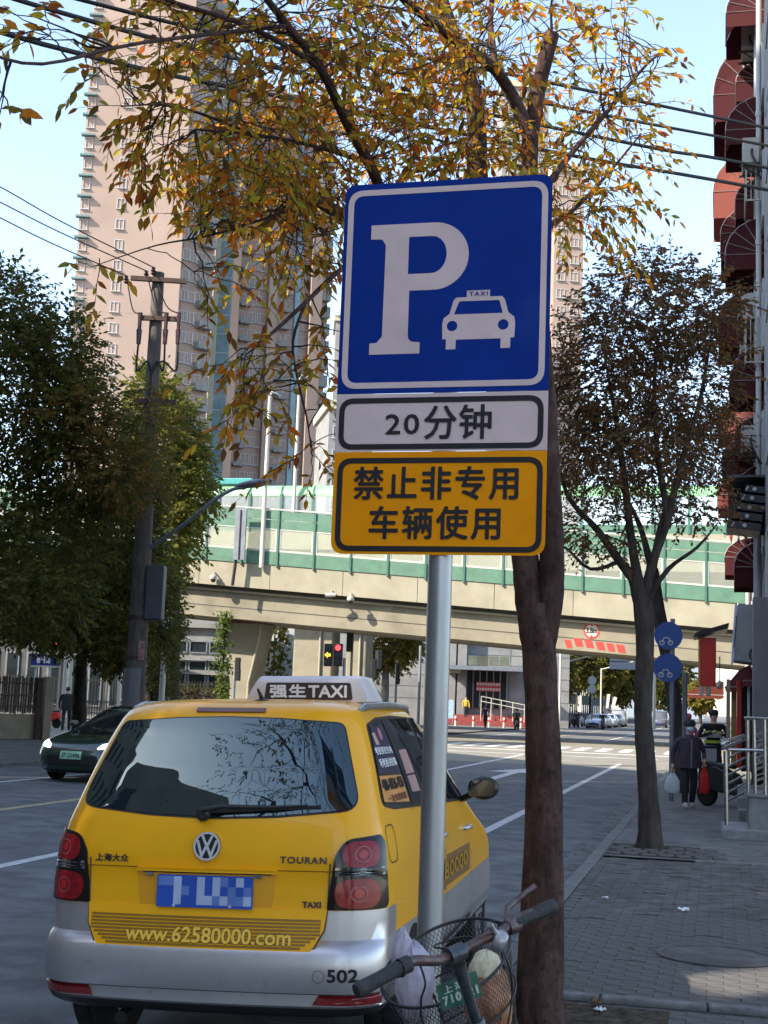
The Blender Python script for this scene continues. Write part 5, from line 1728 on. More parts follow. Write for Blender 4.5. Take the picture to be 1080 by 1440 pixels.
# height limit painted on the girder
def gfn(x, z, o=0.0):
    return Vector((x, .545 - .004 - o, z))
gc = PS(832, 887, SR + .55); gt = gc.dot(TV); gz = gc.z
hm = empty('height_limit_mark', (0, 0, 0)); hm.parent = ramp
def gshape(name, outs, mat, off):
    vs, fs = flat_shape(outs, 0); q = MB(); q.add([gfn(v.x, v.y, off) for v in vs], fs); return q.build(name, mat, hm)
gshape('disc', [circle(gt, gz, .40, 32)], white_p, .002)
gshape('ring', [circle(gt, gz, .40, 36), circle(gt, gz, .315, 36)], red_p, .006)
for sg in (1, -1):
    gshape('arrow', [[(gt - .11, gz + sg * .37), (gt + .11, gz + sg * .37), (gt, gz + sg * .19)]], red_p, .010)
lettering('lettering', '3.8m', gfn, gt - .26, gt + .27, gz - .12, gz + .13, black_print, hm, bold=.05, depth=.008)
for (u0, v0, u1, v1) in ((793, 899, 803, 901), (806, 897, 818, 905), (821, 899, 833, 907), (837, 902, 849, 909), (852, 904, 863, 911), (866, 906, 878, 913)):
    a, b = PS(u0, v0, SR + .55), PS(u1, v1 - (u1 - u0) * .09 + 3, SR + .55)
    x0, x1 = a.dot(TV), b.dot(TV); z1 = a.z; z0 = z1 - .40
    sk = .14
    gshape('warning_stripe', [[(x0 + sk, z0), (x1 + sk * .6, z0 - .03), (x1 - .02, z1 - .03), (x0, z1)]], red_p, .003)
# the ramp's pier with a flared head
pc = PS(347, 900, SR + 3).dot(TV)
pier = empty('flyover_pier', ST(SR + 3.2, pc), -S_HEAD, 'cream flyover pier with flared hammer head and rust stained top', 'pier')
m = MB()
zc = rz(pc, zb)
def prof(w, z, d=1.0): return [Vector((-w, -d, z)), Vector((w, -d, z)), Vector((w, d, z)), Vector((-w, d, z))]
m.loft([prof(.55, ROAD_Z), prof(.55, zc - 3.4), prof(.72, zc - 2.4), prof(1.1, zc - .5), prof(1.1, zc - .12)], caps=True)
m.build('column', cream_d, pier, bevel=.06)
m = MB(); m.box((0, 0, zc - .07), (2.3, 2.1, .12)); m.build('bearing', rusty, pier)
m = MB(); m.tube([(.72, -1.03, zc - 2.2), (1.0, -1.03, zc - .7), (1.0, -1.03, zc - .2)], .07, 8); m.tube([(.5, -1.05, 0), (.5, -1.05, zc - 3.3), (.72, -1.03, zc - 2.2)], .07, 8); m.build('drain_pipe', cream, pier, smooth=50)
# climbing plant on a post in front of the pier
ivy = leaf_mat('creeper_leaf', [(.05, .09, .015), (.10, .14, .02), (.03, .05, .012), (.16, .18, .03)], .4)
rv = random.Random(9)
bs = ST(SR - 1.5, PS(315, 900, SR - 1.5).dot(TV))
cr = empty('creeper', bs, 0, 'green creeper climbing a post beside the flared pier', 'climbing plant')
L = []
for i in range(900):
    z = rv.uniform(.4, PS(313, 858, SR - 1.5).z); w_ = .35 + .12 * math.sin(z * 2.2)
    o = Vector((rv.gauss(0, w_ * .6) + .1 * math.sin(z), rv.gauss(0, .2), z))
    d = Vector((rv.uniform(-1, 1), rv.uniform(-1, .3), rv.uniform(-.9, .1))).normalized()
    L.append((frame_of(d, Vector((rv.uniform(-.5, .5), -.5, 1))), o, rv.uniform(.16, .3)))
leaves_mesh('leaves', L, ivy, cr, DIA_V, DIA_F)
m = MB(); m.tube([(0, 0, 0), (.02, 0, 3.2), (.05, 0, PS(313, 862, SR - 1.5).z)], .05, 8); m.build('stem', bark_d, cr)
# viaduct
SVd = 86.0
vt0 = PS(700, 1000, SVd).dot(TV)
via = empty('elevated_viaduct', ST(SVd, 0), -S_HEAD, 'high viaduct with curved green topped sound barrier behind the ramp', 'viaduct')
VZ = 10.2
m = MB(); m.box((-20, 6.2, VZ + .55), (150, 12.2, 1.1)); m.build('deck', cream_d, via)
m = MB(); m.box((-20, .1, VZ + 1.7), (150, .3, 1.2)); m.build('parapet', cream, via)
zbase = VZ + 2.3
vp0 = PS(397, 680, SVd).dot(TV)
for k in range(-14, 22):
    t = vp0 + k * 2.18
    m = MB(); m.span((t, -.06, zbase), (t, -.06, zbase + 2.35), .16, .12, up=(0, 1, 0)); m.span((t, -.06, zbase + 2.35), (t, .5, zbase + 3.05), .16, .12); m.build('barrier_post', grn_d, via)
    a, b = t + .08, t + 2.1
    m = MB(); m.box(((a + b) / 2, 0, zbase + .28), (b - a, .05, .55)); m.build('green_panel', grn, via)
    m = MB(); m.box(((a + b) / 2, 0, zbase + 1.42), (b - a, .03, 1.7)); m.build('pane', pane_m2, via)
    m = MB()
    m.loft([[Vector((a, .0 + .62 * (1 - math.cos(q)), zbase + 2.3 + .8 * math.sin(q))), Vector((b, .62 * (1 - math.cos(q)), zbase + 2.3 + .8 * math.sin(q)))] for q in (0, .3, .6, .9, 1.2, 1.5)], closed=False)
    m.build('curved_top', grn_top, via, smooth=60)
m = MB(); t = PS(327, 668, SVd).dot(TV); m.box((t, .8, zbase + 3.35), (2.6, 1.2, .42)); m.build('equipment_roof', teal, via, bevel=.05)
# viaduct columns
for (u0, u1, lab) in ((411, 466, 'broad tan viaduct column left of the traffic light'), (486, 514, 'narrower viaduct column behind the traffic light')):
    a, b = PS(u0, 940, SVd + 4).dot(TV), PS(u1, 940, SVd + 4).dot(TV)
    e = empty('viaduct_column', ST(SVd + 5, (a + b) / 2), -S_HEAD, lab, 'column', 'columns under the viaduct')
    w_ = (b - a) / 2
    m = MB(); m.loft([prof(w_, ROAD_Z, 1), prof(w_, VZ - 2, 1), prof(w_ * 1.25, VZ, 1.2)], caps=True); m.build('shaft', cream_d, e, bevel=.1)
    m = MB(); m.tube([(w_ * .4, -1.1, 0), (w_ * .4, -1.1, VZ - .5)], .08, 8); m.build('drain_pipe', cream, e, smooth=50)
# lamp posts standing on the ramp
def tall_post(u, vb, vt, s, lab):
    b_, t_ = PS(u, vb, s), PS(u, vt, s)
    e = empty('lamp_post', ST(s, b_.dot(TV), b_.z), -S_HEAD, lab, 'lamp post', 'white lamp posts on the flyover')
    h = t_.z - b_.z
    m = MB(); m.tube([(0, 0, -.3), (0, 0, h)], [.13, .08], 10); m.build('pole', white_p, e, smooth=50)
    m = MB(); m.tube([(0, 0, h - .1), (-.05, .5, h + .25), (-.1, 1.2, h + .3)], .05, 8); m.build('arm', white_p, e, smooth=50)
    m = MB(); m.box((-.1, 1.4, h + .3), (.26, .7, .12)); m.build('lamp_head', grey_m, e, bevel=.03)
tall_post(368, 790, 555, SR - .2, 'white lamp post standing against the ramp barrier')
tall_post(413, 715, 530, SVd - .3, 'white lamp post standing on the high viaduct')
# back of a grey sign board on a dark post on the ramp edge
bs_ = PS(327, 818, SR - .5)
e = empty('sign_board', ST(SR - .5, bs_.dot(TV), bs_.z), -S_HEAD, 'narrow grey sign board seen from behind on the ramp edge', 'sign board')
hh = PS(333, 716, SR - .5).z - bs_.z; h0 = PS(330, 788, SR - .5).z - bs_.z
m = MB(); m.tube([(0, 0, -.2), (.12, 0, h0), (.2, 0, hh * .9)], .09, 8); m.build('post', blk, e, smooth=50)
m = MB(); m.box((.33, -.12, (h0 + hh) / 2), (.62, .12, hh - h0)); m.build('board', grey_m, e, bevel=.02)
m = MB(); m.box((.33, -.2, (h0 + hh) / 2), (.05, .05, (hh - h0) * .96)); m.build('rib', blk, e)
# cameras hanging from the ramp edge
def cctv(u, v, lab, dome):
    c = PS(u, v, SR - .3)
    e = empty('security_camera', c, -S_HEAD, lab, 'security camera')
    m = MB()
    m.span((0, .3, .25), (0, 0, .25), .06, .06); m.tube([(0, 0, .28), (0, 0, .1)], .04, 8); m.build('bracket', white_p, e)
    m = MB()
    if dome:
        m.lathe((0, 0, -.1), [(.02, .22), (.17, .2), (.19, .05), (.16, 0)], 14); m.build('housing', white_p, e, smooth=50)
        m = MB(); m.ball((0, 0, -.12), .14, 12, 8); m.build('dome', blk, e, smooth=60)
    else:
        m.tube([(-.3, -.1, .02), (.2, .05, .06)], .11, 10); m.build('housing', white_p, e, smooth=50)
        m = MB(); m.tube([(-.34, -.11, .02), (-.29, -.1, .02)], .08, 10); m.build('lens', blk, e)
cctv(493, 842, 'white dome camera under the ramp edge', True)
cctv(466, 838, 'white bullet camera under the ramp edge', False)
cctv(300, 812, 'small white camera on the ramp edge near the lamp head', True)
# ------------------------------------------------------------------ utility pole, wires, lamps, signals and signs
pole_c = pm('pole_concrete', (0.12, 0.105, 0.095), 0.85, var=0.25, scale=5, bump=0.2, bscale=40, spec=0.2, stretch=(1, 1, .3))
pole_sleeve = pm('pole_sleeve', (0.17, 0.17, 0.18), 0.7, var=0.12, scale=6, stretch=(1, 1, .3))
poster_m = pm('torn_poster', (0.42, 0.22, 0.20), 0.8, var=0.35, scale=14)
wire_k = pm('cable', (0.014, 0.014, 0.014), 0.6)
rust_d = pm('rusty_iron', (0.06, 0.03, 0.02), 0.7, var=0.3, scale=8)
porc = pm('insulator', (0.07, 0.03, 0.028), 0.25, var=0.2)
YP = 37.0
pb_ = PP(187, 990, YP); pb_.z = 0
pt_ = PP(223, 384, YP)
up_pole = empty('utility_pole', pb_, 0, 'tall concrete utility pole with cross arms and a grey sleeve at its foot', 'utility pole')
def qp(u, v, d=0): return PP(u, v, YP + d) - pb_
m = MB(); m.tube([(0, 0, -.2), qp(189, 980), qp(206, 680), qp(223, 384)], [.29, .275, .215, .16], 18); m.build('shaft', pole_c, up_pole, smooth=50)
m = MB(); m.tube([(0, 0, 0.0), qp(187, 990), qp(190, 940)], [.305, .295, .285], 18); m.build('sleeve', pole_sleeve, up_pole, smooth=50)
for v in (868, 925): 
    m = MB(); c = qp(187 + (940 - v) * .06 + 3, v); m.tube([c - Vector((0, 0, .04)), c + Vector((0, 0, .04))], .30, 18); m.build('band', rust_d, up_pole, smooth=50)
m = MB()
for v, w_ in ((918, .16), (900, .2), (912, .12)): pass
c = qp(198, 915); m.box(c + Vector((.06, -.26, 0)), (.16, .02, .5)); m.build('torn_poster', poster_m, up_pole)
for (u0, v0, u1, v1) in ((184, 391, 262, 396), (197, 447, 252, 449), (188, 564, 248, 566)):
    m = MB(); m.span(qp(u0, v0, -.2), qp(u1, v1, -.2), .12, .12); m.build('cross_arm', rust_d, up_pole)
ins = []
for (u, v, dx) in ((178, 388, -1), (206, 381, -1), (216, 376, -1)):
    m = MB(); c = qp(u, v, -.2)
    m.lathe(c - Vector((0, 0, .12)), [(.03, -.1), (.07, -.06), (.04, -.02), (.08, .02), (.04, .06), (.06, .1), (.02, .14)], 12); m.build('insulator', porc, up_pole, smooth=40); ins.append(c + pb_)
for (u, v) in ((197, 446), (234, 446), (252, 446)):
    m = MB(); c = qp(u, v, -.25); m.tube([c + Vector((0, 0, .12)), c, c - Vector((0, 0, .35))], [.07, .06, .05], 10); m.tube([c - Vector((0, 0, .35)), c - Vector((0, 0, .75))], [.08, .06], 10); m.build('fuse', porc, up_pole, smooth=40)
    m = MB(); m.tube(smooth_path([c - Vector((0, 0, .7)), c - Vector((0, 0, 1.5)), qp(u * .4 + 213 * .6, 508, -.2), qp(212, 530, -.2), qp(208, 600, -.22)], 5), .03, 6); m.build('jumper_cable', wire_k, up_pole)
    m = MB(); i = {197: 0, 234: 1, 252: 2}[u]; m.tube(smooth_path([ins[i] - pb_, (ins[i] - pb_ + c) / 2 - Vector((0, 0, .35)), c + Vector((0, 0, .1))], 5), .02, 6); m.build('jumper_cable', wire_k, up_pole)
m = MB(); a = qp(221, 834, -.1); m.box(a + Vector((-.05, 0, 0)), (.48, .5, 1.45)); m.build('meter_box', pm('box_slate', (0.045, 0.05, 0.065), 0.5, var=0.1), up_pole, bevel=.04)
m = MB()
for (v) in (808, 860): m.box(qp(207, v), (.5, .12, .08))
m.build('box_bracket', rust_d, up_pole)
def wire(name_label, pts, r, group=None, mat=wire_k):
    m = MB(); m.tube(smooth_path(pts, 6), r, 6, caps=True)
    o = m.build('power_cable', mat, smooth=60, fix=False)
    return tag(o, name_label, 'cable', group)
for i, (c, (u, v)) in enumerate(zip(ins, ((-60, 277), (-60, 255), (-60, 232)))):
    e_ = PP(u - 700, v - 330, YP - 18)
    wire(['lowest thin wire running left from the utility pole', 'middle thin wire running left from the utility pole', 'highest thin wire running left from the utility pole'][i], [c, c.lerp(PP(u, v, YP - 5), .5) - Vector((0, 0, .06)), PP(u, v, YP - 5), e_], .016, 'wires on the utility pole')
for i, (a, b, c, r) in enumerate((((220, 1), (704, 102), (1080, 180), .014), ((200, 22), (790, 150), (1080, 205), .013), ((52, 8), (495, 119), (913, 207), .0155), ((60, 62), (450, 147), (811, 220), .0165))):
    e_ = [(1080, 180), (1080, 205), (1080, 236), (1080, 267)][i]
    k = [.78, .76, .70, .68][i]
    p0 = PP(a[0], a[1], 8.2); p1 = PP(b[0], b[1], 10.4); p2 = PP(c[0], c[1], 12.6 if i < 2 else 11.8); p3 = PP(e_[0], e_[1], 12.7)
    st_ = p0 + (p0 - p1) * 1.6 + Vector((0, 0, 0.3)); en = p3 + (p3 - p1) * 1.5
    pts = [st_, p0, p1, p2] + ([p3] if i > 1 else []) + [en]
    wire(['topmost black cable crossing the crown of the golden tree', 'second black cable from the top at the right edge', 'third cable, passing in front of the tower block and the crown', 'lowest and thickest black cable above the sign'][i], pts, r, 'cables above the pavement')
# lamp on a long arm fixed to the utility pole
la = qp(204, 775) + pb_
lamp = empty('street_lamp', la, 0, 'grey street lamp on a long curved arm reaching over the road', 'street lamp')
m = MB(); m.tube(smooth_path([Vector((0, 0, 0)), PP(262, 735, YP - .6) - la, PP(300, 704, YP - 1) - la, PP(328, 688, YP - 1.2) - la, PP(345, 686, YP - 1.3) - la], 5), [.05] * 21, 8); m.build('arm', grey_m, lamp, smooth=50)
c = PP(357, 680, YP - 1.35) - la; d = (PP(386, 677, YP - 1.6) - PP(335, 686, YP - 1.2)).normalized()
Ml = d.to_track_quat('X', 'Z').to_matrix()
m = MB(); m.ball(c, (.56, .19, .10), 18, 10, M=Ml); m.build('lamp_head', grey_m, lamp, smooth=60)
m = MB(); m.ball(c + d * .12 - Vector((0, 0, .05)), (.3, .13, .07), 14, 8, M=Ml); m.build('lamp_glass', pm('lamp_glass', (.5, .5, .48), .2), lamp, smooth=60)
# traffic signals
lit_red = pm('red_signal', (.6, .02, .02), .4, emit=(1, .05, .06, 1.1))
lit_amb = pm('amber_signal', (.7, .35, .02), .4, emit=(1, .42, .03, 1.0))
off_l = pm('dark_signal', (.05, .05, .055), .3)
sgm = pm('signal_housing', (.015, .016, .017), .5)
def signal_head(parent, c, lit=None, arrow=False, rz_=0.0, w_=.36, h=1.05):
    e = empty('signal_head', c, rz_); e.parent = parent
    m = MB(); m.box((0, .1, 0), (w_, .22, h)); m.build('housing', sgm, e, bevel=.02)
    for k, z in enumerate((h * .32, 0, -h * .32)):
        m = MB()
        on = lit == k
        if on and arrow: m.prism([(-.14, 0), (0, .14), (0, .06), (.13, .06), (.13, -.06), (0, -.06), (0, -.14)], lambda a, b, d: Vector((a, -.015 - d, b + z)), 0, .01)
        else: m.lathe((0, -.02, z), [(.13, 0), (.125, -.015), (.0, -.02)], 18, 'Y')
        m.build('lens', (lit_amb if k == 1 else lit_red) if on else off_l, e, smooth=40)
        m = MB(); m.tube([(.15 * math.cos(a), -.02, z + .15 * math.sin(a)) for a in (0, .4, .8, 1.2, 1.57, 2, 2.4, 2.8, PI)], .012, 4); m.build('hood', sgm, e)
    return e
def signal(base_px, s, heads, label, pole_h):
    b_ = PS(base_px, 990, s); b_.z = ROAD_Z
    e = empty('traffic_light', b_, -S_HEAD, label, 'traffic light', 'traffic lights at the crossing')
    m = MB(); m.tube([(0, 0, 0), (0, 0, pole_h)], .07, 10); m.build('pole', grey_m, e, smooth=50)
    for (du, v, lit, arr, rr_, h) in heads:
        c = PS(du, v, s - .2); c = Vector(((c - b_).dot(TV), -.2, c.z - b_.z))
        signal_head(e, c, lit, arr, rr_, .36, h)
    return e
signal(482, 60, [(461, 921, 1, True, 0, 1.0), (475, 921, 0, False, 0, 1.0)], 'traffic light showing an amber left arrow and a red disc', 3.6)
signal(492, 74, [(493, 902, None, False, PI, 1.15)], 'traffic light seen from behind beside the lit red one', 5)
signal(328, 64, [(337, 938, None, False, PI * .55, .9), (337, 950, None, False, PI * .55, .5)], 'dark traffic light turned aside in front of the flared pier', 3)
signal(522, 66, [(528, 940, None, False, PI * .6, .9), (535, 928, None, False, PI * .7, .9)], 'dark pair of signals turned aside below the yellow plane tree', 3.2)
signal(556, 80, [(562, 948, None, False, PI * .55, 1.2)], 'dark traffic light on a grey post right of the plane tree', 4)
# slim posts
def post(u, s, vt, r, label, mat=white_p, group='slim posts at the crossing'):
    b_ = PS(u, 985, s); b_.z = 0
    t_ = PS(u + (985 - vt) * .037, vt, s)
    e = tag((lambda mm: mm.build('post', mat, smooth=50))(MB_tube([b_, Vector((b_.x, b_.y, t_.z))], r)), label, 'post', group)
    return e
def MB_tube(pts, r):
    m = MB(); m.tube(pts, r, 10); return m
post(227, 45, 868, .10, 'white post right of the utility pole foot')
post(90, 58, 908, .10, 'white post at the end of the street name sign')
post(97, 60, 918, .08, 'second white post right of the street name sign')
post(166, 56, 945, .07, 'short pale post left of the utility pole')
post(67, 66, 905, .08, 'white post crossing behind the street name sign')
post(589, 82, 908, .09, 'white post with small boxes left of the steel sign pole', grey_m)
# street name sign
sgb = pm('street_sign_blue', (0.012, 0.03, 0.20), 0.4, var=0.06)
a, b = PS(44, 935, 58), PS(86, 921, 58)
e = empty('street_name_sign', ST(58, a.dot(TV), 0), -S_HEAD, 'small blue street name sign on white legs by the man in black', 'street sign')
W_, Z0, Z1 = (b - a).dot(TV), a.z, b.z
m = MB(); m.box((W_ / 2, 0, (Z0 + Z1) / 2), (W_, .06, Z1 - Z0)); m.build('board', sgb, e)
m = MB(); m.box((W_ / 2, 0, Z0 - .05), (W_, .08, .08)); m.build('frame', white_p, e)
for x in (W_ * .62, W_ * .98, W_ * .15):
    m = MB(); m.tube([(x, .05, 0), (x, .05, Z1)], .045, 8); m.build('leg', white_p, e, smooth=50)
lettering('lettering', '鲁班路', lambda x, z, o: Vector((x, -.032 - o, z)), W_ * .18, W_ * .66, Z0 + (Z1 - Z0) * .2, Z0 + (Z1 - Z0) * .82, sign_t, e, bold=.03, depth=.004, spacing=1.25)
lettering('lettering', '北', lambda x, z, o: Vector((x, -.032 - o, z)), W_ * .78, W_ * .91, Z0 + (Z1 - Z0) * .25, Z0 + (Z1 - Z0) * .75, sign_t, e, bold=.0, depth=.004)
# two round blue signs on a post by the third tree
bl = pm('round_sign_blue', (0.012, 0.06, 0.26), 0.45, var=0.06)
s_ = 27.0
pb2 = PS(944, 1085, s_)
e = empty('round_signs', ST(s_, pb2.dot(TV)), -S_HEAD, 'two round blue signs one above the other on a dark post', 'traffic sign')
m = MB(); m.tube([(0, .05, 0), (0, .05, PS(944, 870, s_).z)], .045, 12); m.build('post', grey_m, e, smooth=50)
for (u, v, r_) in ((940, 894, 19.5), (939, 939, 20)):
    c = PS(u, v, s_); cx, cz, rr_ = (c - pb2).dot(TV), c.z, r_ * s_ * .98 / 1950
    m = MB(); m.lathe((cx, 0, cz), [(rr_, .012), (rr_, -.012)], 32, 'Y'); d = m.build('disc', bl, e, smooth=40)
    f_ = lambda x, z, o=0.0: Vector((x, -.013 - o, z))
    for outs, of in (([circle(cx - rr_ * .45, cz - rr_ * .5, rr_ * .19, 16), circle(cx - rr_ * .45, cz - rr_ * .5, rr_ * .12, 16)], .002), ([circle(cx + rr_ * .15, cz - rr_ * .5, rr_ * .19, 16), circle(cx + rr_ * .15, cz - rr_ * .5, rr_ * .12, 16)], .002), ([stroke([(cx - rr_ * .45, cz - rr_ * .5), (cx - rr_ * .3, cz - rr_ * .15), (cx + rr_ * .02, cz - rr_ * .15), (cx + rr_ * .15, cz - rr_ * .5)], rr_ * .06)], .004)):
        vs, fs = flat_shape(outs, 0); q = MB(); q.add([f_(v_.x, v_.y, of) for v_ in vs], fs); q.build('bicycle_symbol', white_p, d)
post(963, 27.6, 946, .05, 'pale slanting post just right of the round blue signs', grey_m)
# far direction board and mast arms beyond the flyover
def mast(u, s, vt, ub, vb, label, r=.09):
    b_ = PS(u, 990, s); b_.z = 0
    e = empty('mast_arm', b_, -S_HEAD, label, 'mast', 'mast arms beyond the flyover')
    t_ = PS(u, vt, s) - b_; a_ = PS(ub, vb, s) - b_
    m = MB(); m.tube([(0, 0, 0), (0, 0, t_.z)], r, 10); m.build('pole', white_p, e, smooth=50)
    m = MB(); m.tube([(0, 0, t_.z - .1), (a_.dot(TV), 0, a_.z)], r * .7, 8); m.build('arm', white_p, e, smooth=50)
    return e, (a_.dot(TV), a_.z)
mast(797, 128, 929, 840, 920, 'white mast arm in front of the roadside trees')
e, (x, z) = mast(787, 112, 915, 812, 905, 'grey mast arm half hidden by the brown trunk')
e, (x, z) = mast(845, 150, 940, 893, 930, 'slim mast arm pointing at the direction board')
a, b = PS(857, 941, 142), PS(912, 920, 142)
e = empty('direction_board', ST(142, a.dot(TV)), -S_HEAD, 'grey back of a large road direction board beyond the flyover', 'road sign')
W_ = (b - a).dot(TV)
for k in range(2):
    h_ = (b.z - a.z)
    m = MB(); m.box((W_ / 2, 0, a.z + h_ * (.24 + .51 * k)), (W_, .08, h_ * .46)); m.build('panel', pm('board_blue_grey', (.22, .24, .28), .5, var=.05) if 'board_blue_grey' not in MATS else MATS['board_blue_grey'], e)
m = MB(); m.tube([(W_ + .6, .1, 0), (W_ + .6, .1, b.z)], .16, 10); m.build('pole', white_p, e, smooth=50)
m = MB(); m.span((0, .12, a.z + .2), (W_ + .6, .12, a.z + .2), .12, .12); m.span((0, .12, b.z - .2), (W_ + .6, .12, b.z - .2), .12, .12); m.build('beam', white_p, e)
# round no-entry backs on a post (grey lollipop signs)
b_ = PS(832, 1000, 135); b_.z = 0
e = empty('sign_post', b_, -S_HEAD, 'post with two grey round sign backs beside the motorbikes', 'traffic sign')
m = MB(); m.tube([(0, .1, 0), (0, .1, PS(832, 948, 135).z)], .07, 8); m.build('post', grey_m, e)
for v in (957, 969):
    m = MB(); m.lathe((0, 0, PS(832, v, 135).z), [(.42, .02), (.42, -.02)], 20, 'Y'); m.build('disc', frame_w, e)
# --- bamboo fence on a cream wall, at the left edge
bam = pm('bamboo_pole', (0.13, 0.095, 0.06), 0.7, var=0.3, scale=9, stretch=(1, 1, .3))
plaster = pm('cream_plaster', (0.36, 0.31, 0.23), 0.85, var=0.12, scale=2, bump=.15, bscale=30)
add_stains(plaster, (.2, .17, .13), .55, .75, 1.5, .6)
fb0, fb1 = PP(-90, 1062, 44.5), PP(55, 1040, 46.5)
fa = Vector((fb0.x, fb0.y, 0)); fz = Vector((fb1.x, fb1.y, 0)); fd = (fz - fa); FL = fd.length; fh = math.atan2(fd.y, fd.x)
fence = empty('bamboo_fence', fa, fh, 'bamboo slat fence on a low cream wall at the left edge', 'fence')
zw, zt_ = PP(30, 1004, 46).z, PP(30, 952, 46).z
m = MB(); m.box((FL / 2, .1, zw / 2), (FL, .25, zw)); m.build('base_wall', plaster, fence, bevel=.02)
m = MB(); m.box((FL + .17, 0, zt_ / 2 + .02), (.28, .32, zt_ + .04)); m.build('gate_post', plaster, fence, bevel=.02)
m = MB(); m.box((FL - .12, -.06, zt_ / 2), (.2, .12, zt_)); m.build('dark_post', rust_d, fence)
sm = MB(); sm.tube([(0, 0, zw + .02), (0, 0, zt_)], .032, 6); sme = sm.mesh('slat', bam, 50)
for i in range(int(FL / .085)):
    o = link('slat', sme, fence); o.location = (i * .085 + .04, 0, rng.uniform(-.04, .04)); o.rotation_euler = (rng.uniform(-.02, .02), rng.uniform(-.02, .02), rng.uniform(0, 3))
for z in (zw + .25, (zw + zt_) / 2, zt_ - .2):
    m = MB(); m.tube([(0, -.05, z), (FL, -.05, z)], .03, 6); m.build('rail', bam, fence, smooth=50)
# --- iron railing behind the walking man
rA, rB = PP(60, 1030, 66), PP(260, 1030, 72)
rA.z = rB.z = 0
rd = rB - rA; RL_ = rd.length
iron = empty('iron_railing', rA, math.atan2(rd.y, rd.x), 'low dark iron railing behind the dark green car', 'railing')
m = MB(); m.box((RL_ / 2, 0, .12), (RL_, .3, .24)); m.build('plinth', plaster, iron)
for z in (.3, 1.15):
    m = MB(); m.span((0, 0, z), (RL_, 0, z), .05, .05); m.build('rail', sgm, iron)
bmn = MB(); bmn.tube([(0, 0, .24), (0, 0, 1.25)], .016, 5); bme_ = bmn.mesh('bar', sgm)
for i in range(int(RL_ / .14)):
    o = link('bar', bme_, iron); o.location = (i * .14, 0, 0)
# back fence, taller, further off
rA, rB = PP(-20, 1000, 96), PP(330, 1000, 96); rA.z = rB.z = 0
iron2 = empty('iron_railing', rA, 0, 'tall dark fence with many bars behind the parked grey car', 'railing')
RL_ = (rB - rA).length
for z in (.4, 2.4):
    m = MB(); m.span((0, 0, z), (RL_, 0, z), .06, .06); m.build('rail', sgm, iron2)
bmn = MB(); bmn.tube([(0, 0, 0), (0, 0, 2.6)], .03, 4); bme_ = bmn.mesh('bar', sgm)
for i in range(int(RL_ / .2)):
    o = link('bar', bme_, iron2); o.location = (i * .2, 0, 0)
# clipped hedge below the left building
hed = empty('hedge', PP(280, 985, 92) * 1.0, 0, 'dark clipped hedge along the foot of the grey left building', 'hedge')
hed.location.z = 0
L = []
rv = random.Random(14)
for i in range(2600):
    o = Vector((rv.uniform(-4.5, 4.5), rv.uniform(-.5, .5), rv.uniform(.2, 2.3) + .15 * math.sin(i)))
    d = Vector((rv.gauss(0, 1), rv.gauss(0, 1), rv.gauss(0, 1))).normalized()
    L.append((frame_of(d, Vector((.1, .2, 1))), o, rv.uniform(.18, .3)))
leaves_mesh('leaves', L, green, hed, DIA_V, DIA_F)
m = MB(); m.box((0, .1, 1.0), (9, .6, 2.0)); m.build('stems', bark_d, hed)
# ------------------------------------------------------------------ towers and low buildings
pink = pm('pink_render', (0.34, 0.255, 0.21), 0.85, var=0.06, scale=0.08, spec=0.2)
add_stains(pink, (0.28, 0.205, 0.168), 0.55, 0.75, .12, 0.6)
pink2 = pm('rose_render', (0.33, 0.238, 0.20), 0.85, var=0.07, scale=0.1, spec=0.2)
ivory = pm('ivory_column', (0.40, 0.38, 0.28), 0.8, var=0.06, scale=.2)
winfr = pm('white_window_frame', (0.42, 0.44, 0.45), 0.5, var=0.06)
wgl = pm('far_window_glass', (0.14, 0.21, 0.25), 0.12, var=0.35, scale=.7)
wgl2 = pm('blue_glass', (0.16, 0.26, 0.30), 0.08, var=0.15, scale=.4)
balc = pm('balcony_grey', (0.20, 0.20, 0.19), 0.6, var=0.2, scale=1.5)
hoodm = pm('window_hood', (0.12, 0.20, 0.20), 0.6, var=0.1)
stone_g = pm('grey_stone', (0.22, 0.22, 0.215), 0.8, var=0.12, scale=.6)
add_stains(stone_g, (.12, .12, .12), .5, .75, .8, .5)
darkgl = pm('dark_glass', (0.018, 0.024, 0.028), 0.08, var=0.2, scale=.5)

def win_meshes(w_, h, nm, hood=False, mull=1):
    f = MB(); t = .09
    for x, z, a, b in ((0, h / 2, w_, t), (0, -h / 2, w_, t), (-w_ / 2, 0, t, h), (w_ / 2, 0, t, h)): f.box((x, 0, z), (a + (t if a > b else 0), .18, b))
    for k in range(mull): f.box((-w_ / 2 + w_ * (k + 1) / (mull + 1), 0, 0), (.07, .14, h))
    f.box((0, -.1, -h / 2 - .06), (w_ + .3, .3, .09))
    p = MB(); p.box((0, .05, 0), (w_, .04, h))
    return f.mesh('window', winfr), p.mesh('pane', wgl)
class Facade:
    """local x along the wall, z up, outward normal -y"""
    def __init__(s, e): s.e = e; s.cache = {}
    def window(s, x, z, w_, h, y=-.02, mull=1):
        k = (w_, h, mull)
        if k not in s.cache: s.cache[k] = win_meshes(w_, h, 'window', mull=mull)
        a, b = s.cache[k]
        o = link('window', a, s.e); o.location = (x, y, z)
        p = link('pane', b, o)
        return o

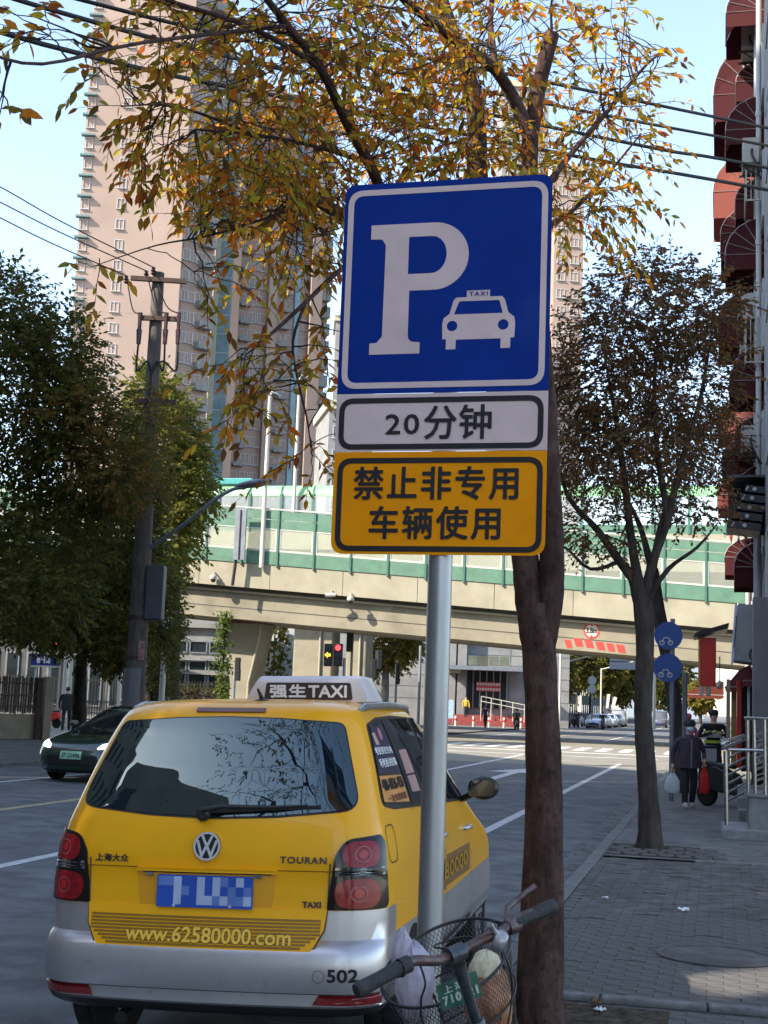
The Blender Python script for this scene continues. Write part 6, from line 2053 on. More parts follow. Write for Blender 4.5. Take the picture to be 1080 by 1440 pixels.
# --- tower A
FH = 3.2
def tower_at(u, Y, v=700): return PP(u, v, Y)
a0, a1 = tower_at(84, 200), tower_at(235, 201)
a0.z = a1.z = 0
dA = a1 - a0; LA = dA.length
TA = empty('tower_block', a0, math.atan2(dA.y, dA.x), 'pink tower block with a single column of windows, left of the crown', 'tower block')
HA = 118
m = MB(); m.box((LA / 2, 11, HA / 2), (LA, 22, HA)); m.build('wall', pink, TA)
fa_ = Facade(TA)
def face_xz(e, u, v):
    """point of facade plane y=0 of empty e seen at pixel"""
    d = ray(u, v); o = e.location; n = Vector((math.sin(e.rotation_euler.z), -math.cos(e.rotation_euler.z), 0))
    t = (o - CO).dot(n) / d.dot(n); p = CO + d * t - o
    ex = Vector((math.cos(e.rotation_euler.z), math.sin(e.rotation_euler.z), 0))
    return p.dot(ex), p.z
xw, zw0 = face_xz(TA, 176, 201)
k0 = int(zw0 / FH)
zoff = zw0 - k0 * FH
for k in range(6, int(HA / FH)):
    fa_.window(xw, k * FH + zoff, 1.15, 1.5)
    # kitchen windows with little hoods at the corner
    fa_.window(.75, k * FH + zoff - .35, 1.0, 1.6, mull=0)
    h = MB(); h.box((.55, -.25, k * FH + zoff + .8), (2.0, .9, .3)); h.build('window_hood', hoodm, TA)
    if k % 6 == 0:
        m = MB(); m.box((LA / 2, -.006, k * FH), (LA, .02, .05)); m.build('joint', pink2, TA)
# side wing of tower A: balconies and glass, falling back to the right
b0, b1 = tower_at(238, 203.5), tower_at(283, 207)
b0.z = b1.z = 0
dB = b1 - b0; LB = dB.length
TW = empty('tower_block', b0, math.atan2(dB.y, dB.x), 'balcony wing of the pink tower block, beside its bare wall', 'tower block')
m = MB(); m.box((LB / 2, 4, HA / 2 - 3), (LB, 8, HA - 6)); m.build('wall', pink2, TW)
fw_ = Facade(TW)
balm = MB(); balm.box((0, -.7, 0), (LB * .42, 1.4, .18)); balm.box((0, -1.36, .55), (LB * .42, .06, .9)); balm.box((-LB * .21, -.7, .55), (.06, 1.4, .9)); balm.box((LB * .21, -.7, .55), (.06, 1.4, .9)); balme = balm.mesh('balcony', balc)
for k in range(7, int((HA - 6) / FH)):
    z = k * FH + zoff
    fw_.window(LB * .10, z, 1.3, 1.6)
    fw_.window(LB * .30, z, 1.3, 1.6)
    fw_.window(LB * .72, z, 3.2, 1.9, mull=3)
    o = link('balcony', balme, TW); o.location = (LB * .70, 0, z - 1.45)
# ivory column and blue glass strip
c0, c1 = tower_at(284, 222), tower_at(291, 222)
TC = empty('tower_block', Vector((c0.x, c0.y, 0)), 0, 'ivory stair column with a blue glass strip between the pink towers', 'tower block')
wC = (c1 - c0).length
m = MB(); m.box((wC / 2, 1, HA / 2 - 4), (wC, 2, HA - 8)); m.build('wall', ivory, TC)
m = MB(); m.box((wC + 1.0, 1.6, HA / 2 - 6), (2.0, 2, HA - 12)); m.build('glass_strip', wgl2, TC)
for k in range(6, 34):
    m = MB(); m.box((wC + 1.0, .58, k * FH), (2.0, .08, .12)); m.build('transom', winfr, TC)
# --- tower B
b0, b1 = tower_at(296, 238), tower_at(448, 246)
b0.z = b1.z = 0
dB = b1 - b0; LB = dB.length
TBm = empty('tower_block', b0, math.atan2(dB.y, dB.x), 'rose tower block with ribbed window bays, right of the blue glass strip', 'tower block')
HB_ = 112
m = MB(); m.box((LB / 2, 6, HB_ / 2), (LB, 12, HB_)); m.build('wall', pink2, TBm)
fb_ = Facade(TBm)
xs = lambda u: face_xz(TBm, u, 600)[0]
for (u0, u1, dep) in ((296, 322, 2.2), (366, 378, 1.2), (425, 441, 1.6)):
    x0, x1 = xs(u0), xs(u1)
    m = MB(); m.box(((x0 + x1) / 2, -dep / 2, HB_ / 2), (x1 - x0, dep, HB_)); m.build('pilaster', pink, TBm)
x0, x1 = xs(405), xs(412); m = MB(); m.box(((x0 + x1) / 2, -.3, HB_ / 2 - 2), (x1 - x0, .6, HB_ - 4)); m.build('glass_strip', wgl2, TBm)
bw_ = xs(342) - xs(328)
balm = MB(); balm.box((0, -.6, -1.4), (bw_, 1.2, .18)); balm.box((0, -1.16, -.9), (bw_, .06, .85)); balme = balm.mesh('balcony', balc)
for k in range(7, 34):
    z = k * FH + 1.5
    for u, w_, mu in ((326.5, 2.4, 1), (347, 1.8, 1), (358, 1.8, 1), (384, 2.6, 2), (395, 2.0, 1), (419, 2.4, 1), (446, 3.0, 2)):
        fb_.window(xs(u), z, w_, 1.8, mull=mu)
    for u in (335, 390, 447):
        o = link('balcony', balme, TBm); o.location = (xs(u), 0, z)
# --- pale towers behind the sign and the second tree
def slab_tower(u0, u1, vt, Y, label, mat, cols, wm=1.4):
    p0, p1 = PP(u0, 700, Y), PP(u1, 700, Y + .5); H_ = PP((u0 + u1) / 2, vt, Y).z
    p0.z = p1.z = 0; d = p1 - p0; L_ = d.length
    e = empty('tower_block', p0, math.atan2(d.y, d.x), label, 'tower block')
    m = MB(); m.box((L_ / 2, 6, H_ / 2), (L_, 12, H_)); m.build('wall', mat, e)
    m = MB(); m.box((L_ / 2, 6, H_ + .6), (L_ + .8, 12.8, 1.2)); m.build('roof', ivory, e)
    f = Facade(e)
    for k in range(8, int(H_ / FH)):
        for c_ in cols: f.window(L_ * c_, k * FH + 1.6, wm, 1.6)
    return e
slab_tower(694, 760, 122, 250, 'pale tower block behind the tree top above the sign', stone_g, (.2, .42, .8))
slab_tower(772, 814, 240, 240, 'pale tower block showing between the sign and the reddish tree', pink, (.25, .7))
slab_tower(458, 486, 575, 180, 'low pale block left behind the white time plate', stone_g, (.5,))
e = slab_tower(462, 520, 452, 300, 'pale tower with an open steel roof frame behind the blue plate', stone_g, (.3, .6, .85))
for k in range(5):
    zt0 = PP(470, 452, 300).z
    m = MB(); m.span((-1.5 + k * .9, -1, zt0 + 2.4 - k * .5), (8, -1, zt0 + 2.4 - k * .5), .25, .25); m.build('roof_beam', white_p, e)
# --- grey building behind the flyover on the left
def fbuild(name, label, u0, u1, Y, H_, mat, depth=12, cat='building', skew=0):
    p0, p1 = PP(u0, 985, Y), PP(u1, 985, Y + skew); p0.z = p1.z = 0
    d = p1 - p0
    e = empty(name, p0, math.atan2(d.y, d.x), label, cat)
    m = MB(); m.box((d.length / 2, depth / 2, H_ / 2), (d.length, depth, H_)); m.build('wall', mat, e)
    return e, d.length
e, L_ = fbuild('grey_building', 'grey stone building with dark ribbon windows under the ramp, left', 205, 345, 112, 12, stone_g)
for z0, z1, mt in ((2.9, 3.6, stone_g), (5.75, 7.35, None), (0.3, 2.8, None), (3.9, 5.4, None)):
    pass
def zat(v, Y): return PP(280, v, Y).z
for va, vb in ((902, 918), (930, 945), (947, 975)):
    z1, z0 = zat(va, 112), zat(vb, 112)
    n = 5
    for k in range(n):
        w_ = L_ / n - .25
        f = MB(); x = (k + .5) * L_ / n
        for dx, dz, a, b in ((0, (z1 - z0) / 2, w_, .1), (0, -(z1 - z0) / 2, w_, .1), (-w_ / 2, 0, .1, z1 - z0), (w_ / 2, 0, .1, z1 - z0)): f.box((x + dx, -.04, (z0 + z1) / 2 + dz), (a, .14, b))
        o = f.build('window', grey_m, e)
        p = MB(); p.box((x, -.01, (z0 + z1) / 2), (w_ - .1, .05, z1 - z0 - .1)); p.build('pane', darkgl, o)
for v in (880, 926, 945.5):
    m = MB(); m.box((L_ / 2, -.2, zat(v, 112)), (L_, .4, .35)); m.build('ledge', stone_g, e)
e, L_ = fbuild('grey_building', 'dark shop block with glass front behind the iron fence, far left', -60, 205, 118, 9, pm('dark_shop_wall', (.085, .085, .085), .8, var=.2, scale=.5))
for k in range(9):
    m = MB(); x = (k + .5) * L_ / 9; m.box((x, -.05, 2.6), (L_ / 9 - .6, .12, 4.4)); o = m.build('window', grey_m, e)
    m = MB(); m.box((x, -.12, 2.6), (L_ / 9 - .9, .04, 4.1)); m.build('pane', darkgl, o)
m = MB(); m.box((L_ * .62, -.3, 5.8), (L_ * .25, .3, .9)); m.build('red_fascia', red_p, e)
# white wall with dark painted leaves behind the pier
e, L_ = fbuild('white_wall', 'white boundary wall with dark plants in front between pier and column', 376, 420, 108, 8.5, pm('white_wall', (.44, .47, .48), .8, var=.05, scale=.5), 1, 'wall')
L = []
for i in range(260):
    f = rv.random(); o = Vector((rv.gauss(L_ * (.12 + .25 * (i % 3 == 0)), .35), -.3 - rv.random() * .4, 7.6 * f ** .8))
    d = Vector((rv.gauss(0, 1), -.3, rv.gauss(0, 1))).normalized(); L.append((frame_of(d, Vector((0, -1, .2))), o, rv.uniform(.35, .7)))
e2 = empty('creeper', e.location, e.rotation_euler.z, 'sparse dark creeper hanging on the white boundary wall', 'climbing plant')
leaves_mesh('leaves', L, green, e2, DIA_V, DIA_F)
m = MB(); m.tube([(L_ * .12, -.2, 0), (L_ * .16, -.25, 4), (L_ * .14, -.2, 7.6)], .06, 6); m.build('stem', bark_d, e2)
# --- stone building with the entrance and red steps, centre right
YB = 120
e, L_ = fbuild('stone_building', 'grey stone building with a glass entrance and red steps beyond the flyover', 508, 800, YB, 18, stone_g, 14)
def bx_(u): return face_xz(e, u, 985)[0]
def bz_(v): return face_xz(e, 690, v)[1]
for v in (905, 921, 935, 952, 968, 985):
    m = MB(); m.box((L_ / 2, -.01, bz_(v)), (L_, .04, .04)); m.build('joint', grey_m, e)
for u in (636, 645, 716, 735, 760):
    m = MB(); m.box((bx_(u), -.01, 7), (.05, .05, 14)); m.build('joint', grey_m, e)
for (u0, u1) in ((628, 640), (640, 655)):
    m = MB(); x0, x1 = bx_(u0), bx_(u1); m.box(((x0 + x1) / 2, -.5, 7.5), (x1 - x0 - .15, 1.0, 15)); m.build('pier', stone_g, e)
m = MB(); x0, x1 = bx_(655), bx_(712); m.box(((x0 + x1) / 2, -.06, (bz_(944) + bz_(996)) / 2), (x1 - x0, .2, bz_(944) - bz_(996))); m.build('entrance_glass', darkgl, e)
for k in range(7):
    m = MB(); x = x0 + (x1 - x0) * k / 6; m.box((x, -.2, (bz_(944) + bz_(996)) / 2), (.1, .14, bz_(944) - bz_(996))); m.build('mullion', grey_m, e)
m = MB(); x0, x1 = bx_(625), bx_(732); m.box(((x0 + x1) / 2, -1.2, bz_(941)), (x1 - x0, 2.4, .35)); m.build('canopy', grey_m, e)
cg = pm('canopy_glass', (.13, .14, .11), .15, var=.25, scale=.6)
for k in range(4):
    x0, x1 = bx_(655 + k * 14.5), bx_(655 + k * 14.5 + 13.5); m = MB(); m.box(((x0 + x1) / 2, -1.9, (bz_(924) + bz_(937)) / 2), (x1 - x0, .06, bz_(924) - bz_(937))); m.build('canopy_pane', cg, e)
m = MB(); x0, x1 = bx_(628), bx_(645); m.box(((x0 + x1) / 2, -1.2, bz_(944)), (x1 - x0, .5, .6)); m.build('sign_box', ivory, e)
bn = pm('banner_red', (.42, .04, .05), .6, var=.1)
m = MB(); x0, x1 = bx_(669), bx_(703); m.box(((x0 + x1) / 2, -.35, bz_(966)), (x1 - x0, .06, bz_(960) - bz_(973))); m.build('banner', bn, e)
for r_, v in enumerate((962.5, 969.5)):
    for k in range(9):
        m = MB(); w_ = (x1 - x0) / 9; m.box((x0 + (k + .5) * w_, -.40, bz_(v)), (w_ * .72, .03, w_ * .86)); m.build('banner_square', white_p, e)
m = MB(); m.tube([PS(590, 913, 76) - e.location, PS(684, 913.5, 76) - e.location], .04, 6) if False else None
redst = pm('red_steps', (.24, .05, .045), .7, var=.15)
for k in range(4):
    m = MB(); x0, x1 = bx_(600), bx_(738); m.box(((x0 + x1) / 2, -.7 - .45 * (3 - k), .11 + .22 * k), (x1 - x0, 1.2 + .9 * (3 - k) * .5, .22)); m.build('step', redst, e)
rl_ = empty('ramp_railing', e.location, e.rotation_euler.z, 'pale metal ramp railing in front of the stone building', 'railing')
for (z) in (0, .4):
    m = MB(); m.tube([(bx_(674), -2.2, bz_(980) - z), (bx_(735), -2.2, bz_(990) - z)], .04, 6); m.build('rail', white_p, rl_)
for u in (674, 688, 702, 718, 734):
    m = MB(); x = bx_(u); m.tube([(x, -2.2, 0), (x, -2.2, bz_(980 + (u - 674) * .16))], .035, 6); m.build('post', white_p, rl_)
m = MB(); bl_ = MB(); bl_.lathe((0, 0, 0), [(.09, 0), (.09, .75), (.06, .8)], 10); ble = bl_.mesh('bollard', [white_p], 40)
rd_ = MB(); rd_.lathe((0, 0, 0), [(.095, .42), (.095, .6)], 10); rde = rd_.mesh('band', [red_p], 40)
for k, u in enumerate((641, 666, 688, 709, 733)):
    p = PP(u, 1003, 111); p.z = 0.0
    o = link('bollard', ble); o.location = p; tag(o, ['white bollard with red band before the red steps, left end of its row', 'white bollard with red band below the man in yellow', 'white bollard with red band beside the person in dark blue', 'white bollard with red band right of the ramp railing start', 'white bollard with red band next to the rider in olive'][k], 'bollard', 'bollards along the far pavement')
    b_ = link('band', rde, o)
# notice board by the steps, blue
p = PP(631, 990, 115); p.z = 0
nb = empty('notice_board', p, 0, 'pale blue notice board at the foot of the stone building', 'notice board')
m = MB(); m.box((0, 0, 1.3), (.8, .1, 1.5)); m.build('board', pm('notice_blue', (.35, .5, .62), .5, var=.1), nb)
for x in (-.35, .35):
    m = MB(); m.tube([(x, .02, 0), (x, .02, .6)], .03, 6); m.build('leg', grey_m, nb)
# ------------------------------------------------------------------ the house row on the right: wall, awnings, air conditioners, shops, stair
wall_r = pm('house_render', (0.33, 0.28, 0.20), 0.85, var=0.12, scale=1.0, spec=0.2)
add_stains(wall_r, (.2, .16, .11), .52, .72, .9, .7)
wall_g = pm('grey_house_render', (0.30, 0.30, 0.30), 0.8, var=0.12, scale=1.2, spec=0.2)
add_stains(wall_g, (.16, .16, .16), .52, .72, 1.4, .6)
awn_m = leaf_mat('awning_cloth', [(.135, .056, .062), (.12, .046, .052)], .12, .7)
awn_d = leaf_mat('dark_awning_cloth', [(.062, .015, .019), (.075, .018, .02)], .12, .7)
awn_o = leaf_mat('sunlit_awning_cloth', [(.27, .085, .065), (.23, .07, .058)], .15, .7)  # sun on these awnings is put into a lighter cloth colour
awn_fr = pm('awning_tube', (.34, .30, .29), .5, metal=.4, var=.15)
ac_m = pm('ac_casing', (.42, .42, .40), .6, var=.08, scale=3)
add_stains(ac_m, (.26, .23, .18), .55, .75, 3, .6)
pipe_m = pm('pvc_pipe', (.42, .44, .46), .5, var=.08, scale=2)
grille_m = pm('window_cage', (.40, .38, .32), .5, metal=.3, var=.15)
WT = 0.98          # wall line, to the right of the street axis
S0, S1 = 22.0, 42.5
hs = empty('house_row', ST(S0, WT), -S_HEAD, 'cream old house with red awnings and pipes at the right edge', 'house')
LH = S1 - S0       # local y along the street, x away from it
m = MB(); m.box((6, LH / 2 - 0, 12.4), (12, LH, 24.8)); m.build('wall', wall_r, hs)
m = MB(); m.box((6, LH / 2, 24.9), (12.6, LH + .6, .5)); m.build('roof', wall_g, hs)
m = MB(); m.box((-.03, 3.0, 8.5), (.06, 9.0, 17)); m.build('grey_strip', wall_g, hs)
def HP(u, v, t):
    """point on the plane at lateral distance t seen at a pixel, in house coordinates (x, y, z)"""
    d = ray(u, v); k = (t - CO.dot(TV)) / d.dot(TV); p = CO + d * k
    return Vector((p.dot(TV) - WT, p.dot(SV) - S0, p.z))
def s_of(u, v, t): return HP(u, v, t).y
# house windows
for k in range(7):
    for y in (5.2, 8.6, 12.2, 16.0, 19.0):
        f = MB(); z = 4.4 + 2.9 * k
        if z > 23: continue
        for dy, dz, a, b in ((0, .72, 1.5, .08), (0, -.72, 1.5, .08), (-.74, 0, .08, 1.5), (.74, 0, .08, 1.5), (0, 0, .06, 1.4)): f.box((-.04, y + dy, z + dz), (.1, a, b))
        o = f.build('window', winfr, hs)
        p = MB(); p.box((-.02, y, z), (.03, 1.44, 1.4)); p.build('pane', darkgl, o)
# drain pipes
for y, r, mat in ((9.6, .085, pipe_m), (8.75, .06, pipe_m), (20.2, .06, pipe_m)):
    m = MB(); m.tube([(-.14, y, 0), (-.14, y, 24.6)], r, 12); m.build('drain_pipe', mat, hs, smooth=50)
    for z in (3, 6, 9, 12, 15, 18):
        m = MB(); m.tube([(-.14, y, z), (-.14, y, z + .12)], r * 1.25, 12); m.build('pipe_collar', mat, hs, smooth=50)
# bow awnings on tube frames
def awning(y, z, w_, dep, h, label, mat, mat2=None, drop=.32):
    e = empty('window_awning', ST(S0 + y, WT, z), -S_HEAD, label, 'awning', 'bow awnings on the house at the right edge')
    n = 7; mrib = 9
    m = MB()
    # quarter dome of pleated cloth
    rows = []
    for i in range(mrib + 1):
        a = PI / 2 * i / mrib
        row = []
        for j in range(11):
            f = j / 10
            yy = (f - .5) * w_
            rr_ = 1.0
            row.append(Vector((-dep * math.sin(a) * (.55 + .45 * rr_), yy * (.93 + .07 * math.sin(a)), h * math.cos(a) + .03 * (j % 2) - .02 * (i % 2) * (0 < i < mrib))))
        rows.append(row)
    m.loft(rows, closed=False)
    o = m.build('cover', mat, e, fix=False)
    v = MB(); base = rows[-1]
    vs = []
    for j, p in enumerate(base): vs += [p, p - Vector((0, 0, drop * (.85 + .15 * (j % 2))))]
    v.add(vs, [(2 * j, 2 * j + 1, 2 * j + 3, 2 * j + 2) for j in range(len(base) - 1)])
    for sgn_ in (0, -1):
        p = base[sgn_]; v.add([Vector((0, p.y, 0)), Vector((0, p.y, -drop)), p - Vector((0, 0, drop)), p], [(0, 1, 2, 3)])
        v.add([Vector((0, p.y, 0)), p] + [rows[i][sgn_] for i in range(mrib - 1, -1, -2)], [tuple(range(2 + len(range(mrib - 1, -1, -2))))])
    v.build('valance', mat2 or mat, e, fix=False)
    t = MB()
    for j in (0, 2, 4, 6, 8, 10): t.tube([rows[i][j] + Vector((-.012, 0, .012)) for i in range(mrib + 1)], .012, 4, caps=False)
    t.tube([Vector((-.01, 0, 0)) + p for p in base], .012, 4)
    for en in (0, -1):
        for i in (1, 3, 5, 7, 9): t.tube([Vector((0, rows[i][en].y, 0)), rows[i][en] + Vector((0, -.012 if en == 0 else .012, 0))], .011, 4)
    tag(t.build('frame_tubes', awn_fr, e), kind='stuff')
    return e
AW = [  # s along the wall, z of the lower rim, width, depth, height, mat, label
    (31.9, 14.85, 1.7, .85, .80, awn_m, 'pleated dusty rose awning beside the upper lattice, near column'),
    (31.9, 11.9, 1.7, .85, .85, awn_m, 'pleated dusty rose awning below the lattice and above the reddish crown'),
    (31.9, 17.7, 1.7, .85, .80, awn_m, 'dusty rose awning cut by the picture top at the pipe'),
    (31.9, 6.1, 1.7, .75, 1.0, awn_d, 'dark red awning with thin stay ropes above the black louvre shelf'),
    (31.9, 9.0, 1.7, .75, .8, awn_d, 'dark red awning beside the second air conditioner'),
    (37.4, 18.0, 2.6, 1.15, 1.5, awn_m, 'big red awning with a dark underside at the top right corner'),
    (38.4, 15.8, 2.0, 1.15, 1.15, awn_o, 'sunlit pink awning under the big top one'),
    (36.6, 14.0, 1.9, .95, .75, awn_d, 'deep red hood under the sunlit pink one'),
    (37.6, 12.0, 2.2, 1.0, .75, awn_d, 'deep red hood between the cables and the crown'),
    (38.4, 9.4, 2.0, 1.0, .7, awn_o, 'sunlit salmon awning half hidden by the reddish crown'),
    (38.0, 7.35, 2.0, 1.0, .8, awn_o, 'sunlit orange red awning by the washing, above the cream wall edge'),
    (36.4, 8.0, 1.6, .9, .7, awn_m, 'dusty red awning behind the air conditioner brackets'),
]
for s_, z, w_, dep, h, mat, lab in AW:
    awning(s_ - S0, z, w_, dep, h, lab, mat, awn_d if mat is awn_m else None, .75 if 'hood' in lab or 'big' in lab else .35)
extra = [(33.6, 16.9, 1.2, .6, .5, awn_d), (34.4, 14.2, 1.3, .6, .5, awn_m), (33.9, 11.0, 1.2, .55, .45, awn_d), (34.6, 8.3, 1.3, .6, .5, awn_m), (40.3, 13.0, 1.3, .7, .5, awn_m), (40.6, 10.4, 1.4, .75, .5, awn_d), (40.4, 6.0, 1.5, .8, .55, awn_m), (35.2, 5.2, 1.4, .6, .6, awn_d), (40.8, 17.2, 1.3, .8, .5, awn_d), (33.2, 19.6, 1.3, .6, .5, awn_d)]
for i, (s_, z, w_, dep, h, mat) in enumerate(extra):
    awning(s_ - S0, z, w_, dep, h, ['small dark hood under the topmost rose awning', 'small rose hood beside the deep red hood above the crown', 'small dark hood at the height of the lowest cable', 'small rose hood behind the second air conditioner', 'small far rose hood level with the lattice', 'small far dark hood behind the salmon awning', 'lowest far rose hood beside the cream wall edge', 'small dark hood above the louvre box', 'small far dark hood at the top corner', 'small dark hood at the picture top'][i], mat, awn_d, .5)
# washing hung on poles before the windows
def washing(s_, z, label, cols):
    e = empty('washing_line', ST(s_, WT, z), -S_HEAD, label, 'washing', 'washing hung from the house')
    for yy in (-.5, .5):
        m = MB(); m.tube([(0, yy, 0), (-1.0, yy, .08)], .014, 5); m.build('pole', grille_m, e)
    for i, c in enumerate(cols):
        x = -.25 - .2 * i
        m = MB(); n = 6
        vs = [Vector((x + .05 * math.sin(3 * a + b * 2 + i), -.45 + .9 * a / n, -.02 - .62 * b / 4 * (1 - .15 * abs(math.sin(a * 1.3 + i))))) for b in range(5) for a in range(n + 1)]
        m.add(vs, [(b * (n + 1) + a, b * (n + 1) + a + 1, (b + 1) * (n + 1) + a + 1, (b + 1) * (n + 1) + a) for b in range(4) for a in range(n)])
        m.build('cloth', c, e, smooth=60, fix=False)
cl1, cl2, cl3 = leaf_mat('pink_cloth_line', [(.35, .08, .12), (.35, .08, .12)], .2, .8), leaf_mat('cream_cloth_line', [(.40, .34, .24), (.40, .34, .24)], .2, .8), leaf_mat('blue_cloth_line', [(.10, .12, .22), (.10, .12, .22)], .2, .8)
washing(36.8, 13.6, 'pink and cream washing hung below the sunlit pink awning', (cl1, cl2, cl1))
washing(38.6, 6.9, 'red and violet washing hung beneath the orange red awning', (cl1, cl3, cl1))
washing(35.0, 10.0, 'dark and cream washing behind the reddish crown', (cl3, cl2))
# lattices over windows
def lattice(y, z, w_, h, label):
    e = empty('window_lattice', ST(S0 + y, WT, z), -S_HEAD, label, 'window grille', 'folding lattices at the house windows')
    x = -.42
    m = MB()
    for a, b in (((x, -w_ / 2, 0), (x, w_ / 2, 0)), ((x, -w_ / 2, h), (x, w_ / 2, h)), ((x, -w_ / 2, 0), (x, -w_ / 2, h)), ((x, w_ / 2, 0), (x, w_ / 2, h)), ((x, -w_ / 2, 0), (0, -w_ / 2, 0)), ((x, w_ / 2, 0), (0, w_ / 2, 0)), ((x, w_ / 2, h), (0, w_ / 2, h)), ((x, -w_ / 2, h), (0, -w_ / 2, h))): m.span(a, b, .035, .035)
    m.build('frame', grille_m, e)
    m = MB(); n = 5
    for i in range(-n, n + 1):
        for sg in (-1, 1):
            y0 = i * w_ / n
            a, b = Vector((x, y0, 0)), Vector((x, y0 + sg * h * .55, h))
            # clip to the frame
            pts = []
            for q in range(21):
                p = a.lerp(b, q / 20)
                if abs(p.y) <= w_ / 2: pts.append(p)
            if len(pts) > 1: m.span(pts[0], pts[-1], .025, .02)
        if i in (-3, -1, 1, 3): m.span((x + .2, i * w_ / n / 2, 0), (x + .2, i * w_ / n / 2, h), .02, .02)
    for q in range(5): m.span((x * (q / 4), -w_ / 2, 0), (x * (q / 4), -w_ / 2, h), .025, .02)
    tag(m.build('lattice_bars', grille_m, e), kind='stuff')
lattice(9.0, 12.9, 1.3, 1.1, 'pale folding lattice above the lower rose awning')
lattice(12.4, 16.6, 1.3, 1.4, 'cream folding lattice under the topmost red awning')
lattice(9.2, 9.3, 1.2, 1.0, 'rusty lattice beside the second air conditioner')
# air conditioner boxes on brackets
def aircon(y, z, label, dep=.36, big=1.0):
    e = empty('air_conditioner', ST(S0 + y, WT, z), -S_HEAD, label, 'air conditioner', 'air conditioners on the house wall')
    m = MB(); m.box((-dep / 2 - .14, 0, .29 * big), (dep, .86 * big, .58 * big)); m.build('casing', ac_m, e, bevel=.015)
    m = MB(); m.lathe((-dep - .145, -.1, .29 * big), [(.2 * big, 0), (.2 * big, -.012), (.17 * big, -.012), (.17 * big, 0), (.12 * big, 0), (.12 * big, -.012), (.09 * big, -.012), (.09 * big, 0)], 20, 'X'); m.build('fan_guard', blk, e)
    for yy in (-.3, .3):
        m = MB(); m.span((0, yy, -.03), (-dep - .2, yy, -.03), .04, .04); m.span((0, yy, -.38), (-dep - .1, yy, -.04), .03, .03); m.build('bracket', rust_d, e)
    m = MB(); m.tube(smooth_path([(-.3, -.44, .3), (-.3, -.6, .1), (-.1, -.65, -.3), (-.02, -.5, -.2)], 5), .025, 6); m.build('hose', wire_k, e)
aircon(9.4, 10.4, 'air conditioner under the lower rose awning, at the drain pipe')
aircon(11.9, 10.25, 'rusty stained air conditioner tucked behind the crown')
aircon(9.2, 7.35, 'pale air conditioner with a black hose above the dark red awning')
aircon(10.5, 17.3, 'small air conditioner at the top beside the pipe')
aircon(13.5, 13.0, 'air conditioner between the deep red hoods')
aircon(8.6, 13.7, 'air conditioner box on a rusty shelf close to the pipe')
# projecting shelf with black louvres and pale buttons
lv_e = empty('louvre_shelf', ST(29.5, WT - .02, HP(1050, 800, .7).z), -S_HEAD, 'dark stepped louvre box with round pale knobs jutting from the house', 'louvre box')
blackp = pm('black_louvre', (.018, .02, .026), .5, var=.2)
slate = pm('slate_sheet', (.055, .065, .075), .6, var=.25, scale=3)
m = MB(); m.box((-.38, .8, .62), (.76, .06, 1.05)); m.build('back_sheet', slate, lv_e)
m = MB(); m.box((-.4, .1, 1.13), (.8, 1.5, .05)); m.build('top_sheet', slate, lv_e)
for k in range(5):
    m = MB(); m.box((-.22 - .06 * (4 - k), -.0 - .10 * (4 - k) * .3, .10 + .19 * k), (.44 + .12 * (4 - k) * .5, 1.2, .15), M=Matrix.Rotation(.12, 3, 'Y')); m.build('louvre', blackp, lv_e, bevel=.01)
    m = MB(); m.lathe((-.25 - .05 * (4 - k), -.62 - .03 * (4 - k), .10 + .19 * k), [(.045, 0), (.04, -.02), (0, -.022)], 12, 'Y'); m.build('knob', frame_w, lv_e)
    m = MB(); m.box((-.40 - .07 * (4 - k), -.615 - .03 * (4 - k), .12 + .19 * k), (.10, .012, .03), M=Matrix.Rotation(-1.0, 3, 'Y')); m.build('clip', frame_w, lv_e)
# big grey duct box above the pavement, with a coil of cable
duct_m = pm('duct_grey', (.27, .29, .29), .55, var=.1, scale=1.5)
add_stains(duct_m, (.14, .145, .14), .56, .74, 3, .6)
c0, c1 = HP(1029, 935, .38), HP(1062, 850, .9)
sD = 29.0
a, b = PS(1029, 932, sD), PS(1062, 850, sD)
e = empty('duct_box', ST(sD, b.dot(TV), a.z), -S_HEAD, 'large weathered grey duct box jutting over the shop pinkish hoods', 'duct')
W_ = b.dot(TV) - a.dot(TV); H_ = b.z - a.z
m = MB(); m.prism([(-W_ * .92, .05), (0, 0), (.35, 0), (.35, H_), (-W_ * .75, H_)], lambda x, z, d: Vector((x, d, z)), 0, 1.4); m.build('casing', duct_m, e, bevel=.012)
m = MB(); m.prism([(-W_ * 1.02, -.05), (-W_ * .93, .02), (-W_ * .76, H_), (-W_ * .86, H_)], lambda x, z, d: Vector((x, d, z)), .02, 1.38); m.build('light_box', pm('pale_sign_face', (.50, .56, .74), .4, var=.1), e)
m = MB(); m.prism([(-W_ * .935, .3), (-W_ * .905, .3), (-W_ * .78, H_ * .8), (-W_ * .81, H_ * .8)], lambda x, z, d: Vector((x, d, z)), -.03, .0); m.build('blue_stripe', sgb, e)
for k in range(3):
    m = MB(); m.tube([(.0 + .11 * math.cos(q * PI / 10), -.02 - .012 * k, .18 + .13 * math.sin(q * PI / 10)) for q in range(21)], .012, 5); m.build('cable_coil', wire_k, e)
m = MB(); m.tube(smooth_path([(.1, -.02, .2), (.16, -.03, .7), (.12, -.03, H_ + .3), (.2, 0, H_ + 1.2)], 5), .012, 5); m.build('cable', wire_k, e)
